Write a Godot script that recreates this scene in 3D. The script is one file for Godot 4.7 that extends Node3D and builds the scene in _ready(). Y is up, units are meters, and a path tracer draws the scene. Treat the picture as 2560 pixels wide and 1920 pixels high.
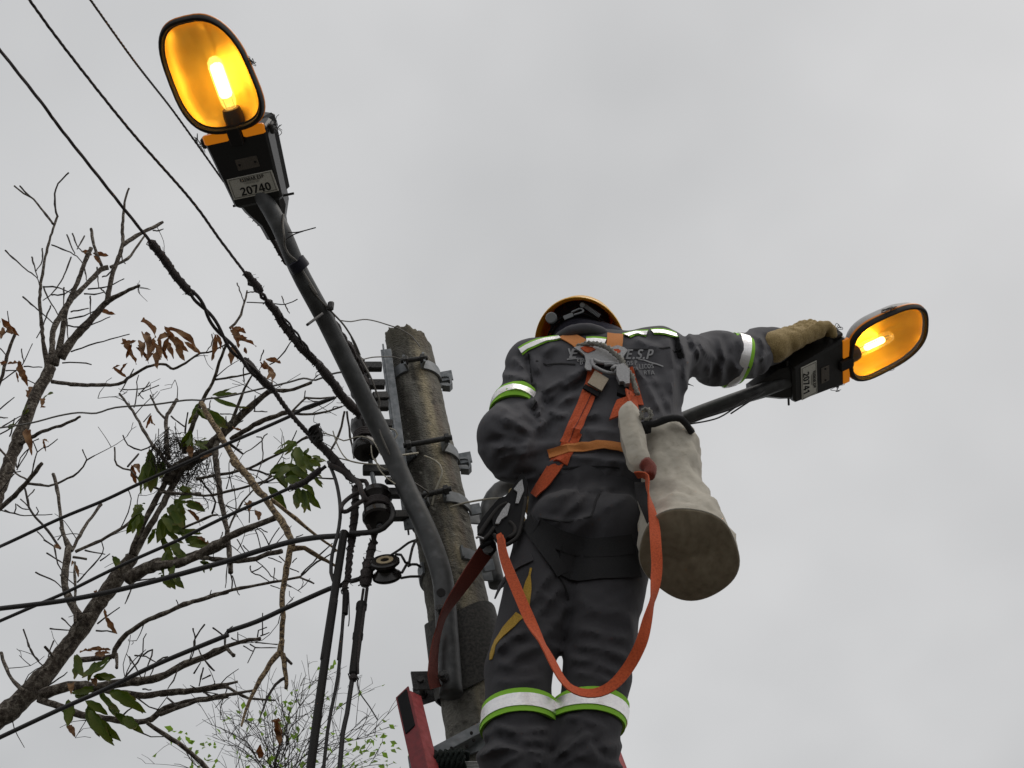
extends Node3D
# A lineman on a red ladder services the two amber street lamps of a leaning concrete pole, under a grey sky.
# World: y up, metres; the photographer stands at the origin and looks towards -z and up.

const EYE := Vector3(0, 1.6, 0)
var rng := RandomNumberGenerator.new()
var taken := {}
var M := {}

func V(x: float, y: float, z: float) -> Vector3:
	return Vector3(x, y, z)

# ---------------------------------------------------------------- geometry
class Geo:
	var v := PackedVector3Array()
	var nr := PackedVector3Array()
	var col := PackedColorArray()
	var uv := PackedVector2Array()
	var ix := PackedInt32Array()

	# adds a shell; a closed one is turned so that its faces look outwards
	func shell(p: PackedVector3Array, t: PackedInt32Array, crease := 40.0, closed := true) -> void:
		var mid := Vector3.ZERO
		for q in p:
			mid += q
		mid /= maxf(1.0, p.size())
		var vol := 0.0
		var nt := t.size() / 3
		var fn := PackedVector3Array()
		fn.resize(nt)
		for i in nt:
			var a := p[t[i * 3]] - mid
			var b := p[t[i * 3 + 1]] - mid
			var c := p[t[i * 3 + 2]] - mid
			vol += a.dot(b.cross(c))
			fn[i] = (c - a).cross(b - a)
		var flip := closed and vol > 0.0
		if flip:
			for i in nt:
				fn[i] = -fn[i]
		var first := v.size()
		if crease >= 180.0:
			var n := PackedVector3Array()
			n.resize(p.size())
			for i in nt:
				for k in 3:
					n[t[i * 3 + k]] += fn[i]
			for i in p.size():
				v.append(p[i])
				nr.append(n[i].normalized() if n[i].length_squared() > 1e-20 else Vector3.UP)
			for i in nt:
				ix.append(first + t[i * 3])
				ix.append(first + t[i * 3 + (2 if flip else 1)])
				ix.append(first + t[i * 3 + (1 if flip else 2)])
			return
		var near := []
		near.resize(p.size())
		for i in p.size():
			near[i] = []
		var un := PackedVector3Array()
		un.resize(nt)
		for i in nt:
			un[i] = fn[i].normalized()
			for k in 3:
				near[t[i * 3 + k]].append(i)
		var lim := cos(deg_to_rad(crease))
		for i in nt:
			for k0 in 3:
				var k: int = [0, 2, 1][k0] if flip else k0
				var at := t[i * 3 + k]
				var s := Vector3.ZERO
				for j in near[at]:
					if un[i].dot(un[j]) >= lim:
						s += fn[j]
				ix.append(v.size())
				v.append(p[at])
				nr.append(s.normalized() if s.length_squared() > 1e-20 else un[i])

	func loft(rings: Array, cap0 := true, cap1 := true, crease := 40.0, xf := Transform3D(), round_ := true, closed := true) -> void:
		var p := PackedVector3Array()
		var t := PackedInt32Array()
		var n: int = rings[0].size()
		for r in rings:
			for q in r:
				p.append(xf * q)
		for i in rings.size() - 1:
			for j in (n if round_ else n - 1):
				var a := i * n + j
				var b := i * n + (j + 1) % n
				t.append_array([a, b, b + n, a, b + n, a + n])
		for e in 2:
			if (cap0 if e == 0 else cap1):
				var base := 0 if e == 0 else (rings.size() - 1) * n
				var c := Vector3.ZERO
				for j in n:
					c += p[base + j]
				var ci := p.size()
				p.append(c / n)
				for j in n:
					var j2 := (j + 1) % n
					t.append_array([ci, base + j2, base + j] if e == 0 else [ci, base + j, base + j2])
		shell(p, t, crease, closed)

	func tube(pts: PackedVector3Array, ra: float, rb: float, sides := 6, crease := 180.0, rough := 0.0, seed_ := 0, prof := PackedFloat32Array()) -> void:
		var rings := []
		var up := Vector3.ZERO
		var total := 0.0
		for i in pts.size() - 1:
			total += pts[i].distance_to(pts[i + 1])
		var run := 0.0
		for i in pts.size():
			if i > 0:
				run += pts[i].distance_to(pts[i - 1])
			var tg := (pts[mini(i + 1, pts.size() - 1)] - pts[maxi(i - 1, 0)]).normalized()
			if i == 0:
				up = tg.cross(Vector3(0.31, 0.2, 0.93)).normalized()
			up = (up - tg * up.dot(tg)).normalized()
			var side := tg.cross(up)
			var f := run / maxf(total, 1e-6)
			var r := lerpf(ra, rb, f)
			if prof.size():
				var q := f * (prof.size() - 1)
				var i0 := mini(int(q), prof.size() - 2)
				r *= lerpf(prof[i0], prof[i0 + 1], q - i0)
			var ring := PackedVector3Array()
			for j in sides:
				var a := TAU * j / sides
				var rr := r
				if rough > 0.0:
					var h := sin(float(i) * 12.9898 + float(j) * 78.233 + seed_) * 43758.5453
					rr *= 1.0 + rough * ((h - floor(h)) - 0.5) * 2.0
				ring.append(pts[i] + (up * cos(a) + side * sin(a)) * rr)
			rings.append(ring)
		loft(rings, true, true, crease)

	func rect(w: float, h: float, c: float) -> PackedVector2Array:
		var x := w / 2
		var y := h / 2
		return PackedVector2Array([Vector2(x - c, -y), Vector2(x, -y + c), Vector2(x, y - c), Vector2(x - c, y), Vector2(-x + c, y), Vector2(-x, y - c), Vector2(-x, -y + c), Vector2(-x + c, -y)])

	# a box with bevelled edges, centred on xf
	func box(xf: Transform3D, size: Vector3, bevel := 0.002) -> void:
		var b := minf(bevel, minf(size.x, minf(size.y, size.z)) * 0.3)
		var rings := []
		for s in [[-size.z / 2, b], [-size.z / 2 + b, 0.0], [size.z / 2 - b, 0.0], [size.z / 2, b]]:
			var ring := PackedVector3Array()
			for q in rect(size.x - 2 * s[1], size.y - 2 * s[1], b):
				ring.append(Vector3(q.x, q.y, s[0]))
			rings.append(ring)
		loft(rings, true, true, 20.0, xf)

	func bar(a: Vector3, b: Vector3, w: float, h: float, hint := Vector3.UP, bevel := 0.002) -> void:
		var z := (b - a).normalized()
		var x := hint.cross(z).normalized()
		box(Transform3D(Basis(x, z.cross(x), z), (a + b) / 2), Vector3(w, h, a.distance_to(b)), bevel)

	# profile of (radius, height) pairs turned round the local y axis
	func lathe(profile: Array, xf: Transform3D, sides := 24, crease := 40.0) -> void:
		var rings := []
		for q in profile:
			var ring := PackedVector3Array()
			for j in sides:
				var a := TAU * j / sides
				ring.append(Vector3(cos(a) * q[0], q[1], sin(a) * q[0]))
			rings.append(ring)
		loft(rings, true, true, crease, xf)

	# a polygon in local x, y given thickness along local z
	func plate(outline: PackedVector2Array, xf: Transform3D, thick: float) -> void:
		var p := PackedVector3Array()
		var t := PackedInt32Array()
		var n := outline.size()
		for s in [-0.5, 0.5]:
			for q in outline:
				p.append(xf * Vector3(q.x, q.y, s * thick))
		var tri := Geometry2D.triangulate_polygon(outline)
		for i in range(0, tri.size(), 3):
			t.append_array([tri[i], tri[i + 1], tri[i + 2], n + tri[i + 2], n + tri[i + 1], n + tri[i]])
		var clockwise := Geometry2D.is_polygon_clockwise(outline)
		var flipped := tri.size() > 2 and Geometry2D.is_polygon_clockwise(PackedVector2Array([outline[tri[0]], outline[tri[1]], outline[tri[2]]])) != clockwise
		for j in n:
			var j2 := (j + 1) % n
			t.append_array([j, n + j, n + j2, j, n + j2, j2] if not flipped else [j, n + j2, n + j, j, j2, n + j2])
		shell(p, t, 25.0)

	# a strip bent along a path in local x, y, with a thickness, its width along local z
	func strip(path: PackedVector2Array, xf: Transform3D, thick: float, width: float) -> void:
		var rings := []
		for i in path.size():
			var tg := (path[mini(i + 1, path.size() - 1)] - path[maxi(i - 1, 0)]).normalized()
			var nn := Vector2(-tg.y, tg.x) * thick / 2
			var ring := PackedVector3Array()
			for s in [[1, -1], [1, 1], [-1, 1], [-1, -1]]:
				var q: Vector2 = path[i] + nn * s[0]
				ring.append(Vector3(q.x, q.y, s[1] * width / 2))
			rings.append(ring)
		loft(rings, true, true, 30.0, xf)

	# a webbing ribbon: centre points and the half-width vector at each of them
	func ribbon(pts: PackedVector3Array, half: PackedVector3Array, thick: float) -> void:
		var rings := []
		for i in pts.size():
			var tg := (pts[mini(i + 1, pts.size() - 1)] - pts[maxi(i - 1, 0)]).normalized()
			var nn := tg.cross(half[i]).normalized() * thick / 2
			rings.append(PackedVector3Array([pts[i] - half[i] - nn, pts[i] - nn, pts[i] + half[i] - nn, pts[i] + half[i] + nn, pts[i] + nn, pts[i] - half[i] + nn]))
		loft(rings, true, true, 50.0)

	func paint(f: Callable) -> void:
		col.resize(v.size())
		for i in v.size():
			col[i] = f.call(v[i], nr[i])

	func mesh() -> ArrayMesh:
		var a := []
		a.resize(Mesh.ARRAY_MAX)
		a[Mesh.ARRAY_VERTEX] = v
		a[Mesh.ARRAY_NORMAL] = nr
		a[Mesh.ARRAY_INDEX] = ix
		if col.size() == v.size():
			a[Mesh.ARRAY_COLOR] = col
		if uv.size() == v.size():
			a[Mesh.ARRAY_TEX_UV] = uv
		var m := ArrayMesh.new()
		m.add_surface_from_arrays(Mesh.PRIMITIVE_TRIANGLES, a)
		return m

# ---------------------------------------------------------------- soft bodies: tapered capsules joined smoothly, with folds, meshed by surface nets
class Soft:
	var a := PackedVector3Array()
	var ba := PackedVector3Array()
	var bb := PackedFloat32Array()
	var ra := PackedFloat32Array()
	var rb := PackedFloat32Array()
	var k := 0.05
	var fa := PackedVector3Array()
	var fn := PackedVector3Array()
	var fe := PackedVector3Array()
	var famp := PackedFloat32Array()
	var fw := PackedFloat32Array()
	var noise: FastNoiseLite = null
	var namp := 0.0
	var ridge: FastNoiseLite = null
	var ramp_ := 0.0
	var rscale := Vector3.ONE
	var nscale := Vector3.ONE

	func bone(p: Vector3, q: Vector3, r0: float, r1: float) -> void:
		a.append(p)
		ba.append(q - p)
		bb.append(1.0 / maxf((q - p).length_squared(), 1e-9))
		ra.append(r0)
		rb.append(r1)

	# a crease from p to q, running through the cloth along w
	func fold(p: Vector3, q: Vector3, w: Vector3, amp: float, width: float) -> void:
		var ab := q - p
		var e := ab - w * ab.dot(w)
		fa.append(p)
		fn.append(ab.cross(w).normalized())
		fe.append(e / e.length_squared())
		famp.append(amp)
		fw.append(1.0 / width)

	func crease(p: Vector3, list: PackedInt32Array) -> float:
		var h := 0.0
		for i in list:
			var d := p - fa[i]
			var t := d.dot(fe[i])
			if t > 0.0 and t < 1.0:
				var x := d.dot(fn[i]) * fw[i]
				if absf(x) < 3.2:
					h += famp[i] * sqrt(sin(PI * t)) * (exp(-absf(x) * 1.35) - 0.6 * exp(-(x - 1.5) * (x - 1.5)))
		if noise:
			h += namp * noise.get_noise_3dv(p * nscale)
		if ridge:
			h += ramp_ * ridge.get_noise_3dv(p * rscale)
		return h

	func at(p: Vector3, list: PackedInt32Array, folds: PackedInt32Array) -> float:
		var d := 1e9
		for i in list:
			var pa := p - a[i]
			var t := clampf(pa.dot(ba[i]) * bb[i], 0.0, 1.0)
			var e := (pa - ba[i] * t).length() - ra[i] - (rb[i] - ra[i]) * t
			var h := k - absf(d - e)
			d = minf(d, e)
			if h > 0.0:
				d -= h * h * 0.25 / k
		return d - crease(p, folds)

	func all() -> PackedInt32Array:
		return PackedInt32Array(range(a.size()))

	func allf() -> PackedInt32Array:
		return PackedInt32Array(range(fa.size()))

	func normal(p: Vector3) -> Vector3:
		var l := all()
		var f := PackedInt32Array()
		var e := 0.012
		var d := at(p, l, f)
		return Vector3(at(p + Vector3(e, 0, 0), l, f) - d, at(p + Vector3(0, e, 0), l, f) - d, at(p + Vector3(0, 0, e), l, f) - d).normalized()

	# from p inwards along dir until the cloth is off away
	func snap(p: Vector3, dir: Vector3, off: float, reach := 0.6) -> Vector3:
		var l := all()
		var f := allf()
		var t := 0.0
		for i in 60:
			var d := at(p + dir * t, l, f) - off
			if d < 0.0006 or t > reach:
				break
			t += maxf(d * 0.8, 0.0005)
		return p + dir * t

	func net(cell: float) -> Geo:
		var lo := Vector3.ONE * 1e9
		var hi := -lo
		for i in a.size():
			for e in 2:
				var q := a[i] + ba[i] * e
				var r := maxf(ra[i], rb[i]) + 0.04
				lo = lo.min(q - Vector3.ONE * r)
				hi = hi.max(q + Vector3.ONE * r)
		var bs := cell * 8.0
		var nb := Vector3i(((hi - lo) / bs).ceil())
		var nx := nb.x * 8 + 2
		var nxy := nx * (nb.y * 8 + 2)
		var reach := bs * 0.867 + 0.02
		var verts := PackedVector3Array()
		var where := {}
		var edges := PackedInt32Array()
		var val := PackedFloat32Array()
		val.resize(729)
		for bz in nb.z:
			for by in nb.y:
				for bx in nb.x:
					var org := lo + Vector3(bx, by, bz) * bs
					var mid := org + Vector3.ONE * bs * 0.5
					var near := PackedFloat32Array()
					var least := 1e9
					for i in a.size():
						var pa := mid - a[i]
						var t := clampf(pa.dot(ba[i]) * bb[i], 0.0, 1.0)
						near.append((pa - ba[i] * t).length() - ra[i] - (rb[i] - ra[i]) * t)
						least = minf(least, near[i])
					if least > reach + k * 0.5 or least < -reach - 0.02:
						continue
					var l := PackedInt32Array()
					for i in a.size():
						if near[i] < least + 2.0 * reach + k:
							l.append(i)
					var fl := PackedInt32Array()
					for i in fa.size():
						var d := mid - fa[i]
						var ft := d.dot(fe[i])
						var fm := bs * 0.87 * fe[i].length()
						if absf(d.dot(fn[i])) < 3.2 / fw[i] + bs * 0.87 and ft > -fm and ft < 1.0 + fm:
							fl.append(i)
					var c := 0
					for z in 9:
						for y in 9:
							for x in 9:
								val[c] = at(org + Vector3(x, y, z) * cell, l, fl)
								c += 1
					for z in 8:
						for y in 8:
							for x in 8:
								var o := x + y * 9 + z * 81
								var s0 := val[o] < 0.0
								var g := (bx * 8 + x) + (by * 8 + y) * nx + (bz * 8 + z) * nxy
								for ax in 3:
									var o2: int = o + [1, 9, 81][ax]
									if (val[o2] < 0.0) != s0:
										edges.append(g * 6 + ax * 2 + (1 if s0 else 0))
								var n := 0
								var sum := Vector3.ZERO
								var mask := 0
								for q in 8:
									if val[o + (q & 1) + ((q >> 1) & 1) * 9 + (q >> 2) * 81] < 0.0:
										mask |= 1 << q
								if mask == 0 or mask == 255:
									continue
								for q in 8:
									for ax in 3:
										if q & (1 << ax):
											continue
										var q2 := q | (1 << ax)
										if ((mask >> q) & 1) != ((mask >> q2) & 1):
											var v0 := val[o + (q & 1) + ((q >> 1) & 1) * 9 + (q >> 2) * 81]
											var v1 := val[o + (q2 & 1) + ((q2 >> 1) & 1) * 9 + (q2 >> 2) * 81]
											var p := Vector3(q & 1, (q >> 1) & 1, q >> 2)
											p[ax] += v0 / (v0 - v1)
											sum += p
											n += 1
								where[g] = verts.size()
								verts.append(org + (Vector3(x, y, z) + sum / n) * cell)
		var t := PackedInt32Array()
		for e in edges:
			var g := e / 6
			var ax := (e / 2) % 3
			var s: int = [nx, nxy, 1][ax]
			var s2: int = [nxy, 1, nx][ax]
			var c0 = where.get(g)
			var c1 = where.get(g - s)
			var c2 = where.get(g - s - s2)
			var c3 = where.get(g - s2)
			if c0 == null or c1 == null or c2 == null or c3 == null:
				continue
			if e % 2:
				t.append_array([c0, c1, c2, c0, c2, c3])
			else:
				t.append_array([c0, c2, c1, c0, c3, c2])
		var out := Geo.new()
		out.shell(verts, t, 180.0)
		return out

# ---------------------------------------------------------------- scene helpers
func numbered(parent: Node, called: String) -> String:
	var key := str(parent.get_instance_id()) + called
	taken[key] = taken.get(key, -1) + 1
	return called if taken[key] == 0 else "%s_%03d" % [called, taken[key]]

func tag(o: Node, label: String, category: String, group := "", kind := "") -> Node:
	if label:
		o.set_meta("label", label)
	if category:
		o.set_meta("category", category)
	if group:
		o.set_meta("group", group)
	if kind:
		o.set_meta("kind", kind)
	return o

func thing(called: String, at: Vector3, label: String, category: String, group := "") -> Node3D:
	var o := Node3D.new()
	o.name = numbered(self, called)
	add_child(o, true)
	o.position = at
	tag(o, label, category, group)
	return o

# a mesh whose points are world points, under a thing or a part of it
func obj(called: String, g: Geo, m: Material, parent: Node = self) -> MeshInstance3D:
	return put(called, g.mesh(), m, parent)

func put(called: String, mesh: Mesh, m: Material, parent: Node = self) -> MeshInstance3D:
	var o := MeshInstance3D.new()
	o.name = numbered(parent, called)
	o.mesh = mesh
	o.material_override = m
	var p := parent
	while p != self:
		o.position -= p.position
		p = p.get_parent()
	parent.add_child(o, true)
	return o

func spline(pts: Array, step: float) -> PackedVector3Array:
	var out := PackedVector3Array()
	for i in pts.size() - 1:
		var p0: Vector3 = pts[maxi(i - 1, 0)]
		var p1: Vector3 = pts[i]
		var p2: Vector3 = pts[i + 1]
		var p3: Vector3 = pts[mini(i + 2, pts.size() - 1)]
		var n := clampi(int(ceil(p1.distance_to(p2) / step)), 1, 40)
		for j in n:
			out.append(p1.cubic_interpolate(p2, p0, p3, float(j) / n))
	out.append(pts[-1])
	return out

func frame_of(z: Vector3, hint := Vector3.UP) -> Basis:
	z = z.normalized()
	var x := hint.cross(z).normalized()
	return Basis(x, z.cross(x), z)

# y axis along d
func along(d: Vector3, at: Vector3) -> Transform3D:
	var y := d.normalized()
	var x := y.cross(Vector3(0.2, 0.1, 0.97)).normalized()
	return Transform3D(Basis(x, y, x.cross(y)), at)

func noise_tex(freq: float, ramp: Gradient = null, size := 512, seed_ := 1, octaves := 4, kind := FastNoiseLite.TYPE_SIMPLEX_SMOOTH) -> NoiseTexture2D:
	var n := FastNoiseLite.new()
	n.noise_type = kind
	n.frequency = freq
	n.seed = seed_
	n.fractal_octaves = octaves
	var t := NoiseTexture2D.new()
	t.width = size
	t.height = size
	t.seamless = true
	t.noise = n
	if ramp:
		t.color_ramp = ramp
	return t

func ramp(list: Array) -> Gradient:
	var g := Gradient.new()
	g.offsets = PackedFloat32Array(list.map(func(e): return e[0]))
	g.colors = PackedColorArray(list.map(func(e): return Color(e[1], e[2], e[3]).linear_to_srgb()))
	return g

func mat(called: String, r: float, g: float, b: float, rough := 0.7, metal := 0.0) -> StandardMaterial3D:
	var m := StandardMaterial3D.new()
	m.resource_name = called
	m.albedo_color = Color(r, g, b).linear_to_srgb()
	m.roughness = rough
	m.metallic = metal
	M[called] = m
	return m

# mottled by a triplanar noise from colour list, with relief (cm)
func mottled(called: String, list: Array, per_metre: float, rough: float, relief := 0.0, freq := 0.02, metal := 0.0, seed_ := 1) -> StandardMaterial3D:
	var m := mat(called, 1, 1, 1, rough, metal)
	m.albedo_texture = noise_tex(freq, ramp(list), 512, seed_)
	m.uv1_triplanar = true
	m.uv1_world_triplanar = true
	m.uv1_scale = Vector3.ONE * per_metre
	if relief > 0.0:
		m.heightmap_enabled = true
		m.heightmap_texture = noise_tex(freq * 1.7, null, 512, seed_ + 5)
		m.heightmap_scale = relief
	return m

func woven(called: String, list: Array, per_metre: float, relief: float, seed_: int) -> StandardMaterial3D:
	var m := mottled(called, list, per_metre, 0.93, relief, 0.05, 0.0, seed_)
	m.rim_enabled = true
	m.rim = 0.25
	m.rim_tint = 0.6
	return m

# ---------------------------------------------------------------- street lamp: bracket arm, housing, lens with a burning sodium bulb
func section(w: float, y0: float, y1: float, z: float, c: float) -> PackedVector3Array:
	var g := Geo.new()
	var ring := PackedVector3Array()
	for q in g.rect(w, y1 - y0, c):
		ring.append(Vector3(q.x, q.y + (y0 + y1) / 2, z))
	return ring

var skew := 0.0

func lens_ring(s: float, y: float, n := 48, grow := 0.0) -> PackedVector3Array:
	var ring := PackedVector3Array()
	for j in n:
		var a := TAU * j / n
		var c := cos(a)
		var d := sin(a)
		var x := signf(c) * pow(absf(c), 0.68) * (0.105 * s + grow)
		var z := signf(d) * pow(absf(d), 0.68) * (0.151 * s + grow)
		ring.append(Vector3(x * (1.0 - 0.1 * d) + skew * (d * s + 0.6), y, 0.352 + z))
	return ring

func lettering(text: String, m: Material, xf: Transform3D, height: float, parent: Node, bold := true) -> void:
	var t := TextMesh.new()
	var f := SystemFont.new()
	f.font_names = PackedStringArray(["Droid Sans"])
	f.font_weight = 700 if bold else 400
	t.font = f
	t.text = text
	t.font_size = 48
	t.pixel_size = height / 36.0
	t.depth = 0.0008
	var g := Geo.new()
	var arr := t.surface_get_arrays(0)
	for i in arr[Mesh.ARRAY_VERTEX].size():
		g.v.append(xf * arr[Mesh.ARRAY_VERTEX][i])
		g.nr.append((xf.basis * arr[Mesh.ARRAY_NORMAL][i]).normalized())
	g.ix = arr[Mesh.ARRAY_INDEX]
	obj("lettering", g, m, parent)

func street_lamp(label: String, number: String, bk: Vector3, tip: Vector3, roll: float, pipe: Array, r0: float, r1: float, glow: float, core: float) -> Node3D:
	skew = -0.014 if number == "20740" else 0.0
	var root := thing("street_lamp", pipe[-1], label, "street lamp", "street lamps on the pole")
	var z := (tip - bk).normalized()
	var bs := frame_of(z).rotated(z, roll)
	var k := bk.distance_to(tip) / 0.51
	var xf := Transform3D(bs.scaled_local(Vector3(1.02, 1.0, k)), bk)
	var g := Geo.new()
	# arm
	pipe.push_front(xf * Vector3(0, 0.03, 0.03))
	g.tube(spline(pipe, 0.04), r0, r1, 20)
	obj("arm", g, M.pipe, root)
	# housing and its cover
	g = Geo.new()
	g.loft([section(0.118, 0.006, 0.05, -0.004, 0.006), section(0.13, 0.0, 0.058, 0.004, 0.006), section(0.168, 0.0, 0.07, 0.19, 0.006), section(0.16, 0.004, 0.066, 0.198, 0.006)], true, true, 25.0, xf)
	obj("housing", g, M.lamp_black, root)
	g = Geo.new()
	g.loft([section(0.1, 0.062, 0.075, -0.008, 0.006), section(0.134, 0.06, 0.1, 0.0, 0.02), section(0.172, 0.073, 0.118, 0.193, 0.02), section(0.16, 0.076, 0.112, 0.2, 0.02)], true, true, 25.0, xf)
	obj("cover", g, M.lamp_grey, root)
	g = Geo.new()
	g.loft([section(0.12, 0.012, 0.085, 0.0, 0.01), section(0.112, 0.024, 0.088, -0.03, 0.012), section(0.07, 0.034, 0.085, -0.075, 0.012), section(0.056, 0.036, 0.08, -0.12, 0.012)], true, true, 30.0, xf)
	obj("neck", g, M.lamp_black, root)
	# optic: canopy, reflector, gasket, glass
	g = Geo.new()
	g.loft([lens_ring(0.9, 0.004), lens_ring(1.0, 0.006), lens_ring(1.0, 0.014), lens_ring(0.96, 0.03), lens_ring(0.86, 0.048), lens_ring(0.6, 0.064), lens_ring(0.1, 0.072), lens_ring(0.1, 0.069), lens_ring(0.6, 0.06), lens_ring(0.84, 0.044), lens_ring(0.93, 0.028), lens_ring(0.96, 0.016), lens_ring(0.96, 0.01), lens_ring(0.9, 0.004)], false, false, 35.0, xf)
	obj("canopy", g, M.lamp_sky_sheen if number == "20741" else M.lamp_black, root)  # right canopy: pale colour stands in for reflected sky
	g = Geo.new()
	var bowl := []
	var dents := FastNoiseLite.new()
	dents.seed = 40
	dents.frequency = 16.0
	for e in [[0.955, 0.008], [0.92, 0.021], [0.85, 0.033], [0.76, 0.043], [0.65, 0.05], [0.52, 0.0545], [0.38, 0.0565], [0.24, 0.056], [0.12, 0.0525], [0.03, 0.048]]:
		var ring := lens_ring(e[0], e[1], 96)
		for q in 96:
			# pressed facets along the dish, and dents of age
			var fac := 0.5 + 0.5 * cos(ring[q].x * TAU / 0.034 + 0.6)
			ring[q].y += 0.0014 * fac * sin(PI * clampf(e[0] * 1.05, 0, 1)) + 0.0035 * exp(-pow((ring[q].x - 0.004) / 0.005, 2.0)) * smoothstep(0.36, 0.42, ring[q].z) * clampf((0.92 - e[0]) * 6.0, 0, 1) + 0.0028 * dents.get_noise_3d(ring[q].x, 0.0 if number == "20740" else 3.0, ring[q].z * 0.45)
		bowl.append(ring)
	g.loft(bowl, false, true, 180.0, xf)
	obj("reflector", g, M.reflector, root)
	g = Geo.new()
	g.loft([lens_ring(0.93, -0.005), lens_ring(0.943, -0.01), lens_ring(0.985, -0.01), lens_ring(1.012, -0.004), lens_ring(1.012, 0.008), lens_ring(0.93, 0.008), lens_ring(0.93, -0.005)], false, false, 35.0, xf)
	obj("gasket", g, M.rubber, root)
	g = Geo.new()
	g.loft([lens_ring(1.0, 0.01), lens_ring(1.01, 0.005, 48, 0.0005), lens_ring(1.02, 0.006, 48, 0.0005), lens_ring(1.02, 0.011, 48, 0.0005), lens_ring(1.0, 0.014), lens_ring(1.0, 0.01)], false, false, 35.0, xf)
	obj("glass_edge_painted_light", g, M.painted_glow_edge, root)  # no source of its own: emission imitates bulb light in the glass rim
	g = Geo.new()
	g.loft([lens_ring(0.935, -0.005), lens_ring(0.85, -0.011), lens_ring(0.6, -0.02), lens_ring(0.25, -0.024), lens_ring(0.03, -0.025)], false, true, 180.0, xf, true, false)
	obj("glass_lens", g, M.glass, root)
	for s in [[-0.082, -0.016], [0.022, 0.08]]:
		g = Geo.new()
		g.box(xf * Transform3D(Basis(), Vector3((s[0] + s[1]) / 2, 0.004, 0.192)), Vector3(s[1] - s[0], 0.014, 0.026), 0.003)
		obj("glass_flange_painted_light", g, M.painted_glow_flange, root)  # emission imitates bulb light passing out through the flange glass
	g = Geo.new()
	g.box(xf * Transform3D(Basis(), Vector3(0.003, -0.006, 0.188)), Vector3(0.034, 0.014, 0.05), 0.003)
	obj("latch", g, M.rubber, root)
	# socket and bulb
	g = Geo.new()
	var bx := xf * Transform3D(Basis(Vector3.RIGHT, PI / 2), Vector3(0.006, 0.0245, 0.208))
	g.lathe([[0.02, 0.0], [0.025, 0.004], [0.025, 0.03], [0.022, 0.045], [0.018, 0.046]], bx, 20)
	obj("bulb_socket", g, M.ceramic_brown, root)
	g = Geo.new()
	g.lathe([[0.014, 0.046], [0.019, 0.06], [0.02, 0.075], [0.02, 0.155], [0.017, 0.172], [0.009, 0.181], [0.001, 0.183]], bx, 20, 180.0)
	obj("bulb_glass", g, M.bulb_glass if core < 0.012 else M.bulb_hot, root)
	g = Geo.new()
	g.lathe([[0.002, 0.072], [core * 0.8, 0.076], [core, 0.082], [core, 0.14 if core < 0.012 else 0.155], [core * 0.8, 0.146 if core < 0.012 else 0.162], [0.002, 0.15 if core < 0.012 else 0.166]], bx, 14, 60.0)
	obj("bulb_arc_tube", g, M.arc_white, root)
	g = Geo.new()
	for s in [-1, 1]:
		g.tube(PackedVector3Array([bx * Vector3(s * 0.011, 0.045, 0), bx * Vector3(s * 0.012, 0.1, 0.004), bx * Vector3(s * 0.006, 0.165, 0)]), 0.0009, 0.0009, 5)
	obj("bulb_support", g, M.rubber, root)
	var o := OmniLight3D.new()
	o.name = "bulb_light"
	o.light_color = Color(1.0, 0.55, 0.03).linear_to_srgb()
	o.light_energy = glow
	o.light_size = core
	o.omni_range = 12.0
	o.omni_attenuation = 2.0
	o.shadow_enabled = true
	root.add_child(o, true)
	o.position = bx * Vector3(0, 0.109, 0) - root.position
	# plates
	g = Geo.new()
	g.box(xf * Transform3D(Basis(), Vector3(0.002, -0.001, 0.052)), Vector3(0.122, 0.002, 0.058), 0.0006)
	var st := obj("number_plate", g, M.sticker, root)
	var dn := Transform3D(Basis(Vector3.RIGHT, Vector3.BACK, Vector3.DOWN), Vector3(0.002, -0.0024, 0.0))
	lettering(number, M.ink, xf * dn.translated(Vector3(0.004, 0, 0.0405)), 0.0225, st)
	lettering("ESSMAR ESP", M.ink, xf * dn.translated(Vector3(0.004, 0, 0.071)), 0.0085, st)
	g = Geo.new()
	for q in [[0.0, 0.066, 0.05, 0.0008], [0.0, 0.0625, 0.044, 0.0006], [0.0, 0.0595, 0.036, 0.0006], [0.0, 0.0276, 0.112, 0.001], [0.0, 0.0776, 0.112, 0.001]]:
		g.box(xf * Transform3D(Basis(), Vector3(q[0] + 0.003, -0.0022, q[1])), Vector3(q[2], 0.0006, q[3]), 0.0001)
	for s in [-1, 1]:
		g.box(xf * Transform3D(Basis(), Vector3(s * 0.056 + 0.002, -0.0022, 0.0526)), Vector3(0.001, 0.0006, 0.0506), 0.0001)
	obj("printed_lines", g, M.ink, st)
	g = Geo.new()
	g.box(xf * Transform3D(Basis(), Vector3(0.008, -0.001, 0.112)), Vector3(0.058, 0.002, 0.03), 0.0006)
	var pl := obj("rating_plate", g, M.plate_brown, root)
	for s in [-1, 1]:
		g = Geo.new()
		g.lathe([[0.0035, 0.0], [0.003, -0.002], [0.0005, -0.0026]], xf * Transform3D(Basis(), Vector3(0.008 + s * 0.021, -0.0018, 0.112)), 8)
		obj("rivet", g, M.rubber, pl)
	# hinge pin, spring clips and stray wires
	g = Geo.new()
	g.tube(PackedVector3Array([xf * Vector3(-0.078, 0.03, -0.003), xf * Vector3(0.088, 0.03, -0.003)]), 0.0035, 0.0035, 8)
	obj("hinge_pin", g, M.steel_dark, root)
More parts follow.
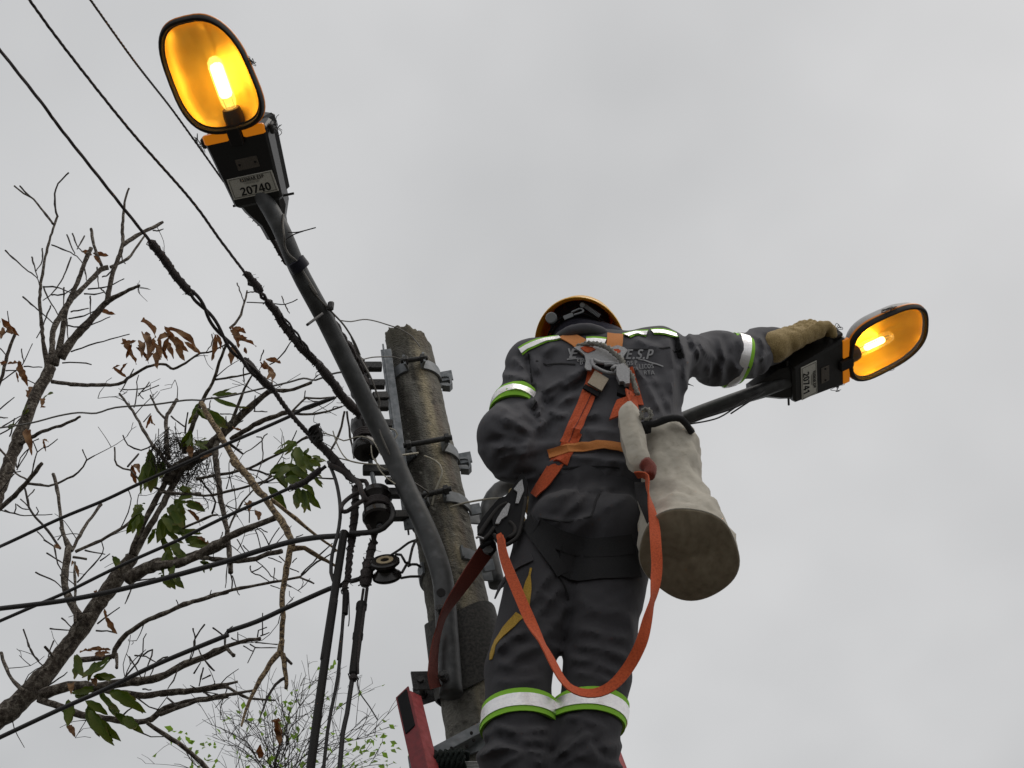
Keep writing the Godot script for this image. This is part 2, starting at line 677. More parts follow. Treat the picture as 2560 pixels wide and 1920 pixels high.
	for s in [-1, 1]:
		g = Geo.new()
		g.box(xf * Transform3D(Basis(), Vector3(s * 0.091, 0.03, 0.18)), Vector3(0.012, 0.03, 0.028), 0.003)
		obj("spring_clip", g, M.steel_dark, root)
		g = Geo.new()
		for w in 3:
			var pts := []
			var c := Vector3(s * (0.098 + 0.004 * w), 0.022 + w * 0.006, 0.17 + w * 0.012)
			for q in 7:
				pts.append(xf * (c + Vector3(s * rng.randf_range(-0.006, 0.014), rng.randf_range(-0.012, 0.012), rng.randf_range(-0.014, 0.014))))
			g.tube(spline(pts, 0.004), 0.0009, 0.0009, 5)
		obj("clip_wire", g, M.wire_dark, root)
	for c in [Vector3(0.1 if number == "20740" else 0.108, 0.012, 0.36), Vector3(-0.11, 0.01, 0.36)]:
		if number == "20740" and c.x < 0.0:
			continue
		g = Geo.new()
		for w in 3:
			var pts := []
			for q in 8:
				pts.append(xf * (c + Vector3(rng.randf_range(-0.008, 0.01), rng.randf_range(-0.012, 0.012), rng.randf_range(-0.03, 0.03) * (1.0 if number == "20741" else 0.4))))
			g.tube(spline(pts, 0.004), 0.0008, 0.0008, 5)
		obj("stray_wire", g, M.wire_dark, root)
	return root

# ---------------------------------------------------------------- trees
var tree_root: Node3D
var twig_n := 0

func limb(called: String, pts: Array, ra: float, rb: float, m: Material, parent: Node) -> void:
	twig_n += 1
	var thick := ra > 0.008
	var p := spline(pts, 0.025 if thick else 0.035)
	var j := 0.0018 if thick else 0.0016
	for i in range(1, p.size() - 1):
		p[i] += Vector3(rng.randf_range(-j, j), rng.randf_range(-j, j), rng.randf_range(-j, j))
	var prof := PackedFloat32Array()
	for i in clampi(p.size(), 2, 60):
		prof.append(rng.randf_range(0.88, 1.1) * (1.25 if i % 7 == 3 and not thick else 1.0))
	var g := Geo.new()
	g.tube(p, ra, rb, 10 if ra > 0.02 else (7 if thick else 5), 180.0, 0.07 if thick else 0.0, twig_n, prof)
	obj(called, g, m, parent)

var fine: Geo

func br(pts: Array, ra: float, rb: float) -> void:
	limb("branch", pts, ra, rb, M.bark, tree_root)
	var p := spline(pts, 0.05)
	for i in range(2, p.size()):
		if rng.randf() < 0.2 and p[i].x > -1.75:
			_fine_twig(p[i], (p[i] - p[i - 1]).normalized(), 0.15 if ra < 0.02 else 0.2, 0)

func _fine_twig(at: Vector3, dir: Vector3, size: float, level: int) -> void:
	var d := (dir * 0.5 + Vector3(rng.randfn(0, 0.8), rng.randfn(0.25, 0.6), rng.randfn(0, 0.8))).normalized()
	var l := size * rng.randf_range(0.4, 1.1)
	var bend := Vector3(rng.randf_range(-0.15, 0.15), rng.randf_range(-0.1, 0.15), rng.randf_range(-0.1, 0.1)) * l
	var path := spline([at, at + d * l * 0.5 + bend, at + d * l], 0.03)
	fine.tube(path, 0.0021 - level * 0.0005, 0.0011, 4)
	if level < 2:
		for k in rng.randi_range(0, 2):
			_fine_twig(path[rng.randi_range(1, path.size() - 1)], d, size * 0.6, level + 1)

func tw(pts: Array, ra: float, rb: float) -> void:
	limb("twig", pts, ra * 1.12, rb * 1.12, M.twig_bark, tree_root)

func bx(pts: Array, ra: float, rb: float) -> void:
	limb("stem" if ra > 0.004 else "twig", pts, ra, rb, M.bark_bare if ra > 0.0055 else M.twig_bark, broken_root)

var broken_root: Node3D
var leaf_mesh := []

# a long mango leaf along +y: folded at the midrib, bent, with wavy edges; dry ones curl up
func make_leaf(dry: bool, s: int) -> Mesh:
	var r := RandomNumberGenerator.new()
	r.seed = 900 + s
	var g := Geo.new()
	var p := PackedVector3Array()
	var t := PackedInt32Array()
	var n := 12
	var bend := r.randf_range(-0.5, 0.5)
	var curl := r.randf_range(0.5, 1.3) if dry else r.randf_range(0.15, 0.4)
	var tw_ := r.randf_range(-1.6, 1.6) if dry else r.randf_range(-0.5, 0.5)
	var ph := r.randf_range(0, 6)
	for i in n + 1:
		var f := float(i) / n
		var w := 0.13 * pow(sin(PI * pow(f, 0.85)), 0.8) * (1.05 if not dry else 0.9) * (1.0 + (0.2 if dry else 0.14) * sin(f * 17.0 + ph)) + 0.004
		for j in 5:
			var u := (j - 2) / 2.0
			var a := tw_ * f + absf(u) * 0.0
			var lx := u * w * cos(curl * absf(u))
			var lz := absf(u) * w * sin(curl * absf(u)) + (0.03 if dry else 0.015) * sin(f * 13.0 + ph + u * 2.0) * absf(u)
			p.append(Vector3(lx * cos(a) - lz * sin(a), f, lx * sin(a) + lz * cos(a) + bend * (f * f - f)))
	for i in n:
		for j in 4:
			var q := i * 5 + j
			t.append_array([q, q + 1, q + 6, q, q + 6, q + 5])
	g.shell(p, t, 180.0, false)
	g.paint(func(q: Vector3, _n: Vector3) -> Color:
		var e := clampf((q.y - 0.55) * 1.6 + 0.5 * sin(q.y * 21.0 + s * 2.0) * 0.4, 0.0, 1.0)
		if dry:
			return Color(0.13, 0.072, 0.036).lerp(Color(0.27, 0.165, 0.085), absf(sin(q.y * 7.0 + s)))
		var c := Color(0.06, 0.1, 0.018).lerp(Color(0.13, 0.15, 0.026), absf(sin(q.x * 9.0 + s)) * 0.6)
		return c.lerp(Color(0.22, 0.12, 0.035), e * (0.75 if s % 3 == 0 else 0.15)))
	return g.mesh()

func lf(at: Vector3, tip: Vector3, kind: int, parent: Node = null) -> void:
	var d := tip - at
	var len := d.length() * 1.03
	var y := d.normalized()
	var x := y.cross(Vector3(rng.randf_range(-0.8, 0.8), rng.randf_range(-0.3, 0.3), 1.0)).normalized()
	var o := MeshInstance3D.new()
	var p: Node3D = parent if parent else tree_root
	o.name = numbered(p, "leaf")
	o.mesh = leaf_mesh[kind * 5 + rng.randi_range(0, 4)]
	o.material_override = M.leaf_dry if kind else M.leaf_green
	p.add_child(o, true)
	var wide := clampf(0.12 / len, 0.75, 1.25) * (1.15 if kind else 0.92)
	o.transform = Transform3D(Basis(x * len * wide, y * len, x.cross(y) * len), at - p.position)

# ---------------------------------------------------------------- clothes, harness
var jacket: Soft
var trousers: Soft

func ray_of(p: Vector3) -> Vector3:
	return (p - EYE).normalized()

# webbing laid over the cloth along seeds that float behind his back
func strap(g: Geo, s: Soft, seeds: Array, width: float, off := 0.003, thick := 0.0028, widths := PackedFloat32Array()) -> void:
	var c := PackedVector3Array()
	for q in spline(seeds, 0.022):
		c.append(s.snap(q, ray_of(q), off))
	for pass_ in 5:
		for i in range(1, c.size() - 1):
			c[i] = c[i] * 0.5 + (c[i - 1] + c[i + 1]) * 0.25
	var rings := []
	for i in c.size():
		var n := s.normal(c[i])
		var t := (c[mini(i + 1, c.size() - 1)] - c[maxi(i - 1, 0)]).normalized()
		var side := t.cross(n).normalized()
		n = side.cross(t).normalized()
		if n.dot(EYE - c[i]) < 0.0:
			n = -n
		var w := width * (widths[mini(int(float(i) / c.size() * widths.size()), widths.size() - 1)] if widths.size() else 1.0)
		var outer := PackedVector3Array()
		var inner := PackedVector3Array()
		for j in 5:
			var q := c[i] + side * w * (j / 4.0 - 0.5)
			q = s.snap(q + n * 0.03, -n, off, 0.045)
			outer.append(q + n * thick)
			inner.append(q)
		inner.reverse()
		outer.append_array(inner)
		rings.append(outer)
	g.loft(rings, true, true, 40.0)

# a band sewn round a limb
func band(g: Geo, s: Soft, c: Vector3, axis: Vector3, width: float, off: float, most: float, tilt := 0.0, n := 36) -> void:
	var bs := along(axis, c).basis
	var l := s.all()
	var f := s.allf()
	var rings := []
	for h in [-0.5, -0.17, 0.17, 0.5]:
		var ring := PackedVector3Array()
		var rad := PackedFloat32Array()
		for j in n:
			var a := TAU * j / n
			var d := bs.x * cos(a) + bs.z * sin(a)
			var o: Vector3 = c + bs.y * (h * width + tilt * cos(a))
			var r := 0.02
			while r < most and s.at(o + d * r, l, f) < off:
				r += 0.004
			var lo := r - 0.004
			for q in 5:
				var mid := (lo + r) / 2
				if s.at(o + d * mid, l, f) < off:
					lo = mid
				else:
					r = mid
			rad.append(r)
		# the tape is stiffer than the cloth: it bridges the small hollows
		for pass_ in 3:
			var was := rad.duplicate()
			for j in n:
				rad[j] = maxf(was[j], (was[(j + n - 1) % n] + was[(j + 1) % n] + was[(j + n - 2) % n] + was[(j + 2) % n]) / 4.0)
		for j in n:
			var a := TAU * j / n
			ring.append(c + bs.y * (h * width + tilt * cos(a)) + (bs.x * cos(a) + bs.z * sin(a)) * rad[j])
		rings.append(ring)
	var inner := []
	for e in [3, 0]:
		var ring := PackedVector3Array()
		for q in rings[e]:
			ring.append(q + (c - q).normalized() * (off + 0.004))
		inner.append(ring)
	rings.append_array(inner)
	rings.append(rings[0])
	g.loft(rings, false, false, 50.0)

# points moved along their sight lines to the plane z
func to_plane(pts: Array, z: float) -> PackedVector3Array:
	var out := PackedVector3Array()
	for p in pts:
		out.append(EYE + (p - EYE) * (z / p.z))
	return out

# a plate with that outline facing +z, its back at z
func slab(g: Geo, pts: Array, z: float, thick: float, lean := 0.0) -> void:
	var poly := PackedVector2Array()
	var w := to_plane(pts, z)
	for q in w:
		poly.append(Vector2(q.x, q.y))
	var first := g.v.size()
	g.plate(poly, Transform3D(Basis(), Vector3(0, 0, z + thick / 2)), thick)
	if lean != 0.0:
		var y0 := w[0].y
		for i in range(first, g.v.size()):
			g.v[i].z += (g.v[i].y - y0) * lean

func draped_text(text: String, l: Vector3, r: Vector3, height: float, s: Soft, parent: Node, slant := 0.0) -> void:
	var t := TextMesh.new()
	var f := SystemFont.new()
	f.font_names = PackedStringArray(["Droid Sans"])
	f.font_weight = 700
	t.font = f
	t.text = text
	t.font_size = 48
	t.pixel_size = 0.01
	t.depth = 0.01
	var arr := t.surface_get_arrays(0)
	var lo := Vector3.ONE * 1e9
	var hi := -lo
	for q in arr[Mesh.ARRAY_VERTEX]:
		lo = lo.min(q)
		hi = hi.max(q)
	var g := Geo.new()
	for q in arr[Mesh.ARRAY_VERTEX]:
		var y: float = (q.y - lo.y) / (hi.y - lo.y)
		var p: Vector3 = l + (r - l) * (q.x - lo.x) / (hi.x - lo.x) + Vector3(slant * y * height, y * height, 0)
		var w := ray_of(p)
		p = s.snap(p, w, 0.0022)
		g.v.append(p - w * (0.001 if q.z > 0.0 else 0.0))
		g.nr.append(Vector3(0, -0.2, 1).normalized())
	g.ix = arr[Mesh.ARRAY_INDEX]
	obj("lettering", g, M.print_grey, parent)

func materials() -> void:
	mottled("bark", [[0.0, 0.025, 0.02, 0.016], [0.42, 0.075, 0.058, 0.045], [0.6, 0.125, 0.102, 0.08], [0.75, 0.3, 0.27, 0.225]], 4.0, 0.95, 0.9, 0.02, 0.0, 3)
	mottled("twig_bark", [[0.2, 0.03, 0.025, 0.022], [0.8, 0.07, 0.058, 0.048]], 6.0, 0.95, 0.0, 0.02, 0.0, 4)
	mottled("bark_bare", [[0.25, 0.05, 0.035, 0.025], [0.45, 0.13, 0.085, 0.05], [0.6, 0.36, 0.26, 0.14], [0.8, 0.46, 0.35, 0.21]], 7.0, 0.9, 0.5, 0.02, 0.0, 8)
	for e in [["leaf_green", Color(0.8, 0.85, 0.2), 0.6], ["leaf_dry", Color(0.8, 0.55, 0.3), 0.75]]:
		var m := mat(e[0], 1, 1, 1, e[2])
		m.vertex_color_use_as_albedo = true
		m.backlight_enabled = true
		m.backlight = e[1] * 0.9
		m.metallic_specular = 0.3
	mat("foliage", 0.11, 0.15, 0.035, 0.7).backlight_enabled = true
	M.foliage.backlight = Color(0.7, 0.9, 0.3) * 0.8
	var c := mottled("concrete", [[0.0, 0.6, 0.6, 0.6], [0.45, 0.9, 0.9, 0.9], [1.0, 1.0, 1.0, 1.0]], 5.0, 0.95, 0.4, 0.03, 0.0, 11)
	c.vertex_color_use_as_albedo = true
	mottled("galvanised", [[0.2, 0.17, 0.185, 0.195], [0.6, 0.24, 0.255, 0.27], [0.9, 0.31, 0.325, 0.335]], 5.0, 0.55, 0.02, 0.015, 0.35, 13)
	mottled("pipe", [[0.2, 0.05, 0.051, 0.052], [0.6, 0.08, 0.082, 0.083], [0.9, 0.14, 0.143, 0.145]], 3.0, 0.5, 0.015, 0.012, 0.3, 14)
	mottled("steel_dark", [[0.2, 0.03, 0.03, 0.03], [0.7, 0.08, 0.078, 0.075]], 12.0, 0.6, 0.03, 0.03, 0.3, 15)
	mottled("sheet", [[0.2, 0.03, 0.03, 0.028], [0.7, 0.085, 0.08, 0.072]], 6.0, 0.8, 0.05, 0.03, 0.0, 16)
	mottled("lamp_black", [[0.3, 0.014, 0.014, 0.014], [0.8, 0.026, 0.025, 0.024]], 8.0, 0.42, 0.02, 0.05, 0.0, 17)
	mottled("lamp_grey", [[0.3, 0.05, 0.052, 0.055], [0.8, 0.085, 0.087, 0.09]], 8.0, 0.4, 0.02, 0.05, 0.0, 18)
	mottled("lamp_sky_sheen", [[0.3, 0.3, 0.3, 0.3], [0.8, 0.45, 0.45, 0.45]], 8.0, 0.5, 0.02, 0.05, 0.0, 18)  # sky mirrored in the glossy shell, put into the albedo
	mat("rubber", 0.012, 0.01, 0.009, 0.75)
	var rf := mottled("reflector", [[0.25, 0.88, 0.54, 0.05], [0.75, 0.96, 0.64, 0.08]], 2.0, 0.36, 0.03, 0.008, 0.75, 19)  # amber lamp light put into the albedo of a white metal dish
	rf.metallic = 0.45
	var gl := mat("glass", 0.95, 0.96, 0.95, 0.04)
	gl.transparency = BaseMaterial3D.TRANSPARENCY_ALPHA
	gl.albedo_color.a = 0.04
	gl.metallic_specular = 0.22
	var bg := mat("bulb_glass", 1.0, 0.9, 0.6, 0.05)
	bg.transparency = BaseMaterial3D.TRANSPARENCY_ALPHA
	bg.albedo_color.a = 0.1
	var bh := mat("bulb_hot", 1.0, 0.8, 0.4, 0.05)
	bh.transparency = BaseMaterial3D.TRANSPARENCY_ALPHA
	bh.albedo_color.a = 0.3
	bh.emission_enabled = true
	bh.emission = Color(1.0, 0.62, 0.1).linear_to_srgb()
	bh.emission_energy_multiplier = 1.6
	for e in [["arc_white", 1.0, 0.64, 0.24, 7.5], ["painted_glow_edge", 1.0, 0.3, 0.01, 0.13], ["painted_glow_flange", 1.0, 0.3, 0.01, 0.32]]:  # only the arc is a source; edge and flange have painted-in glow
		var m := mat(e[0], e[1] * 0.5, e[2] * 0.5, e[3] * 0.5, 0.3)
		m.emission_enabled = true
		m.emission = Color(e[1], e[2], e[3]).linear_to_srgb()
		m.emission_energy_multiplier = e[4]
	mat("ceramic_brown", 0.05, 0.025, 0.012, 0.5)
	mat("ceramic_dark", 0.016, 0.013, 0.012, 0.25)
	mat("ceramic_tan", 0.35, 0.28, 0.17, 0.6)
	mottled("sticker", [[0.2, 0.66, 0.64, 0.56], [0.8, 0.85, 0.84, 0.78]], 20.0, 0.5, 0.0, 0.02, 0.0, 20)
	mat("ink", 0.012, 0.012, 0.012, 0.6)
	mottled("plate_brown", [[0.2, 0.11, 0.095, 0.08], [0.8, 0.19, 0.165, 0.14]], 20.0, 0.6, 0.0, 0.02, 0.1, 21)
	mat("wire_dark", 0.03, 0.028, 0.028, 0.6)
	mottled("cable_worn", [[0.2, 0.03, 0.024, 0.024], [0.7, 0.085, 0.07, 0.068]], 15.0, 0.7, 0.2, 0.05, 0.0, 22)
	mat("wire_pale", 0.42, 0.39, 0.31, 0.6)
	mat("wire_grey", 0.16, 0.15, 0.135, 0.6)
	mat("tape_blue", 0.006, 0.006, 0.018, 0.5)
	woven("jacket", [[0.1, 0.064, 0.063, 0.071], [0.5, 0.08, 0.079, 0.088], [0.9, 0.096, 0.095, 0.105]], 18.0, 0.022, 31)
	woven("trousers", [[0.1, 0.033, 0.032, 0.036], [0.5, 0.042, 0.041, 0.046], [0.9, 0.052, 0.051, 0.057]], 18.0, 0.022, 32)
	woven("hood", [[0.2, 0.014, 0.013, 0.026], [0.8, 0.026, 0.025, 0.045]], 12.0, 0.08, 33)
	woven("black_web", [[0.2, 0.012, 0.012, 0.013], [0.8, 0.024, 0.024, 0.026]], 12.0, 0.06, 34)
	woven("orange_web", [[0.1, 0.38, 0.06, 0.018], [0.45, 0.55, 0.088, 0.024], [0.9, 0.64, 0.12, 0.035]], 6.0, 0.06, 35)
	woven("tan_web", [[0.2, 0.62, 0.22, 0.06], [0.8, 0.75, 0.3, 0.09]], 10.0, 0.05, 36)
	woven("red_web", [[0.2, 0.12, 0.022, 0.014], [0.8, 0.22, 0.04, 0.022]], 10.0, 0.05, 37)
	woven("canvas", [[0.05, 0.34, 0.31, 0.25], [0.3, 0.44, 0.405, 0.335], [0.6, 0.48, 0.445, 0.375], [0.95, 0.52, 0.49, 0.42]], 1.6, 0.05, 38)
	woven("canvas_base", [[0.1, 0.18, 0.145, 0.095], [0.5, 0.26, 0.215, 0.145], [0.95, 0.33, 0.28, 0.2]], 1.6, 0.03, 39)
	woven("glove", [[0.15, 0.24, 0.165, 0.065], [0.5, 0.4, 0.29, 0.125], [0.9, 0.56, 0.43, 0.22]], 8.0, 0.15, 40)
	woven("lining", [[0.2, 0.34, 0.2, 0.02], [0.8, 0.52, 0.33, 0.04]], 9.0, 0.1, 41)
	mat("lime", 0.3, 0.66, 0.05, 0.85)
	mottled("silver_band", [[0.2, 0.86, 0.84, 0.84], [0.5, 0.93, 0.92, 0.93], [0.8, 0.97, 0.95, 0.93]], 8.0, 0.42, 0.06, 0.02, 0.85, 42)
	M.black_web.rim = 0.04
	M.jacket.rim = 0.12
	M.trousers.rim = 0.1
	mat("print_grey", 0.36, 0.36, 0.37, 0.9)
	var hm := mat("helmet", 0.95, 0.52, 0.035, 0.3)
	hm.backlight_enabled = true
	hm.backlight = Color(0.5, 0.3, 0.08)
	mat("plastic_grey", 0.24, 0.25, 0.26, 0.5)
	mat("plastic_black", 0.01, 0.01, 0.011, 0.7).metallic_specular = 0.3
	mottled("forged", [[0.2, 0.26, 0.26, 0.265], [0.8, 0.42, 0.42, 0.425]], 15.0, 0.5, 0.05, 0.03, 0.4, 43)
	mottled("buckle", [[0.2, 0.26, 0.21, 0.15], [0.8, 0.4, 0.34, 0.26]], 15.0, 0.45, 0.03, 0.03, 0.4, 44)
	mottled("rope", [[0.3, 0.2, 0.19, 0.16], [0.55, 0.6, 0.58, 0.52], [0.9, 0.75, 0.73, 0.66]], 40.0, 0.9, 0.3, 0.05, 0.0, 45)
	mottled("rope_green", [[0.3, 0.008, 0.014, 0.012], [0.8, 0.03, 0.05, 0.042]], 40.0, 0.9, 0.3, 0.05, 0.0, 46)
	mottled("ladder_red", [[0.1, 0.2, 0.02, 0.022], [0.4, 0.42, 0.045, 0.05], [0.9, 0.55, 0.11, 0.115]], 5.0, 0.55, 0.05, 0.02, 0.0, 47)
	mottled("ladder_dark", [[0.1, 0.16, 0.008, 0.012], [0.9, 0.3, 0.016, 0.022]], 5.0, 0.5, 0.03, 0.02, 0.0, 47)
	mottled("aluminium", [[0.2, 0.3, 0.3, 0.29], [0.8, 0.45, 0.45, 0.44]], 10.0, 0.5, 0.05, 0.03, 0.4, 48)
	mottled("skin", [[0.2, 0.3, 0.16, 0.1], [0.8, 0.38, 0.21, 0.14]], 6.0, 0.6, 0.0, 0.02, 0.0, 49)
	mottled("boot", [[0.2, 0.02, 0.015, 0.012], [0.8, 0.05, 0.04, 0.03]], 6.0, 0.6, 0.05, 0.02, 0.0, 50)
	mottled("pavement", [[0.1, 0.05, 0.05, 0.045], [0.5, 0.075, 0.073, 0.066], [0.9, 0.1, 0.098, 0.09]], 0.35, 0.95, 0.0, 0.02, 0.0, 51)
	mottled("nest", [[0.2, 0.02, 0.016, 0.012], [0.8, 0.06, 0.047, 0.035]], 20.0, 0.95, 0.0, 0.03, 0.0, 52)

func sky_picture() -> ImageTexture:
	var w := 1024
	var h := 512
	var im := Image.create_empty(w, h, false, Image.FORMAT_RGBF)
	var n := FastNoiseLite.new()
	n.seed = 7
	n.frequency = 1.6
	n.fractal_octaves = 5
	n.fractal_gain = 0.5
	var n2 := FastNoiseLite.new()
	n2.seed = 21
	n2.frequency = 5.0
	n2.fractal_octaves = 4
	for y in h:
		var el := PI * (0.5 - (y + 0.5) / h)
		for x in w:
			var az := TAU * (x + 0.5) / w
			var d := Vector3(sin(az) * cos(el), sin(el), -cos(az) * cos(el))
			var q := d / maxf(d.y + 0.25, 0.2)
			var c := n.get_noise_3d(q.x, q.z, 3.0) * 0.12 + n2.get_noise_3d(q.x, q.z, 9.0) * 0.035
			# the veil thins towards the hidden sun, up on the right
			var s := d.dot(Vector3(0.72, 0.52, 0.2).normalized())
			var l := 0.612 * (1.0 + 0.17 * s - 0.05) + c
			var warm := clampf(0.5 + 0.55 * s + c * 1.5, 0.0, 1.0)
			im.set_pixel(x, y, Color(l * lerpf(0.955, 0.995, warm), l * lerpf(0.985, 0.99, warm), l * lerpf(1.015, 0.995, warm)))
	return ImageTexture.create_from_image(im)

func _ready() -> void:
	rng.seed = 4711
	var cam := Camera3D.new()
	cam.name = "camera"
	cam.position = EYE
	cam.rotation_degrees = Vector3(43, 0, 0)
	cam.fov = 29.0
	cam.near = 0.05
	cam.far = 1200.0
	cam.current = true
	add_child(cam)
	var env := Environment.new()
	var pano := PanoramaSkyMaterial.new()
	pano.panorama = sky_picture()
	var sky := Sky.new()
	sky.sky_material = pano
	env.background_mode = Environment.BG_SKY
	env.sky = sky
	env.tonemap_mode = Environment.TONE_MAPPER_LINEAR
	env.tonemap_exposure = 1.0
	env.sdfgi_enabled = true
	env.ssao_enabled = true
	env.ssil_enabled = true
	var we := WorldEnvironment.new()
	we.name = "sky"
	we.environment = env
	add_child(we)
	var sun := DirectionalLight3D.new()
	sun.name = "sun"
	sun.light_energy = 0.28
	sun.light_color = Color(1.0, 0.97, 0.93)
	sun.light_angular_distance = 35.0
	sun.shadow_enabled = true
	sun.sky_mode = DirectionalLight3D.SKY_MODE_LIGHT_ONLY
	add_child(sun)
	sun.look_at_from_position(Vector3(3.0, 9.0, 0.6), Vector3.ZERO)
	materials()
	ground()
	pole()
	lamps()
	rack()
	trees()
	wires()
	person()
	gear()
	ladder()

func ground() -> void:
	var pm := PlaneMesh.new()
	pm.size = Vector2(600, 600)
	tag(put("ground", pm, M.pavement), "pale dusty paved ground below the pole", "ground", "", "structure")

# ---------------------------------------------------------------- the pole and its fittings
var pole_base := Vector3(0.5373, 0, -3.1)
var pole_dir := (V(-.292,4.591,-3.1) - Vector3(0.5373, 0, -3.1)).normalized()

func pole_r(h: float) -> float:
	return 0.0655 + (4.66 - h) * 0.0145

func pole_frame(p: Vector3) -> Transform3D:
	var h := (p - pole_base).dot(pole_dir)
	var x := (Vector3.RIGHT - pole_dir * pole_dir.x).normalized()
	return Transform3D(Basis(x, pole_dir.cross(x) * -1.0, -pole_dir), pole_base + pole_dir * h)

func arc_path(r: float, a0: float, a1: float, ear0: float, ear1: float) -> PackedVector2Array:
	var path := PackedVector2Array()
	if ear0 > 0.0:
		var d := Vector2.from_angle(deg_to_rad(a0))
		path.append(d * (r + ear0))
		path.append(d * (r + ear0 * 0.35))
	for i in 19:
		path.append(Vector2.from_angle(deg_to_rad(lerpf(a0, a1, i / 18.0))) * r)
	if ear1 > 0.0:
		var d := Vector2.from_angle(deg_to_rad(a1))
		path.append(d * (r + ear1 * 0.35))
		path.append(d * (r + ear1))
	return path

# a collar of two bolted half bands; angles run from the right (0) over the front (90) to the left
func collar(root: Node3D, p: Vector3, halves: Array, bolts: Array, width: float, m: Material) -> void:
	var xf := pole_frame(p)
	var r := pole_r((p - pole_base).dot(pole_dir)) + 0.005
	var first: MeshInstance3D = null
	for a in halves:
		var g := Geo.new()
		g.strip(arc_path(r, a[0], a[1], a[2], a[3]), xf, 0.006, width)
		var o: MeshInstance3D = obj("collar_band", g, m, root)
		if first == null:
			first = o
	for b in bolts:
		var d := Vector2.from_angle(deg_to_rad(b[0]))
		var side := Vector2(-d.y, d.x)
		var c: Vector2 = d * (r + b[1])
		var a3 := xf * Vector3(c.x - side.x * b[2], c.y - side.y * b[2], 0)
		var b3 := xf * Vector3(c.x + side.x * b[2], c.y + side.y * b[2], 0)
		var g := Geo.new()
		g.tube(PackedVector3Array([a3, b3]), 0.0075, 0.0075, 10, 40.0)
		obj("bolt", g, M.steel_dark, first)
		for e in [[a3, b3], [b3, a3]]:
			g = Geo.new()
			g.lathe([[0.0135, 0.0], [0.0135, 0.011], [0.011, 0.013]], along(e[1] - e[0], e[0] + (e[1] - e[0]).normalized() * 0.008), 6, 20.0)
			obj("nut", g, M.steel_dark, first)

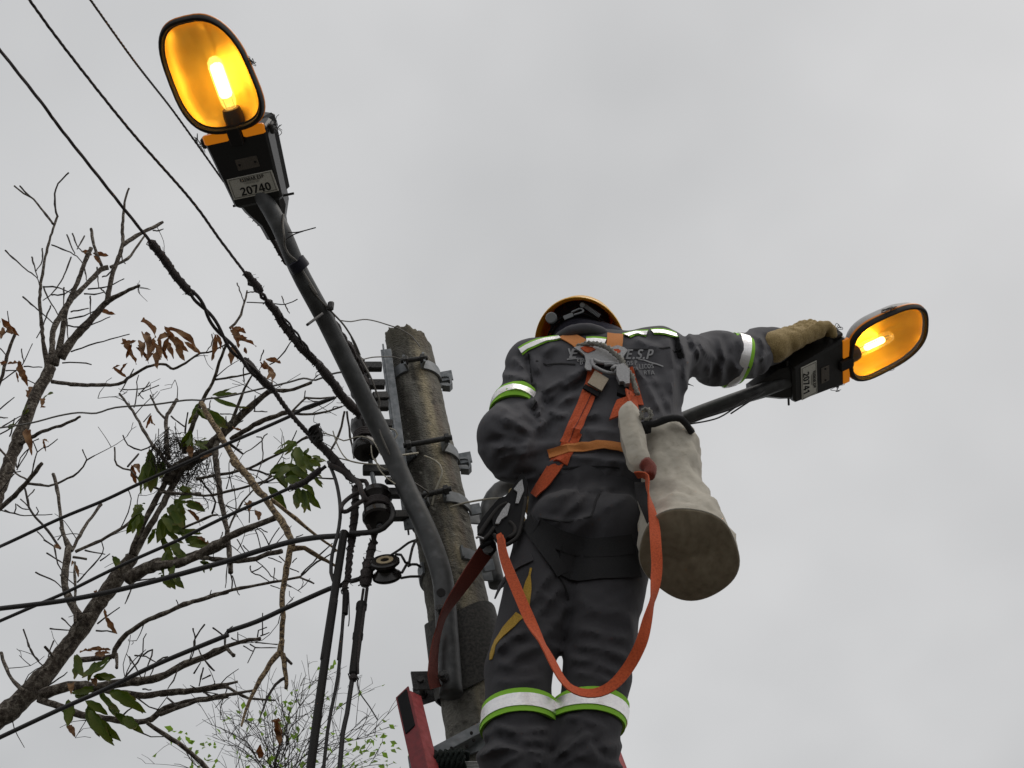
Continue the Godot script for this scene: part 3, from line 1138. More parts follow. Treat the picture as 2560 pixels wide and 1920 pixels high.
func pole() -> void:
	var root := thing("concrete_pole", pole_base, "leaning weathered concrete utility pole with a broken top and bolted steel collars", "utility pole")
	var top := (V(-.315,4.697,-3.1) - pole_base).dot(pole_dir)
	var n := FastNoiseLite.new()
	n.seed = 5
	n.frequency = 9.0
	n.fractal_octaves = 4
	var xf := pole_frame(pole_base)
	var hs := []
	var h := 0.0
	while h < top:
		hs.append(h)
		h += 0.3 if h < 2.6 else 0.009
	var rings := []
	var seg := 72
	for i in hs.size():
		var ring := PackedVector3Array()
		for j in seg:
			var a := TAU * j / seg
			var d := Vector3(cos(a), sin(a), 0)
			var q := Vector3(d.x * 0.07, d.y * 0.07, hs[i])
			var chip := n.get_noise_3dv(q * 2.0)
			var r := pole_r(hs[i]) + chip * 0.0025 - maxf(0.0, n.get_noise_3dv(q * 0.9 + Vector3(4, 0, 0)) - 0.32) * 0.03
			# the broken head: lower on the right and at the front, ragged
			var low := 0.055 + 0.045 * d.x - 0.01 * d.y + 0.03 * n.get_noise_3d(d.x * 0.25, d.y * 0.25, 7.0) + 0.018 * n.get_noise_3d(d.x * 0.9, d.y * 0.9, 2.0)
			var cut := top - low
			var hh: float = hs[i]
			if hh > cut:
				var over := (hh - cut) / maxf(low, 0.01)
				r *= maxf(0.03, 1.0 - over * over * 0.75 - over * 0.2)
				r += 0.006 * n.get_noise_3dv(q * 5.0)
			ring.append(xf * Vector3(d.x * r, d.y * r, -hh))
		rings.append(ring)
	var g := Geo.new()
	g.loft(rings, true, true, 180.0)
	g.paint(func(p: Vector3, _nn: Vector3) -> Color:
		var l := xf.affine_inverse() * p
		var a := atan2(l.y, l.x)
		var hh := -l.z
		var w := a + 0.16 * n.get_noise_3d(hh * 0.25, a, 1.0)
		var c := Color(0.16, 0.152, 0.13)
		c = c.lerp(Color(0.29, 0.28, 0.245), clampf(0.5 + 0.9 * n.get_noise_3d(l.x * 2.0, l.y * 2.0, hh * 0.7), 0, 1) * 0.6)
		var ochre := exp(-pow((w - 1.3) / 0.26, 2.0)) * clampf(0.75 + n.get_noise_3d(l.x * 3.0, 8.0, hh * 0.6) * 1.1 - maxf(0.0, 3.55 - hh) * 1.2, 0.0, 1.0)
		c = c.lerp(Color(0.55, 0.47, 0.31), ochre * 0.85)
		var rust := exp(-pow((w - 0.92) / 0.13, 2.0)) * clampf(n.get_noise_3d(1.0, 2.0, hh * 0.5) + 0.45, 0, 1)
		c = c.lerp(Color(0.22, 0.14, 0.1), rust * 0.7)
		var soot := exp(-pow((w - 2.15) / 0.5, 2.0)) * clampf(0.7 + n.get_noise_3d(l.x * 4.0, 3.0, hh * 0.4) * 1.5, 0.0, 1.0) * smoothstep(3.2, 4.0, hh)
		c = c.lerp(Color(0.035, 0.03, 0.023), soot * 0.9)
		c = c.lerp(Color(0.05, 0.046, 0.038), clampf(n.get_noise_3d(l.x * 5.0, l.y * 5.0, hh * 5.0 + 20.0) * 2.6 - 0.35, 0, 1) * 0.85)
		c = c.lerp(Color(0.5, 0.48, 0.42), clampf(n.get_noise_3d(l.x * 9.0, l.y * 9.0, hh * 9.0 + 50.0) * 3.0 - 1.2, 0, 1))
		c = c.lerp(Color(0.1, 0.088, 0.06), smoothstep(top - 0.16, top - 0.04, hh) * 0.75)
		return c)
	obj("shaft", g, M.concrete, root)
	# collars from the top down
	collar(root, V(-.28,4.499,-3.1), [[106.0, 268.0, 0.03, 0.0], [74.0, 4.0, 0.03, 0.035], [-16.0, -90.0, 0.035, 0.0]], [[90.0, 0.02, 0.038]], 0.036, M.galvanised)
	collar(root, V(-.227,4.191,-3.1), [[122.0, 268.0, 0.028, 0.0], [64.0, 4.0, 0.028, 0.035], [-16.0, -90.0, 0.035, 0.0]], [[93.0, 0.02, 0.066]], 0.036, M.galvanised)
	collar(root, V(-.19,4.015,-3.1), [[112.0, 268.0, 0.02, 0.0], [82.0, 4.0, 0.02, 0.028], [-20.0, -90.0, 0.03, 0.0]], [[100.0, 0.022, 0.05]], 0.034, M.galvanised)
	collar(root, V(-.156,3.832,-3.1), [[150.0, 268.0, 0.0, 0.0], [70.0, 4.0, 0.012, 0.03], [-20.0, -90.0, 0.03, 0.0]], [], 0.034, M.galvanised)
	collar(root, V(-.109,3.515,-3.08), [[166.0, 60.0, 0.06, 0.0], [196.0, 300.0, 0.06, 0.0]], [[181.0, 0.035, 0.042]], 0.05, M.steel_dark)
	collar(root, V(-.069,3.303,-3.08), [[172.0, 40.0, 0.09, 0.0], [188.0, 300.0, 0.05, 0.0]], [], 0.05, M.galvanised)
	# loops on the right-hand ears of the two upper collars
	for p in [V(-.28,4.499,-3.1), V(-.227,4.191,-3.1)]:
		var f := pole_frame(p)
		var r := pole_r((p - pole_base).dot(pole_dir)) + 0.005
		g = Geo.new()
		g.strip(PackedVector2Array([Vector2(-0.03, 0.002), Vector2(-0.008, 0.004), Vector2(0.0, 0.01), Vector2(0.001, 0.034), Vector2(-0.006, 0.042), Vector2(-0.026, 0.036)]), f * Transform3D(Basis(Vector3(1, 0, 0), Vector3(0, 0, 1), Vector3(0, -1, 0)), Vector3(r + 0.026, 0.0, 0)), 0.006, 0.026)
		obj("bracket_loop", g, M.galvanised, root)
	# sheet sleeve round the pole under the arm's foot
	rings = []
	for e in [[0.0, 0.012], [0.1, 0.014], [0.215, 0.011], [0.215, 0.008], [0.1, 0.01], [0.0, 0.008], [0.0, 0.012]]:
		var ring := PackedVector3Array()
		for j in 48:
			var a := TAU * j / 48
			var hh: float = (V(-.103,3.459,-3.1) - pole_base).dot(pole_dir) + e[0]
			var r: float = pole_r(hh) + e[1] + 0.004 * sin(a * 3.0)
			ring.append(xf * Vector3(cos(a) * r, sin(a) * r, -hh - 0.02 * sin(a * 2.0 + 0.6)))
		rings.append(ring)
	g = Geo.new()
	g.loft(rings, false, false, 40.0)
	obj("sheet_sleeve", g, M.sheet, root)
	# punched steel angle under the collar, level with the man's shins
	var br_ := obj("angle_brace", _angle(V(-.174,3.262,-2.99), V(-.055,3.333,-2.99), 0.03), M.galvanised, root)
	for q in [V(-.135,3.262,-2.972), V(-.101,3.268,-2.972), V(-.091,3.3,-2.972), V(-.086,3.282,-2.972)]:
		g = Geo.new()
		g.lathe([[0.0035, -0.004], [0.0035, 0.004]], along(Vector3(0, -0.3, 1), q), 8)
		obj("bolt_hole", g, M.rubber, br_)

func _angle(a: Vector3, b: Vector3, w: float) -> Geo:
	var g := Geo.new()
	var d := (b - a).normalized()
	var up := d.cross(Vector3(0, 0.35, 1)).normalized() * -1.0
	g.bar(a, b, w, 0.005, Vector3(0, 0.3, 1), 0.001)
	g.bar(a - up * w * 0.45 + Vector3(0, 0, -0.018), b - up * w * 0.45 + Vector3(0, 0, -0.018), 0.005, w, Vector3(0, 0.3, 1), 0.001)
	return g

func lamps() -> void:
	var a := street_lamp("lit amber street lamp numbered 20740, upper left, reaching out over the wires", "20740", V(-.658,4.572,-2.5), V(-.782,4.729,-2.03), 0.0,
		[V(-.602,4.514,-2.52),V(-.554,4.428,-2.59),V(-.519,4.382,-2.64),V(-.486,4.35,-2.7),V(-.434,4.279,-2.78),V(-.375,4.189,-2.86),V(-.313,4.085,-2.925),V(-.269,3.991,-2.955),V(-.232,3.911,-2.967),V(-.199,3.828,-2.975),V(-.174,3.746,-2.98),V(-.162,3.665,-2.985),V(-.14,3.41,-2.99)], 0.0222, 0.0275, 0.0019, 0.0165)
	var g := Geo.new()
	var ft := [V(-.162,3.692,-2.968),V(-.16,3.68,-2.968)]
	g.lathe([[0.011, 0.0], [0.011, 0.002]], along(Vector3(0, -0.2, 1), V(-.171,3.671,-2.958)), 14)
	obj("bolt_hole", g, M.rubber, a)
	for p in [V(-.157,3.437,-2.957), V(-.169,3.619,-2.957)]:
		g = Geo.new()
		g.tube(PackedVector3Array([p + Vector3(0, 0, -0.02), p + Vector3(-0.004, -0.004, 0.022)]), 0.007, 0.007, 10, 40.0)
		g.lathe([[0.013, 0.0], [0.013, 0.01], [0.01, 0.012]], along(Vector3(-0.1, -0.1, 1), p), 6, 20.0)
		obj("bolt", g, M.steel_dark, a)
	# blue-black tape that ties the supply cable to the arm
	g = Geo.new()
	g.tube(spline([V(-.555,4.424,-2.565),V(-.541,4.414,-2.585)], 0.008), 0.0252, 0.0256, 18, 40.0, 0.02)
	obj("tape_wrap", g, M.tape_blue, a)
	g = Geo.new()
	g.tube(spline([V(-.589,4.529,-2.5),V(-.586,4.488,-2.5),V(-.579,4.449,-2.505),V(-.58,4.441,-2.53),V(-.567,4.422,-2.545),V(-.549,4.411,-2.555),V(-.534,4.396,-2.575),V(-.495,4.337,-2.6)], 0.01), 0.0028, 0.0028, 6)
	g.tube(spline([V(-.529,4.398,-2.6),V(-.51,4.37,-2.62),V(-.49,4.361,-2.65),V(-.461,4.347,-2.68),V(-.434,4.333,-2.71),V(-.411,4.316,-2.75),V(-.398,4.306,-2.79)], 0.01), 0.0026, 0.0026, 6)
	g.tube(spline([V(-.42,4.334,-2.75),V(-.399,4.301,-2.79),V(-.368,4.24,-2.8),V(-.352,4.211,-2.83),V(-.344,4.193,-2.85),V(-.348,4.165,-2.87),V(-.339,4.115,-2.88),V(-.319,4.072,-2.9)], 0.01), 0.0026, 0.0026, 6)
	g.tube(spline([V(-.319,4.072,-2.9),V(-.3,4.044,-2.93),V(-.281,4.005,-2.94)], 0.01), 0.0026, 0.0026, 6)
	g.tube(spline([V(-.282,4.023,-2.94),V(-.251,4.006,-2.95),V(-.216,4.006,-2.99),V(-.219,4.003,-3),V(-.226,3.993,-3)], 0.01), 0.0026, 0.0024, 6)
	obj("supply_cable", g, M.wire_grey, a)
	g = Geo.new()
	g.tube(spline([V(-.578,4.454,-2.52),V(-.554,4.451,-2.5),V(-.527,4.441,-2.48)], 0.01), 0.0016, 0.0016, 5)
	obj("tie_wire", g, M.wire_dark, a)
	g = Geo.new()
	g.tube(spline([V(-.568,4.448,-2.49),V(-.54,4.437,-2.48),V(-.495,4.443,-2.47)], 0.01), 0.0016, 0.0016, 5)
	obj("tie_wire", g, M.wire_dark, a)
	g = Geo.new()
	g.tube(spline([V(-.483,4.306,-2.64),V(-.509,4.226,-2.6)], 0.01), 0.004, 0.004, 6)
	obj("rod_stub", g, M.wire_dark, a)
	g = Geo.new()
	g.box(Transform3D(Basis(), V(-.467,4.355,-2.66)), Vector3(0.016, 0.03, 0.014), 0.004)
	obj("tape_end", g, M.wire_dark, a)
	var b := street_lamp("lit amber street lamp numbered 20741, at the right under the gloved hand", "20741", V(.832,4.574,-3.2), V(1.266,4.812,-3.17), -0.16,
		[V(.759,4.571,-3.2),V(.532,4.465,-3.2),V(.365,4.374,-3.2),V(.179,4.27,-3.2),V(.067,4.224,-3.2),V(.011,4.209,-3.2),V(-.036,4.184,-3.2),V(-.063,4.124,-3.19),V(-.069,4.058,-3.19),V(-.062,3.977,-3.19),V(-.039,3.858,-3.19)], 0.021, 0.022, 0.0095, 0.0105)
	g = Geo.new()
	g.tube(spline([V(.731,4.517,-3.16),V(.688,4.481,-3.15),V(.628,4.431,-3.14)], 0.02), 0.0024, 0.0024, 5)
	g.tube(spline([V(.731,4.525,-3.17),V(.686,4.488,-3.17),V(.627,4.44,-3.17)], 0.02), 0.0024, 0.0024, 5)
	g.tube(spline([V(.684,4.467,-3.14),V(.615,4.418,-3.13),V(.493,4.369,-3.13)], 0.02), 0.0024, 0.0024, 5)
	g.tube(spline([V(.676,4.495,-3.17),V(.605,4.426,-3.16),V(.559,4.396,-3.15),V(.493,4.381,-3.15)], 0.02), 0.0024, 0.0024, 5)
	obj("supply_cable", g, M.wire_dark, b)

# ---------------------------------------------------------------- insulators on their rack
func spool(label: String, a: Vector3, b: Vector3, r: float, tan_face: bool) -> void:
	var d := b - a
	var h := d.length()
	var root := thing("spool_insulator", (a + b) / 2, label, "insulator", "dark ceramic spool insulators left of the pole")
	var xf := along(d, a)
	var g := Geo.new()
	g.lathe([[0.009, 0.0], [r * 0.9, 0.0], [r, h * 0.06], [r, h * 0.2], [r * 0.72, h * 0.36], [r * 0.62, h * 0.5], [r * 0.72, h * 0.64], [r, h * 0.8], [r, h * 0.94], [r * 0.9, h], [r * 0.62, h], [r * 0.6, h * 0.97], [0.009, h * 0.97]], xf, 32, 30.0)
	obj("spool_body", g, M.ceramic_dark, root)
	if tan_face:
		g = Geo.new()
		g.lathe([[r * 0.3, h * 0.96], [r * 0.3, h * 1.015], [r * 0.58, h * 1.015], [r * 0.58, h * 0.96]], xf, 28, 30.0)
		obj("bushing_ring", g, M.ceramic_tan, root)
	else:
		g = Geo.new()
		for t in 4:
			var pts := []
			for q in 13:
				var an := TAU * q / 12.0
				pts.append(xf * Vector3(cos(an) * r * 0.78, h * (0.4 + 0.06 * t), sin(an) * r * 0.78))
			g.tube(spline(pts, 0.01), 0.004, 0.004, 6)
		obj("binding_wire", g, M.cable_worn, root)

func rack() -> void:
	var at := V(-.304,3.932,-3.06)
	var root := thing("insulator_rack", at, "galvanised steel rack with black brackets bolted along the left of the pole", "bracket rack")
	var g := Geo.new()
	g.bar(V(-.369,4.579,-3.05), V(-.267,3.932,-3.05), 0.005, 0.05, Vector3(0, 0, 1), 0.001)
	g.bar(V(-.36,4.56,-3.03), V(-.26,3.917,-3.03), 0.03, 0.005, Vector3(0, 0, 1), 0.001)
	obj("rail", g, M.galvanised, root)
	var arms := [[V(-.417,4.492,-3.03), V(-.367,4.492,-3.03)], [V(-.407,4.424,-3.03), V(-.355,4.424,-3.03)], [V(-.384,4.367,-3.02), V(-.344,4.378,-3.03)], [V(-.373,4.343,-3.03), V(-.34,4.343,-3.03)], [V(-.438,4.277,-3.03), V(-.325,4.274,-3.03)], [V(-.394,4.105,-3.02), V(-.297,4.114,-3.03)], [V(-.372,4.028,-3.02), V(-.281,4.043,-3.04)], [V(-.355,3.936,-3), V(-.269,3.962,-3.03)]]
	for a in arms:
		g = Geo.new()
		g.bar(a[0], a[1], 0.026, 0.02, Vector3(0, 0, 1), 0.002)
		obj("bracket", g, M.steel_dark, root)
	g = Geo.new()
	g.tube(PackedVector3Array([V(-.383,4.184,-3.02), V(-.371,4.106,-3.02), V(-.356,4.038,-3.02)]), 0.0065, 0.0065, 10, 40.0)
	obj("pin_rod", g, M.galvanised, root)
	g = Geo.new()
	g.tube(PackedVector3Array([V(-.343,3.948,-3), V(-.334,3.9,-3)]), 0.0085, 0.0085, 12, 40.0)
	obj("pin_rod", g, M.galvanised, root)
	g = Geo.new()
	g.bar(V(-.327,4.054,-3), V(-.292,4.076,-3.03), 0.016, 0.02, Vector3(0, 0, 1), 0.003)
	obj("bolt", g, M.steel_dark, root)
	spool("dark spool insulator wound with cable, topmost and half behind the lamp arm", V(-.415,4.366,-3.01), V(-.428,4.454,-3.02), 0.029, false)
	spool("dark spool insulator on its steel pin, middle one left of the lamp arm", V(-.385,4.139,-2.99), V(-.399,4.254,-3), 0.037, false)
	spool("dark spool insulator held between two black brackets beside the lamp arm bend", V(-.338,3.908,-2.98), V(-.349,4.004,-2.99), 0.04, false)
	spool("dark spool insulator with a tan ring hanging lowest from black wires", V(-.309,3.757,-3.02), V(-.314,3.781,-2.975), 0.0365, true)

# ---------------------------------------------------------------- trees
func trees() -> void:
	fine = Geo.new()
	for k in 2:
		for s in 5:
			leaf_mesh.append(make_leaf(k == 1, s + k * 5))
	tree_root = thing("bare_tree", V(-1.66,2.385,-4.6) * Vector3(1, 0, 1), "half bare mango tree with dry brown and green leaves, left of the pole", "tree")
	var foot := tree_root.position
	limb("trunk", [foot, foot + Vector3(0.05, 0.8, 0.02), foot + Vector3(-0.02, 1.7, 0.0), V(-2.076,3.784,-4.55)], 0.16, 0.09, M.bark, tree_root)
	limb("branch", [foot + Vector3(-0.02, 1.7, 0.0), V(-2.165,3.932,-4.65), V(-2.147,4.813,-4.75)], 0.09, 0.036, M.bark, tree_root)
	broken_root = thing("broken_branch", V(-.588,3.989,-3.2), "broken branch with torn pale bark hanging upside down over the cables", "branch")
	br([V(-2.147,4.813,-4.75),V(-2.105,5.096,-4.71),V(-2.068,5.382,-4.673),V(-2.05,5.537,-4.654),V(-2.031,5.692,-4.635),V(-2.01,5.846,-4.617),V(-1.989,5.921,-4.608),V(-1.975,5.988,-4.6)],0.0304,0.0248)
	br([V(-1.983,5.963,-4.6),V(-1.995,6.017,-4.581),V(-2.022,6.102,-4.55)],0.0134,0.0088)
	br([V(-2.022,6.104,-4.55),V(-2.053,6.227,-4.532),V(-2.076,6.326,-4.517),V(-2.09,6.461,-4.498),V(-2.094,6.634,-4.474),V(-2.088,6.737,-4.459),V(-2.082,6.804,-4.45)],0.0088,0.0050)
	br([V(-2.091,6.747,-4.45),V(-2.178,6.878,-4.468),V(-2.247,6.972,-4.481),V(-2.29,7.007,-4.489),V(-2.355,7.078,-4.5)],0.0060,0.0040)
	tw([V(-2.253,6.975,-4.48),V(-2.329,7.078,-4.5)],0.0039,0.0034)
	tw([V(-2.08,6.797,-4.45),V(-2.094,6.825,-4.445),V(-2.118,6.961,-4.421),V(-2.071,7.053,-4.4)],0.0044,0.0034)
	br([V(-1.977,6.008,-4.6),V(-2.021,6.225,-4.626),V(-2.016,6.338,-4.641),V(-2.004,6.428,-4.653),V(-1.987,6.493,-4.662),V(-1.95,6.598,-4.678),V(-1.913,6.705,-4.694),V(-1.885,6.728,-4.7)],0.0134,0.0113)
	br([V(-1.913,6.728,-4.7),V(-1.971,6.854,-4.7),V(-2.019,7.001,-4.7)],0.0079,0.0075)
	br([V(-1.876,6.728,-4.7),V(-1.813,6.809,-4.72),V(-1.795,6.891,-4.733),V(-1.772,7.006,-4.75)],0.0079,0.0047)
	br([V(-1.955,6.001,-4.6),V(-1.959,6.191,-4.57),V(-1.96,6.321,-4.55),V(-1.937,6.44,-4.531),V(-1.924,6.556,-4.513),V(-1.907,6.639,-4.5)],0.0140,0.0098)
	br([V(-1.946,6.044,-4.6),V(-1.895,6.137,-4.568),V(-1.84,6.205,-4.54),V(-1.785,6.281,-4.512),V(-1.759,6.307,-4.5)],0.0218,0.0137)
	br([V(-1.769,6.277,-4.5),V(-1.769,6.429,-4.476),V(-1.751,6.564,-4.454),V(-1.749,6.619,-4.446),V(-1.764,6.703,-4.434),V(-1.776,6.869,-4.41),V(-1.769,6.939,-4.4)],0.0132,0.0045)
	br([V(-1.749,6.599,-4.45),V(-1.705,6.685,-4.468),V(-1.662,6.743,-4.482),V(-1.611,6.818,-4.5)],0.0108,0.0072)
	br([V(-1.764,6.292,-4.5),V(-1.698,6.293,-4.457),V(-1.608,6.286,-4.4)],0.0126,0.0057)
	tw([V(-2.317,6.678,-4.55),V(-2.196,6.522,-4.504),V(-2.099,6.411,-4.467),V(-2.066,6.343,-4.45)],0.0036,0.0021)
	tw([V(-2.186,6.633,-4.55),V(-2.117,6.467,-4.483),V(-2.083,6.389,-4.45)],0.0036,0.0021)
	tw([V(-2.151,6.691,-4.55),V(-2.108,6.547,-4.497),V(-2.099,6.432,-4.45)],0.0036,0.0021)
	tw([V(-2.113,6.716,-4.55),V(-1.971,6.58,-4.484),V(-1.908,6.487,-4.45)],0.0036,0.0021)
	tw([V(-2.058,6.786,-4.55),V(-1.951,6.543,-4.45)],0.0036,0.0022)
	tw([V(-2.034,6.795,-4.55),V(-1.97,6.645,-4.491),V(-1.916,6.555,-4.45)],0.0036,0.0022)
	tw([V(-1.975,6.778,-4.55),V(-1.947,6.575,-4.45)],0.0036,0.0022)
	tw([V(-2.007,6.633,-4.55),V(-1.998,6.446,-4.507),V(-2.008,6.308,-4.471),V(-2.029,6.244,-4.45)],0.0036,0.0021)
	tw([V(-2.091,6.437,-4.55),V(-2.011,6.385,-4.504),V(-1.916,6.289,-4.45)],0.0035,0.0021)
	tw([V(-2.042,6.383,-4.55),V(-1.96,6.33,-4.493),V(-1.915,6.323,-4.45)],0.0035,0.0021)
	tw([V(-2.168,6.371,-4.55),V(-2.065,6.243,-4.504),V(-1.949,6.099,-4.45)],0.0035,0.0021)
	tw([V(-2.091,6.437,-4.55),V(-2.037,6.321,-4.513),V(-1.935,6.14,-4.45)],0.0035,0.0021)
	tw([V(-1.998,6.43,-4.55),V(-1.93,6.203,-4.45)],0.0035,0.0021)
	tw([V(-1.937,6.234,-4.55),V(-1.85,6.198,-4.497),V(-1.784,6.188,-4.45)],0.0034,0.0021)
	tw([V(-1.939,6.193,-4.55),V(-1.873,6.155,-4.523),V(-1.813,6.139,-4.497),V(-1.719,6.143,-4.45)],0.0034,0.0021)
	tw([V(-1.935,6.276,-4.55),V(-1.822,6.195,-4.45)],0.0034,0.0021)
	tw([V(-1.87,6.375,-4.55),V(-1.805,6.151,-4.45)],0.0035,0.0021)
	tw([V(-1.886,6.032,-4.55),V(-1.77,6.04,-4.506),V(-1.618,6.038,-4.45)],0.0034,0.0020)
	tw([V(-1.889,6.422,-4.55),V(-1.786,6.383,-4.499),V(-1.702,6.381,-4.45)],0.0035,0.0021)
	tw([V(-1.899,6.391,-4.55),V(-1.837,6.338,-4.503),V(-1.771,6.297,-4.45)],0.0035,0.0021)
	tw([V(-1.876,6.564,-4.55),V(-1.802,6.323,-4.45)],0.0035,0.0021)
	tw([V(-1.944,6.23,-4.55),V(-1.873,6.013,-4.45)],0.0034,0.0020)
	tw([V(-2.033,6.314,-4.55),V(-2.015,6.144,-4.494),V(-2.006,6.016,-4.45)],0.0035,0.0020)
	tw([V(-1.932,6.556,-4.55),V(-1.864,6.37,-4.45)],0.0035,0.0021)
	tw([V(-1.837,6.43,-4.55),V(-1.763,6.285,-4.45)],0.0035,0.0021)
	tw([V(-1.84,6.501,-4.55),V(-1.795,6.46,-4.498),V(-1.765,6.44,-4.45)],0.0035,0.0021)
	tw([V(-1.664,6.816,-4.55),V(-1.616,6.75,-4.493),V(-1.583,6.712,-4.45)],0.0036,0.0022)
	tw([V(-1.789,6.687,-4.55),V(-1.743,6.536,-4.48),V(-1.714,6.479,-4.45)],0.0036,0.0021)
	br([V(-2.328,6.106,-4.9),V(-2.303,6.161,-4.879),V(-2.297,6.195,-4.868),V(-2.29,6.287,-4.838),V(-2.269,6.404,-4.8)],0.0086,0.0072)
	tw([V(-2.266,6.087,-4.8),V(-2.194,6.147,-4.778),V(-2.173,6.183,-4.769),V(-2.152,6.277,-4.75)],0.0029,0.0019)
	tw([V(-2.315,6.296,-4.8),V(-2.254,6.206,-4.75)],0.0030,0.0019)
	tw([V(-2.216,6.292,-4.8),V(-2.166,6.161,-4.75)],0.0030,0.0019)
	tw([V(-2.181,6.183,-4.8),V(-2.077,6.131,-4.75)],0.0030,0.0019)
	tw([V(-2.158,6.105,-4.8),V(-2.075,6.026,-4.75)],0.0029,0.0018)
	tw([V(-2.255,6.157,-4.8),V(-2.179,6.113,-4.75)],0.0030,0.0019)
	tw([V(-2.324,6.38,-4.8),V(-2.296,6.415,-4.78),V(-2.313,6.487,-4.75)],0.0030,0.0019)
	br([V(-1.952,5.904,-4.6),V(-1.871,5.862,-4.57),V(-1.75,5.812,-4.524),V(-1.623,5.772,-4.474),V(-1.581,5.783,-4.453),V(-1.519,5.804,-4.421),V(-1.46,5.806,-4.394),V(-1.409,5.786,-4.374),V(-1.371,5.747,-4.358),V(-1.32,5.757,-4.333),V(-1.26,5.78,-4.3)],0.0092,0.0044)
	tw([V(-1.26,5.78,-4.3),V(-1.196,5.748,-4.255),V(-1.132,5.74,-4.2)],0.0039,0.0024)
	tw([V(-1.931,6.013,-4.6),V(-1.862,6.017,-4.6),V(-1.803,6.003,-4.6)],0.0031,0.0021)
	br([V(-2.034,5.59,-4.65),V(-1.968,5.585,-4.595),V(-1.911,5.578,-4.55),V(-1.779,5.537,-4.452),V(-1.715,5.526,-4.4)],0.0089,0.0053)
	tw([V(-2.236,5.915,-4.8),V(-2.136,5.905,-4.7)],0.0031,0.0021)
	tw([V(-2.227,5.878,-4.8),V(-2.137,5.787,-4.7)],0.0031,0.0020)
	tw([V(-2.194,5.824,-4.8),V(-2.085,5.797,-4.7)],0.0031,0.0020)
	tw([V(-2.203,5.776,-4.8),V(-2.133,5.774,-4.75),V(-2.079,5.791,-4.7)],0.0031,0.0020)
	tw([V(-2.099,5.661,-4.8),V(-2.061,5.566,-4.765),V(-2.009,5.616,-4.7)],0.0031,0.0020)
	tw([V(-2.15,5.769,-4.8),V(-2.12,5.779,-4.733),V(-2.108,5.784,-4.7)],0.0031,0.0020)
	br([V(-2.187,5.059,-4.7),V(-2.082,5.124,-4.599),V(-1.975,5.158,-4.515),V(-1.912,5.177,-4.464),V(-1.854,5.206,-4.412),V(-1.793,5.244,-4.35)],0.0141,0.0078)
	br([V(-1.87,5.225,-4.45),V(-1.784,5.174,-4.398),V(-1.736,5.151,-4.367),V(-1.668,5.14,-4.316),V(-1.618,5.136,-4.277),V(-1.58,5.155,-4.229),V(-1.545,5.154,-4.2)],0.0060,0.0027)
	tw([V(-1.671,5.353,-4.4),V(-1.625,5.256,-4.35)],0.0026,0.0018)
	tw([V(-1.845,5.196,-4.4),V(-1.839,5.241,-4.39),V(-1.833,5.318,-4.372),V(-1.793,5.339,-4.361),V(-1.759,5.366,-4.35)],0.0025,0.0019)
	tw([V(-1.844,5.341,-4.4),V(-1.859,5.368,-4.367),V(-1.833,5.366,-4.35)],0.0026,0.0019)
	tw([V(-1.943,5.143,-4.4),V(-1.887,5.191,-4.35)],0.0025,0.0018)
	tw([V(-1.903,5.25,-4.4),V(-1.892,5.29,-4.375),V(-1.86,5.317,-4.35)],0.0025,0.0019)
	tw([V(-1.934,5.235,-4.4),V(-1.866,5.203,-4.35)],0.0025,0.0018)
	tw([V(-1.922,5.056,-4.4),V(-1.858,5.028,-4.386),V(-1.816,5.01,-4.377),V(-1.767,5.004,-4.365),V(-1.702,4.997,-4.35)],0.0025,0.0018)
	tw([V(-1.857,5.108,-4.4),V(-1.796,5.031,-4.35)],0.0025,0.0018)
	tw([V(-1.865,5.082,-4.4),V(-1.832,5.044,-4.377),V(-1.794,5.02,-4.35)],0.0025,0.0018)
	tw([V(-1.815,5.155,-4.4),V(-1.817,5.091,-4.364),V(-1.81,5.063,-4.35)],0.0025,0.0018)
	tw([V(-1.904,5.056,-4.4),V(-1.854,5.02,-4.375),V(-1.85,5.048,-4.35)],0.0025,0.0018)
	tw([V(-1.781,5.031,-4.4),V(-1.766,5.031,-4.375),V(-1.769,5.031,-4.35)],0.0025,0.0018)
	tw([V(-1.676,4.916,-4.4),V(-1.646,4.911,-4.35)],0.0024,0.0018)
	tw([V(-1.76,4.954,-4.4),V(-1.705,4.878,-4.35)],0.0025,0.0018)
	br([V(-2.05,5.451,-4.5),V(-1.977,5.366,-4.48),V(-1.933,5.292,-4.465),V(-1.874,5.243,-4.45)],0.0053,0.0033)
	tw([V(-1.895,5.242,-4.5),V(-1.867,5.175,-4.491),V(-1.852,5.136,-4.486),V(-1.815,5.083,-4.478),V(-1.765,5.029,-4.469),V(-1.711,4.959,-4.457),V(-1.678,4.914,-4.45)],0.0038,0.0045)
	br([V(-1.72,5.149,-4.3),V(-1.693,5.091,-4.292),V(-1.661,4.996,-4.28),V(-1.628,4.891,-4.267),V(-1.595,4.807,-4.255),V(-1.578,4.77,-4.25)],0.0063,0.0064)
	br([V(-2.018,3.998,-4.5),V(-1.845,4.1,-4.439),V(-1.713,4.172,-4.393),V(-1.653,4.217,-4.371),V(-1.604,4.267,-4.349),V(-1.56,4.323,-4.328),V(-1.516,4.385,-4.305),V(-1.473,4.452,-4.281),V(-1.43,4.525,-4.257),V(-1.39,4.585,-4.236),V(-1.35,4.651,-4.214),V(-1.326,4.694,-4.2)],0.0419,0.0249)
	br([V(-1.453,4.436,-4.2),V(-1.505,4.509,-4.2),V(-1.54,4.589,-4.2),V(-1.549,4.658,-4.2),V(-1.555,4.735,-4.2)],0.0144,0.0125)
	br([V(-1.546,4.735,-4.2),V(-1.598,4.817,-4.253),V(-1.64,4.896,-4.3)],0.0063,0.0060)
	br([V(-1.542,4.717,-4.2),V(-1.54,4.782,-4.222),V(-1.531,4.891,-4.26),V(-1.513,5.004,-4.3)],0.0063,0.0056)
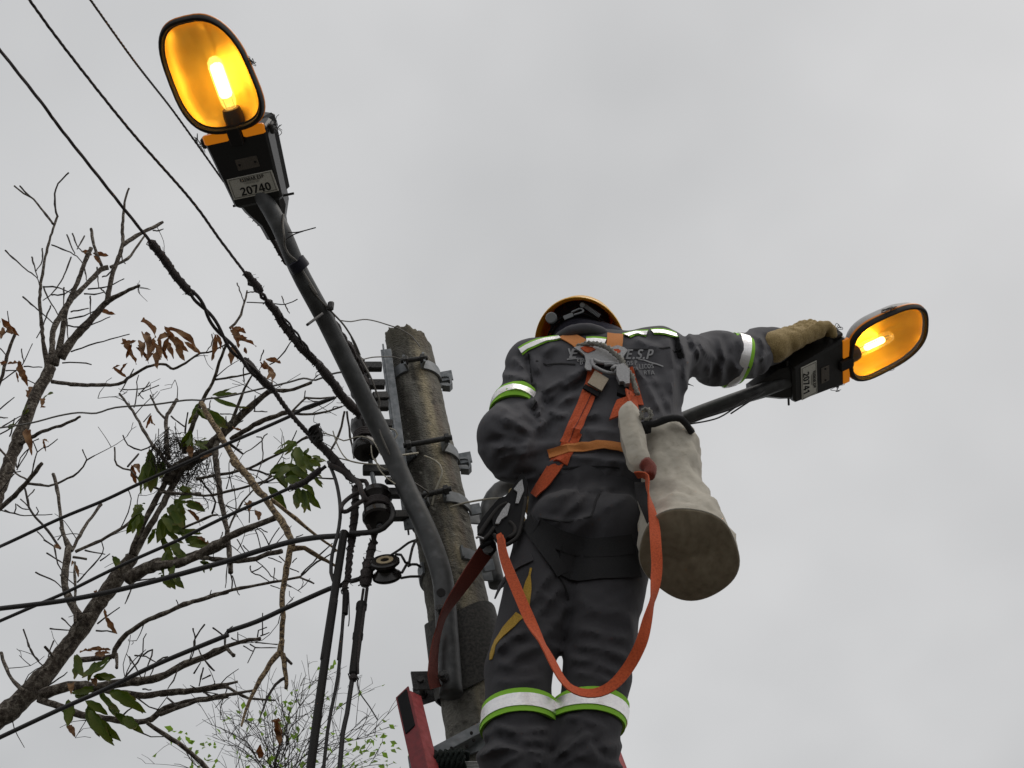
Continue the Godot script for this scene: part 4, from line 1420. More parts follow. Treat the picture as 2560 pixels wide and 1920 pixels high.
	br([V(-1.527,4.714,-4.2),V(-1.468,4.765,-4.216),V(-1.44,4.792,-4.223),V(-1.391,4.852,-4.238),V(-1.354,4.914,-4.25)],0.0063,0.0055)
	tw([V(-1.629,4.728,-4.15),V(-1.585,4.69,-4.14),V(-1.551,4.609,-4.125),V(-1.493,4.528,-4.107),V(-1.465,4.501,-4.1)],0.0029,0.0016)
	tw([V(-1.478,4.547,-4.15),V(-1.445,4.582,-4.135),V(-1.412,4.623,-4.12),V(-1.4,4.661,-4.108),V(-1.413,4.69,-4.1)],0.0028,0.0017)
	tw([V(-1.416,4.639,-4.15),V(-1.372,4.631,-4.1)],0.0028,0.0016)
	tw([V(-1.607,4.671,-4.15),V(-1.523,4.591,-4.1)],0.0028,0.0016)
	tw([V(-1.628,4.59,-4.15),V(-1.541,4.528,-4.115),V(-1.509,4.492,-4.1)],0.0028,0.0016)
	tw([V(-1.618,4.359,-4.15),V(-1.578,4.282,-4.13),V(-1.539,4.224,-4.113),V(-1.501,4.185,-4.1)],0.0027,0.0015)
	tw([V(-1.594,4.311,-4.15),V(-1.554,4.242,-4.124),V(-1.506,4.188,-4.1)],0.0027,0.0015)
	tw([V(-1.508,4.314,-4.15),V(-1.495,4.221,-4.1)],0.0027,0.0016)
	tw([V(-1.53,4.362,-4.15),V(-1.445,4.323,-4.1)],0.0027,0.0016)
	tw([V(-1.5,4.403,-4.15),V(-1.443,4.334,-4.1)],0.0027,0.0016)
	tw([V(-1.477,4.683,-4.15),V(-1.388,4.629,-4.1)],0.0029,0.0016)
	tw([V(-1.377,4.381,-4.15),V(-1.299,4.412,-4.1)],0.0027,0.0016)
	tw([V(-1.376,4.354,-4.15),V(-1.331,4.336,-4.124),V(-1.29,4.31,-4.1)],0.0027,0.0016)
	tw([V(-1.29,4.536,-4.15),V(-1.284,4.495,-4.132),V(-1.284,4.426,-4.1)],0.0028,0.0016)
	tw([V(-1.283,4.553,-4.15),V(-1.201,4.531,-4.1)],0.0028,0.0016)
	tw([V(-1.377,4.657,-4.15),V(-1.34,4.574,-4.1)],0.0028,0.0016)
	tw([V(-1.541,4.579,-4.15),V(-1.516,4.534,-4.1)],0.0028,0.0016)
	br([V(-1.503,4.633,-4.15),V(-1.476,4.522,-4.131),V(-1.434,4.353,-4.1)],0.0043,0.0050)
	br([V(-1.532,4.691,-4.2),V(-1.482,4.682,-4.2)],0.0048,0.0043)
	br([V(-1.731,4.365,-4.3),V(-1.7,4.306,-4.274),V(-1.649,4.224,-4.237),V(-1.587,4.157,-4.2)],0.0061,0.0062)
	br([V(-1.514,4.285,-4.2),V(-1.533,4.292,-4.15)],0.0054,0.0045)
	br([V(-1.442,4.269,-4.2),V(-1.372,4.28,-4.2),V(-1.323,4.285,-4.2)],0.0104,0.0091)
	br([V(-1.32,4.28,-4.2),V(-1.299,4.312,-4.167),V(-1.265,4.334,-4.136),V(-1.205,4.348,-4.093),V(-1.13,4.352,-4.044),V(-1.03,4.351,-3.98),V(-.902,4.333,-3.9)],0.0091,0.0065)
	br([V(-1.104,4.244,-3.9),V(-1.029,4.273,-3.882),V(-.953,4.288,-3.865),V(-.877,4.303,-3.847),V(-.8,4.31,-3.831),V(-.724,4.316,-3.814),V(-.66,4.32,-3.8)],0.0064,0.0041)
	tw([V(-.662,4.32,-3.8),V(-.607,4.34,-3.752),V(-.539,4.348,-3.7)],0.0030,0.0019)
	tw([V(-.659,4.329,-3.8),V(-.6,4.357,-3.742),V(-.556,4.376,-3.7)],0.0023,0.0019)
	br([V(-.666,4.32,-3.8),V(-.643,4.297,-3.78),V(-.608,4.26,-3.75)],0.0034,0.0026)
	br([V(-1.309,4.296,-4.2),V(-1.282,4.211,-4.15)],0.0064,0.0049)
	br([V(-1.541,4.17,-4.25),V(-1.483,4.187,-4.235),V(-1.432,4.19,-4.224),V(-1.353,4.174,-4.207),V(-1.26,4.177,-4.185),V(-1.145,4.181,-4.159),V(-1.058,4.217,-4.135),V(-.99,4.233,-4.118),V(-.92,4.257,-4.1)],0.0198,0.0093)
	br([V(-1.122,4.142,-4.1),V(-1.05,4.161,-4.066),V(-.979,4.18,-4.033),V(-.907,4.195,-4),V(-.849,4.195,-3.975),V(-.789,4.192,-3.95)],0.0086,0.0058)
	br([V(-.899,4.186,-4),V(-.865,4.13,-3.95)],0.0062,0.0054)
	br([V(-1.322,4.16,-4.2),V(-1.204,4.123,-4.173),V(-1.111,4.118,-4.151),V(-1.019,4.114,-4.129),V(-.902,4.114,-4.1)],0.0107,0.0096)
	br([V(-1.113,4.086,-4.1),V(-1.007,4.085,-4.079),V(-.937,4.089,-4.065),V(-.902,4.092,-4.058),V(-.862,4.098,-4.05)],0.0113,0.0041)
	br([V(-1.547,4.154,-4.25),V(-1.473,4.12,-4.234),V(-1.421,4.093,-4.223),V(-1.361,4.07,-4.21),V(-1.283,4.05,-4.194),V(-1.188,4.028,-4.173),V(-1.143,4.032,-4.162),V(-1.101,4.059,-4.149),V(-1.036,4.074,-4.133),V(-.968,4.077,-4.117),V(-.897,4.079,-4.1)],0.0126,0.0087)
	br([V(-1.1,4.009,-4.1),V(-1.031,4.025,-4.076),V(-.961,4.034,-4.052),V(-.89,4.036,-4.03),V(-.799,4.035,-4)],0.0071,0.0044)
	br([V(-.9,4.083,-4.05),V(-.86,4.053,-4.038),V(-.814,4.023,-4.025),V(-.768,4.011,-4.011),V(-.728,4.001,-4)],0.0054,0.0030)
	br([V(-1.15,4.01,-4.15),V(-1.096,3.986,-4.183),V(-1.037,3.962,-4.218),V(-.998,3.937,-4.243),V(-.968,3.915,-4.264),V(-.923,3.867,-4.3)],0.0074,0.0091)
	tw([V(-1.225,4.103,-4.05),V(-1.183,4.155,-4.028),V(-1.169,4.184,-4.018),V(-1.171,4.227,-4.006),V(-1.164,4.244,-4)],0.0026,0.0015)
	tw([V(-1.176,4.194,-4.05),V(-1.145,4.206,-4.036),V(-1.144,4.082,-4)],0.0026,0.0015)
	tw([V(-1.202,4.194,-4.05),V(-1.16,4.176,-4.026),V(-1.116,4.137,-4)],0.0026,0.0015)
	tw([V(-1.219,4.189,-4.05),V(-1.152,4.08,-4)],0.0026,0.0015)
	tw([V(-1.096,4.189,-4.05),V(-1.119,4.162,-4.031),V(-1.127,4.087,-4)],0.0026,0.0015)
	tw([V(-1.054,4.166,-4.05),V(-1.057,4.084,-4.018),V(-1.064,4.041,-4)],0.0026,0.0015)
	tw([V(-.977,4.148,-4.05),V(-.969,4.053,-4)],0.0026,0.0015)
	tw([V(-.951,4.121,-4.05),V(-.959,4.077,-4)],0.0026,0.0015)
	tw([V(-.941,4.138,-4.05),V(-.971,4.159,-4.027),V(-.993,4.193,-4)],0.0026,0.0015)
	tw([V(-1.004,4.128,-4.05),V(-.976,4.137,-4)],0.0026,0.0015)
	tw([V(-.996,4.311,-4.05),V(-1.014,4.248,-4.03),V(-1.012,4.21,-4.019),V(-1.012,4.142,-4)],0.0027,0.0015)
	tw([V(-1.031,4.295,-4.05),V(-1.007,4.231,-4)],0.0027,0.0015)
	tw([V(-.967,4.298,-4.05),V(-.915,4.24,-4.017),V(-.907,4.198,-4)],0.0027,0.0015)
	tw([V(-1.167,4.039,-4.05),V(-1.121,3.993,-4.026),V(-1.065,3.966,-4)],0.0026,0.0015)
	tw([V(-1.073,4.039,-4.05),V(-1.025,3.98,-4)],0.0026,0.0015)
	tw([V(-1.202,3.95,-4.05),V(-1.141,3.912,-4.03),V(-1.092,3.884,-4.014),V(-1.051,3.876,-4)],0.0025,0.0015)
	tw([V(-1.199,3.981,-4.05),V(-1.167,3.992,-4.024),V(-1.127,3.956,-4)],0.0025,0.0015)
	tw([V(-1.155,4.071,-4.05),V(-1.115,4.038,-4)],0.0026,0.0015)
	tw([V(-1.37,4.169,-4.05),V(-1.343,4.092,-4)],0.0026,0.0015)
	tw([V(-.983,4.069,-4.05),V(-.996,4.053,-4)],0.0026,0.0015)
	tw([V(-.96,4.059,-4.05),V(-.93,4.027,-4.022),V(-.909,4.024,-4)],0.0026,0.0015)
	tw([V(-1.455,4.083,-4.05),V(-1.416,4.091,-4.023),V(-1.387,4.102,-4)],0.0026,0.0015)
	tw([V(-1.011,4.143,-4),V(-.997,4.174,-3.981),V(-.998,4.207,-3.963),V(-1.007,4.23,-3.95)],0.0020,0.0014)
	tw([V(-1.007,4.229,-4),V(-.972,4.243,-3.95)],0.0021,0.0014)
	tw([V(-.993,4.195,-4),V(-.973,4.148,-3.983),V(-.916,4.074,-3.95)],0.0021,0.0013)
	tw([V(-.909,4.199,-4),V(-.911,4.218,-3.981),V(-.943,4.232,-3.95)],0.0021,0.0014)
	tw([V(-.914,4.243,-4),V(-.882,4.238,-3.95)],0.0021,0.0014)
	tw([V(-.868,4.213,-4),V(-.863,4.216,-3.95)],0.0021,0.0014)
	tw([V(-.891,4.227,-4),V(-.857,4.18,-3.95)],0.0021,0.0014)
	tw([V(-.992,4.097,-4),V(-.965,4.099,-3.95)],0.0020,0.0013)
	tw([V(-.969,4.051,-4),V(-.959,4.07,-3.972),V(-.953,4.085,-3.95)],0.0020,0.0013)
	tw([V(-.962,4.076,-4),V(-.929,4.06,-3.95)],0.0020,0.0013)
	tw([V(-.809,4.231,-4),V(-.804,4.241,-3.979),V(-.774,4.234,-3.95)],0.0021,0.0014)
	tw([V(-.794,4.239,-4),V(-.793,4.288,-3.95)],0.0021,0.0014)
	tw([V(-.799,4.235,-4),V(-.764,4.214,-3.95)],0.0021,0.0014)
	tw([V(-.829,4.203,-4),V(-.81,4.183,-3.989),V(-.736,4.158,-3.95)],0.0021,0.0014)
	tw([V(-.813,4.21,-4),V(-.734,4.17,-3.95)],0.0021,0.0014)
	tw([V(-.849,4.197,-4),V(-.808,4.146,-3.95)],0.0021,0.0014)
	tw([V(-.812,4.19,-4),V(-.818,4.103,-3.95)],0.0021,0.0013)
	tw([V(-1.062,4.01,-4),V(-1.016,3.952,-3.95)],0.0020,0.0013)
	tw([V(-.952,4.028,-4),V(-.916,3.986,-3.95)],0.0020,0.0013)
	tw([V(-.946,4.029,-4),V(-.896,3.992,-3.95)],0.0020,0.0013)
	br([V(-1.328,4.706,-4.2),V(-1.321,4.759,-4.192),V(-1.287,4.883,-4.172),V(-1.256,4.97,-4.158),V(-1.241,5.02,-4.15)],0.0114,0.0105)
	br([V(-1.32,4.697,-4.2),V(-1.3,4.759,-4.191),V(-1.263,4.859,-4.177),V(-1.232,4.948,-4.165),V(-1.207,5.019,-4.156),V(-1.19,5.06,-4.15)],0.0114,0.0114)
	br([V(-1.24,4.986,-4.15),V(-1.218,5.028,-4.139),V(-1.172,5.056,-4.125),V(-1.113,5.087,-4.108),V(-1.089,5.109,-4.1)],0.0269,0.0219)
	br([V(-1.127,5.062,-4.1),V(-1.087,5.091,-4.067),V(-1.051,5.112,-4.039),V(-1.024,5.129,-4.018),V(-.961,5.162,-3.97),V(-.889,5.196,-3.918),V(-.862,5.203,-3.9)],0.0209,0.0095)
	br([V(-.87,5.2,-3.9),V(-.832,5.183,-3.878),V(-.77,5.158,-3.842),V(-.737,5.154,-3.822),V(-.703,5.151,-3.8)],0.0073,0.0059)
	br([V(-1.323,4.594,-4.2),V(-1.286,4.603,-4.172),V(-1.233,4.605,-4.135),V(-1.124,4.579,-4.068),V(-1.019,4.563,-4),V(-.947,4.56,-3.95)],0.0246,0.0118)
	br([V(-1.161,4.471,-3.95),V(-1.061,4.458,-3.907),V(-.98,4.476,-3.865),V(-.939,4.489,-3.843),V(-.899,4.501,-3.822),V(-.838,4.507,-3.792),V(-.753,4.515,-3.75)],0.0157,0.0100)
	br([V(-1.058,4.546,-4),V(-1.002,4.521,-3.976),V(-.934,4.489,-3.945),V(-.89,4.474,-3.925),V(-.826,4.461,-3.894),V(-.785,4.463,-3.873),V(-.738,4.457,-3.85)],0.0088,0.0077)
	br([V(-1.237,5.056,-4.1),V(-1.253,5.109,-4.108),V(-1.288,5.277,-4.132),V(-1.28,5.326,-4.14),V(-1.268,5.39,-4.15)],0.0087,0.0068)
	br([V(-1.291,5.287,-4.15),V(-1.34,5.355,-4.172),V(-1.389,5.458,-4.2)],0.0050,0.0037)
	br([V(-1.232,5.018,-4.1),V(-1.254,5.06,-4.116),V(-1.338,5.191,-4.168),V(-1.444,5.393,-4.24),V(-1.499,5.486,-4.274),V(-1.545,5.558,-4.3)],0.0074,0.0047)
	tw([V(-1.339,5.206,-4.2),V(-1.377,5.18,-4.2),V(-1.431,5.206,-4.2),V(-1.458,5.254,-4.2)],0.0031,0.0023)
	br([V(-1.242,4.977,-4.2),V(-1.277,4.998,-4.206),V(-1.353,5.042,-4.218),V(-1.411,5.108,-4.229),V(-1.467,5.139,-4.238),V(-1.496,5.237,-4.25)],0.0048,0.0032)
	tw([V(-1.413,5.101,-4.2),V(-1.4,5.205,-4.25)],0.0035,0.0032)
	br([V(-1.243,4.902,-4.1),V(-1.182,4.844,-4.039),V(-1.048,4.733,-3.9)],0.0047,0.0045)
	tw([V(-1.5,5.488,-4.2),V(-1.426,5.491,-4.2),V(-1.397,5.513,-4.2)],0.0023,0.0019)
	tw([V(-1.441,5.394,-4.2),V(-1.442,5.475,-4.2),V(-1.455,5.526,-4.2),V(-1.452,5.565,-4.2)],0.0023,0.0019)
	tw([V(-1.507,5.475,-4.2),V(-1.494,5.533,-4.2),V(-1.477,5.597,-4.2)],0.0023,0.0019)
	tw([V(-1.388,4.818,-4.2),V(-1.375,4.888,-4.2),V(-1.374,4.954,-4.2),V(-1.397,4.999,-4.2)],0.0021,0.0018)
	tw([V(-1.436,5.453,-4.2),V(-1.404,5.526,-4.2),V(-1.406,5.526,-4.2)],0.0023,0.0019)
	tw([V(-1.423,5.475,-4.2),V(-1.364,5.51,-4.2)],0.0023,0.0019)
	tw([V(-1.436,5.469,-4.2),V(-1.412,5.438,-4.2)],0.0023,0.0018)
	tw([V(-1.392,5.32,-4.2),V(-1.372,5.363,-4.2)],0.0023,0.0018)
	tw([V(-1.292,5.351,-4.2),V(-1.234,5.296,-4.2)],0.0023,0.0018)
	tw([V(-1.226,5.26,-4.2),V(-1.233,5.308,-4.2),V(-1.231,5.369,-4.2)],0.0023,0.0018)
	br([V(-1.186,5.079,-4.1),V(-1.163,5.129,-4.045),V(-1.14,5.17,-3.999),V(-1.108,5.215,-3.945),V(-1.071,5.255,-3.892),V(-1.052,5.296,-3.847),V(-1.025,5.334,-3.8)],0.0096,0.0048)
	br([V(-1.023,5.42,-3.8),V(-1.009,5.445,-3.8),V(-.992,5.489,-3.8),V(-.985,5.578,-3.8),V(-.985,5.618,-3.8)],0.0057,0.0031)
	br([V(-1.068,5.259,-3.9),V(-.997,5.23,-3.856),V(-.911,5.199,-3.8)],0.0043,0.0034)
	br([V(-.984,5.048,-3.9),V(-.965,5.098,-3.867),V(-.941,5.151,-3.831),V(-.913,5.192,-3.8)],0.0076,0.0030)
	br([V(-.987,5.016,-3.95),V(-.882,5.032,-3.875),V(-.763,5.015,-3.8)],0.0102,0.0083)
	br([V(-.763,5.012,-3.8),V(-.691,4.994,-3.759),V(-.595,4.988,-3.7)],0.0050,0.0041)
	tw([V(-1.004,5.66,-3.9),V(-.927,5.62,-3.865),V(-.84,5.569,-3.825),V(-.793,5.572,-3.8)],0.0023,0.0018)
	tw([V(-1.054,5.766,-3.9),V(-.99,5.559,-3.8)],0.0023,0.0018)
	tw([V(-.857,5.647,-3.9),V(-.815,5.498,-3.8)],0.0023,0.0018)
	tw([V(-.875,5.693,-3.9),V(-.839,5.546,-3.8)],0.0023,0.0018)
	tw([V(-1.008,5.713,-3.9),V(-.949,5.612,-3.8)],0.0023,0.0018)
	tw([V(-.963,5.25,-3.9),V(-.956,5.248,-3.834),V(-.945,5.244,-3.8)],0.0022,0.0017)
	tw([V(-.881,5.334,-3.9),V(-.837,5.335,-3.862),V(-.79,5.365,-3.8)],0.0022,0.0017)
	tw([V(-.918,5.353,-3.9),V(-.888,5.31,-3.8)],0.0022,0.0017)
	tw([V(-.74,5.168,-3.9),V(-.72,5.111,-3.8)],0.0021,0.0017)
	tw([V(-1.201,5.082,-3.9),V(-1.113,4.943,-3.8)],0.0021,0.0016)
	tw([V(-1.138,5.003,-3.9),V(-1.115,5.009,-3.8)],0.0021,0.0017)
	tw([V(-.888,4.986,-3.9),V(-.86,4.95,-3.877),V(-.901,4.822,-3.8)],0.0021,0.0016)
	tw([V(-.852,5,-3.9),V(-.862,4.954,-3.882),V(-.844,4.84,-3.843),V(-.845,4.72,-3.8)],0.0021,0.0016)
	tw([V(-.911,5.105,-3.9),V(-.842,5.013,-3.8)],0.0021,0.0017)
	tw([V(-.909,5.107,-3.9),V(-.892,5.088,-3.8)],0.0021,0.0017)
	tw([V(-1.113,5.489,-3.9),V(-1.093,5.404,-3.858),V(-1.093,5.298,-3.8)],0.0022,0.0017)
	tw([V(-.955,5.087,-3.9),V(-.937,5.029,-3.8)],0.0021,0.0017)
	tw([V(-1,5.036,-3.9),V(-.981,4.992,-3.8)],0.0021,0.0017)
	tw([V(-.959,5.048,-3.9),V(-.92,4.973,-3.8)],0.0021,0.0016)
	tw([V(-.945,4.97,-3.9),V(-.926,4.856,-3.8)],0.0021,0.0016)
	tw([V(-.764,4.959,-3.9),V(-.732,4.927,-3.8)],0.0021,0.0016)
	tw([V(-1.028,5.093,-3.9),V(-.96,5.001,-3.8)],0.0021,0.0017)
	tw([V(-1.071,5.156,-3.9),V(-1.044,5.02,-3.8)],0.0021,0.0017)
	br([V(-.755,5.017,-3.8),V(-.724,5.052,-3.785),V(-.712,5.061,-3.78),V(-.658,5.042,-3.765),V(-.607,5.036,-3.75)],0.0041,0.0029)
	br([V(-.741,5.004,-3.8),V(-.65,4.96,-3.748),V(-.571,4.947,-3.7)],0.0046,0.0032)
	br([V(-1.112,4.92,-4.05),V(-1.01,4.905,-4.005),V(-.91,4.894,-3.96),V(-.841,4.908,-3.924),V(-.797,4.916,-3.901),V(-.703,4.943,-3.85)],0.0059,0.0041)
	br([V(-.606,4.782,-3.75),V(-.577,4.842,-3.727),V(-.561,4.925,-3.7)],0.0036,0.0040)
	tw([V(-.521,4.761,-3.75),V(-.537,4.836,-3.727),V(-.553,4.925,-3.7)],0.0028,0.0036)
	br([V(-1.202,4.821,-4),V(-1.099,4.782,-3.964),V(-1.017,4.756,-3.935),V(-.943,4.754,-3.907),V(-.875,4.753,-3.881),V(-.829,4.759,-3.862),V(-.804,4.77,-3.85)],0.0050,0.0040)
	br([V(-.931,4.588,-3.9),V(-.908,4.66,-3.886),V(-.87,4.721,-3.873),V(-.824,4.758,-3.861),V(-.797,4.812,-3.85)],0.0040,0.0024)
	tw([V(-.829,4.739,-3.85),V(-.787,4.745,-3.832),V(-.736,4.734,-3.813),V(-.574,4.675,-3.75)],0.0032,0.0024)
	br([V(-1.098,4.626,-3.95),V(-1.052,4.634,-3.931),V(-.998,4.647,-3.908),V(-.976,4.643,-3.9)],0.0048,0.0036)
	tw([V(-1.022,4.726,-4),V(-1.009,4.752,-3.969),V(-1.039,4.782,-3.922),V(-1.054,4.795,-3.9)],0.0033,0.0029)
	tw([V(-.829,4.852,-3.95),V(-.867,4.85,-3.921),V(-.896,4.838,-3.9)],0.0029,0.0025)
	tw([V(-.854,4.471,-3.95),V(-.845,4.438,-3.938),V(-.812,4.412,-3.921),V(-.774,4.373,-3.9)],0.0020,0.0013)
	tw([V(-.847,4.447,-3.95),V(-.808,4.448,-3.919),V(-.826,4.454,-3.9)],0.0020,0.0014)
	tw([V(-.815,4.471,-3.95),V(-.777,4.411,-3.92),V(-.748,4.378,-3.9)],0.0020,0.0013)
	tw([V(-.774,4.463,-3.95),V(-.761,4.378,-3.9)],0.0020,0.0013)
	tw([V(-.855,4.616,-3.95),V(-.834,4.56,-3.925),V(-.818,4.502,-3.9)],0.0020,0.0014)
	tw([V(-.802,4.554,-3.95),V(-.823,4.584,-3.917),V(-.842,4.59,-3.9)],0.0020,0.0014)
	tw([V(-.803,4.559,-3.95),V(-.779,4.582,-3.915),V(-.766,4.59,-3.9)],0.0020,0.0014)
	tw([V(-.911,4.579,-3.95),V(-.873,4.504,-3.916),V(-.85,4.478,-3.9)],0.0020,0.0014)
	tw([V(-.888,4.554,-3.95),V(-.851,4.487,-3.9)],0.0020,0.0014)
	tw([V(-.93,4.51,-3.95),V(-.913,4.35,-3.9)],0.0020,0.0013)
	tw([V(-.908,4.432,-3.95),V(-.882,4.357,-3.917),V(-.864,4.322,-3.9)],0.0020,0.0013)
	tw([V(-.969,4.352,-3.95),V(-.956,4.34,-3.9)],0.0019,0.0013)
	tw([V(-1.066,4.315,-3.95),V(-1.062,4.303,-3.9)],0.0019,0.0013)
	tw([V(-.814,4.609,-3.95),V(-.833,4.6,-3.919),V(-.845,4.58,-3.9)],0.0020,0.0014)
	tw([V(-.879,4.649,-3.95),V(-.878,4.668,-3.922),V(-.885,4.681,-3.9)],0.0020,0.0014)
	tw([V(-.93,4.7,-3.95),V(-.934,4.746,-3.917),V(-.94,4.769,-3.9)],0.0020,0.0014)
	tw([V(-.905,4.726,-3.95),V(-.854,4.697,-3.9)],0.0020,0.0014)
	tw([V(-.963,4.721,-3.95),V(-.922,4.69,-3.93),V(-.858,4.661,-3.9)],0.0020,0.0014)
	tw([V(-.975,4.794,-3.95),V(-.959,4.816,-3.9)],0.0021,0.0014)
	tw([V(-.963,4.609,-3.95),V(-.954,4.541,-3.9)],0.0020,0.0014)
	tw([V(-.764,4.51,-3.95),V(-.735,4.46,-3.915),V(-.734,4.434,-3.9)],0.0020,0.0014)
	tw([V(-.723,4.461,-3.95),V(-.685,4.411,-3.9)],0.0020,0.0014)
	tw([V(-.718,4.485,-3.95),V(-.697,4.466,-3.9)],0.0020,0.0014)
	tw([V(-.799,4.505,-3.95),V(-.745,4.449,-3.9)],0.0020,0.0014)
	tw([V(-.779,4.394,-3.95),V(-.74,4.347,-3.9)],0.0019,0.0013)
	tw([V(-.728,4.394,-3.95),V(-.703,4.352,-3.9)],0.0019,0.0013)
	tw([V(-.716,4.589,-3.95),V(-.686,4.561,-3.9)],0.0020,0.0014)
	br([V(-1.063,5.091,-4.05),V(-1.054,5.014,-4.029),V(-1.028,4.906,-4)],0.0104,0.0105)
	br([V(-1.04,4.965,-4),V(-1.021,4.876,-3.992),V(-.992,4.761,-3.981),V(-.959,4.649,-3.97),V(-.939,4.568,-3.962),V(-.915,4.444,-3.95)],0.0110,0.0082)
	tw([V(-.915,4.442,-3.95),V(-.904,4.413,-3.95),V(-.903,4.375,-3.95)],0.0024,0.0019)
	bx([V(-.949,4.647,-3.35),V(-.916,4.583,-3.342),V(-.877,4.517,-3.332),V(-.836,4.437,-3.321),V(-.798,4.374,-3.312),V(-.746,4.301,-3.3)],0.0081,0.0104)
	bx([V(-.811,4.376,-3.3),V(-.767,4.317,-3.284),V(-.73,4.256,-3.269),V(-.695,4.206,-3.255),V(-.656,4.141,-3.238),V(-.621,4.079,-3.222),V(-.598,4.028,-3.209),V(-.588,3.989,-3.2)],0.0108,0.0090)
	bx([V(-.591,4.001,-3.2),V(-.595,3.918,-3.2),V(-.597,3.841,-3.2),V(-.589,3.766,-3.2),V(-.585,3.697,-3.2)],0.0087,0.0064)
	bx([V(-.583,3.695,-3.2),V(-.585,3.676,-3.2),V(-.584,3.653,-3.2)],0.0066,0.0098)
	bx([V(-.588,3.656,-3.2),V(-.598,3.638,-3.196),V(-.611,3.598,-3.187),V(-.629,3.537,-3.174),V(-.641,3.475,-3.161),V(-.646,3.42,-3.15)],0.0077,0.0028)
	bx([V(-.578,3.653,-3.2),V(-.568,3.609,-3.2),V(-.557,3.565,-3.2),V(-.559,3.553,-3.2)],0.0082,0.0048)
	bx([V(-.575,3.647,-3.2),V(-.552,3.624,-3.2)],0.0046,0.0035)
	bx([V(-.564,3.585,-3.2),V(-.585,3.558,-3.189),V(-.598,3.514,-3.176),V(-.606,3.449,-3.157),V(-.606,3.424,-3.15)],0.0046,0.0010)
	bx([V(-.589,3.981,-3.2),V(-.556,3.994,-3.212),V(-.514,3.974,-3.228),V(-.482,3.963,-3.24),V(-.455,3.949,-3.25)],0.0084,0.0032)
	bx([V(-.683,4.229,-3.3),V(-.636,4.195,-3.312),V(-.583,4.154,-3.326),V(-.53,4.114,-3.339),V(-.488,4.086,-3.35)],0.0065,0.0030)
	bx([V(-.839,4.48,-3.35),V(-.806,4.483,-3.4)],0.0047,0.0036)
	bx([V(-.593,3.683,-3.2),V(-.655,3.72,-3.25)],0.0011,0.0008)
	bx([V(-.595,3.672,-3.2),V(-.659,3.704,-3.25)],0.0011,0.0008)
	lf(V(-1.508,5.901,-4.24),V(-1.41,5.74,-4.168),1)
	lf(V(-1.498,5.88,-4.288),V(-1.444,5.712,-4.228),1)
	lf(V(-1.47,5.9,-4.336),V(-1.459,5.736,-4.288),1)
	lf(V(-1.573,5.789,-4.252),V(-1.5,5.767,-4.216),1)
	lf(V(-1.586,5.864,-4.3),V(-1.521,5.745,-4.276),1)
	lf(V(-1.441,5.982,-4.348),V(-1.363,5.844,-4.336),1)
	lf(V(-1.406,5.883,-4.264),V(-1.254,5.747,-4.264),1)
	lf(V(-1.385,5.89,-4.312),V(-1.317,5.812,-4.324),1)
	lf(V(-1.454,5.923,-4.36),V(-1.439,5.836,-4.384),1)
	lf(V(-1.392,5.847,-4.276),V(-1.422,5.78,-4.312),1)
	lf(V(-1.454,5.874,-4.324),V(-1.416,5.956,-4.372),1)
	lf(V(-1.525,5.775,-4.24),V(-1.551,5.752,-4.3),1)
	lf(V(-1.519,5.802,-4.288),V(-1.48,5.783,-4.36),1)
	lf(V(-1.506,5.877,-4.336),V(-1.477,5.724,-4.264),1)
	lf(V(-1.452,5.787,-4.252),V(-1.379,5.642,-4.192),1)
	lf(V(-1.433,5.827,-4.3),V(-1.405,5.653,-4.252),1)
	lf(V(-1.411,5.888,-4.348),V(-1.366,5.764,-4.312),1)
	lf(V(-1.355,5.806,-4.264),V(-1.298,5.681,-4.24),1)
	lf(V(-1.337,5.86,-4.312),V(-1.264,5.78,-4.3),1)
	lf(V(-1.573,5.838,-4.36),V(-1.528,5.776,-4.36),1)
	lf(V(-1.56,5.689,-4.276),V(-1.594,5.681,-4.288),1)
	lf(V(-1.604,5.722,-4.324),V(-1.55,5.691,-4.348),1)
	lf(V(-1.52,5.668,-4.24),V(-1.553,5.65,-4.276),1)
	lf(V(-1.412,5.802,-4.288),V(-1.396,5.774,-4.336),1)
	lf(V(-1.459,5.828,-4.336),V(-1.504,5.831,-4.396),1)
	lf(V(-2.307,6.393,-4.702),V(-2.237,6.353,-4.774),1)
	lf(V(-2.331,6.418,-4.75),V(-2.297,6.261,-4.678),1)
	lf(V(-2.329,6.428,-4.798),V(-2.297,6.298,-4.738),1)
	lf(V(-2.274,6.351,-4.714),V(-2.213,6.257,-4.666),1)
	lf(V(-2.01,6.803,-4.662),V(-1.948,6.73,-4.626),1)
	lf(V(-1.981,6.84,-4.71),V(-1.894,6.792,-4.686),1)
	lf(V(-1.859,6.377,-4.626),V(-1.763,6.326,-4.614),1)
	lf(V(-1.957,6.783,-4.674),V(-1.918,6.725,-4.674),1)
	lf(V(-2.16,6.114,-4.69),V(-2.132,6.024,-4.702),1)
	lf(V(-2.161,6.116,-4.738),V(-2.121,6.03,-4.762),1)
	lf(V(-2.205,6.14,-4.786),V(-2.196,6.108,-4.822),1)
	lf(V(-2.215,6.111,-4.702),V(-2.263,6.15,-4.75),1)
	lf(V(-2.236,6.15,-4.75),V(-2.212,6.215,-4.81),1)
	lf(V(-2.129,6.027,-4.798),V(-2.144,6.043,-4.87),1)
	lf(V(-2.077,5.978,-4.714),V(-2.054,5.855,-4.642),1)
	lf(V(-1.947,5.775,-4.562),V(-1.891,5.744,-4.502),0)
	lf(V(-2.044,5.734,-4.61),V(-2.009,5.741,-4.562),0)
	lf(V(-2.036,5.73,-4.61),V(-1.998,5.702,-4.55),0)
	lf(V(-2.05,5.586,-4.526),V(-2.001,5.561,-4.49),0)
	lf(V(-2.062,5.61,-4.566),V(-1.999,5.58,-4.506),0)
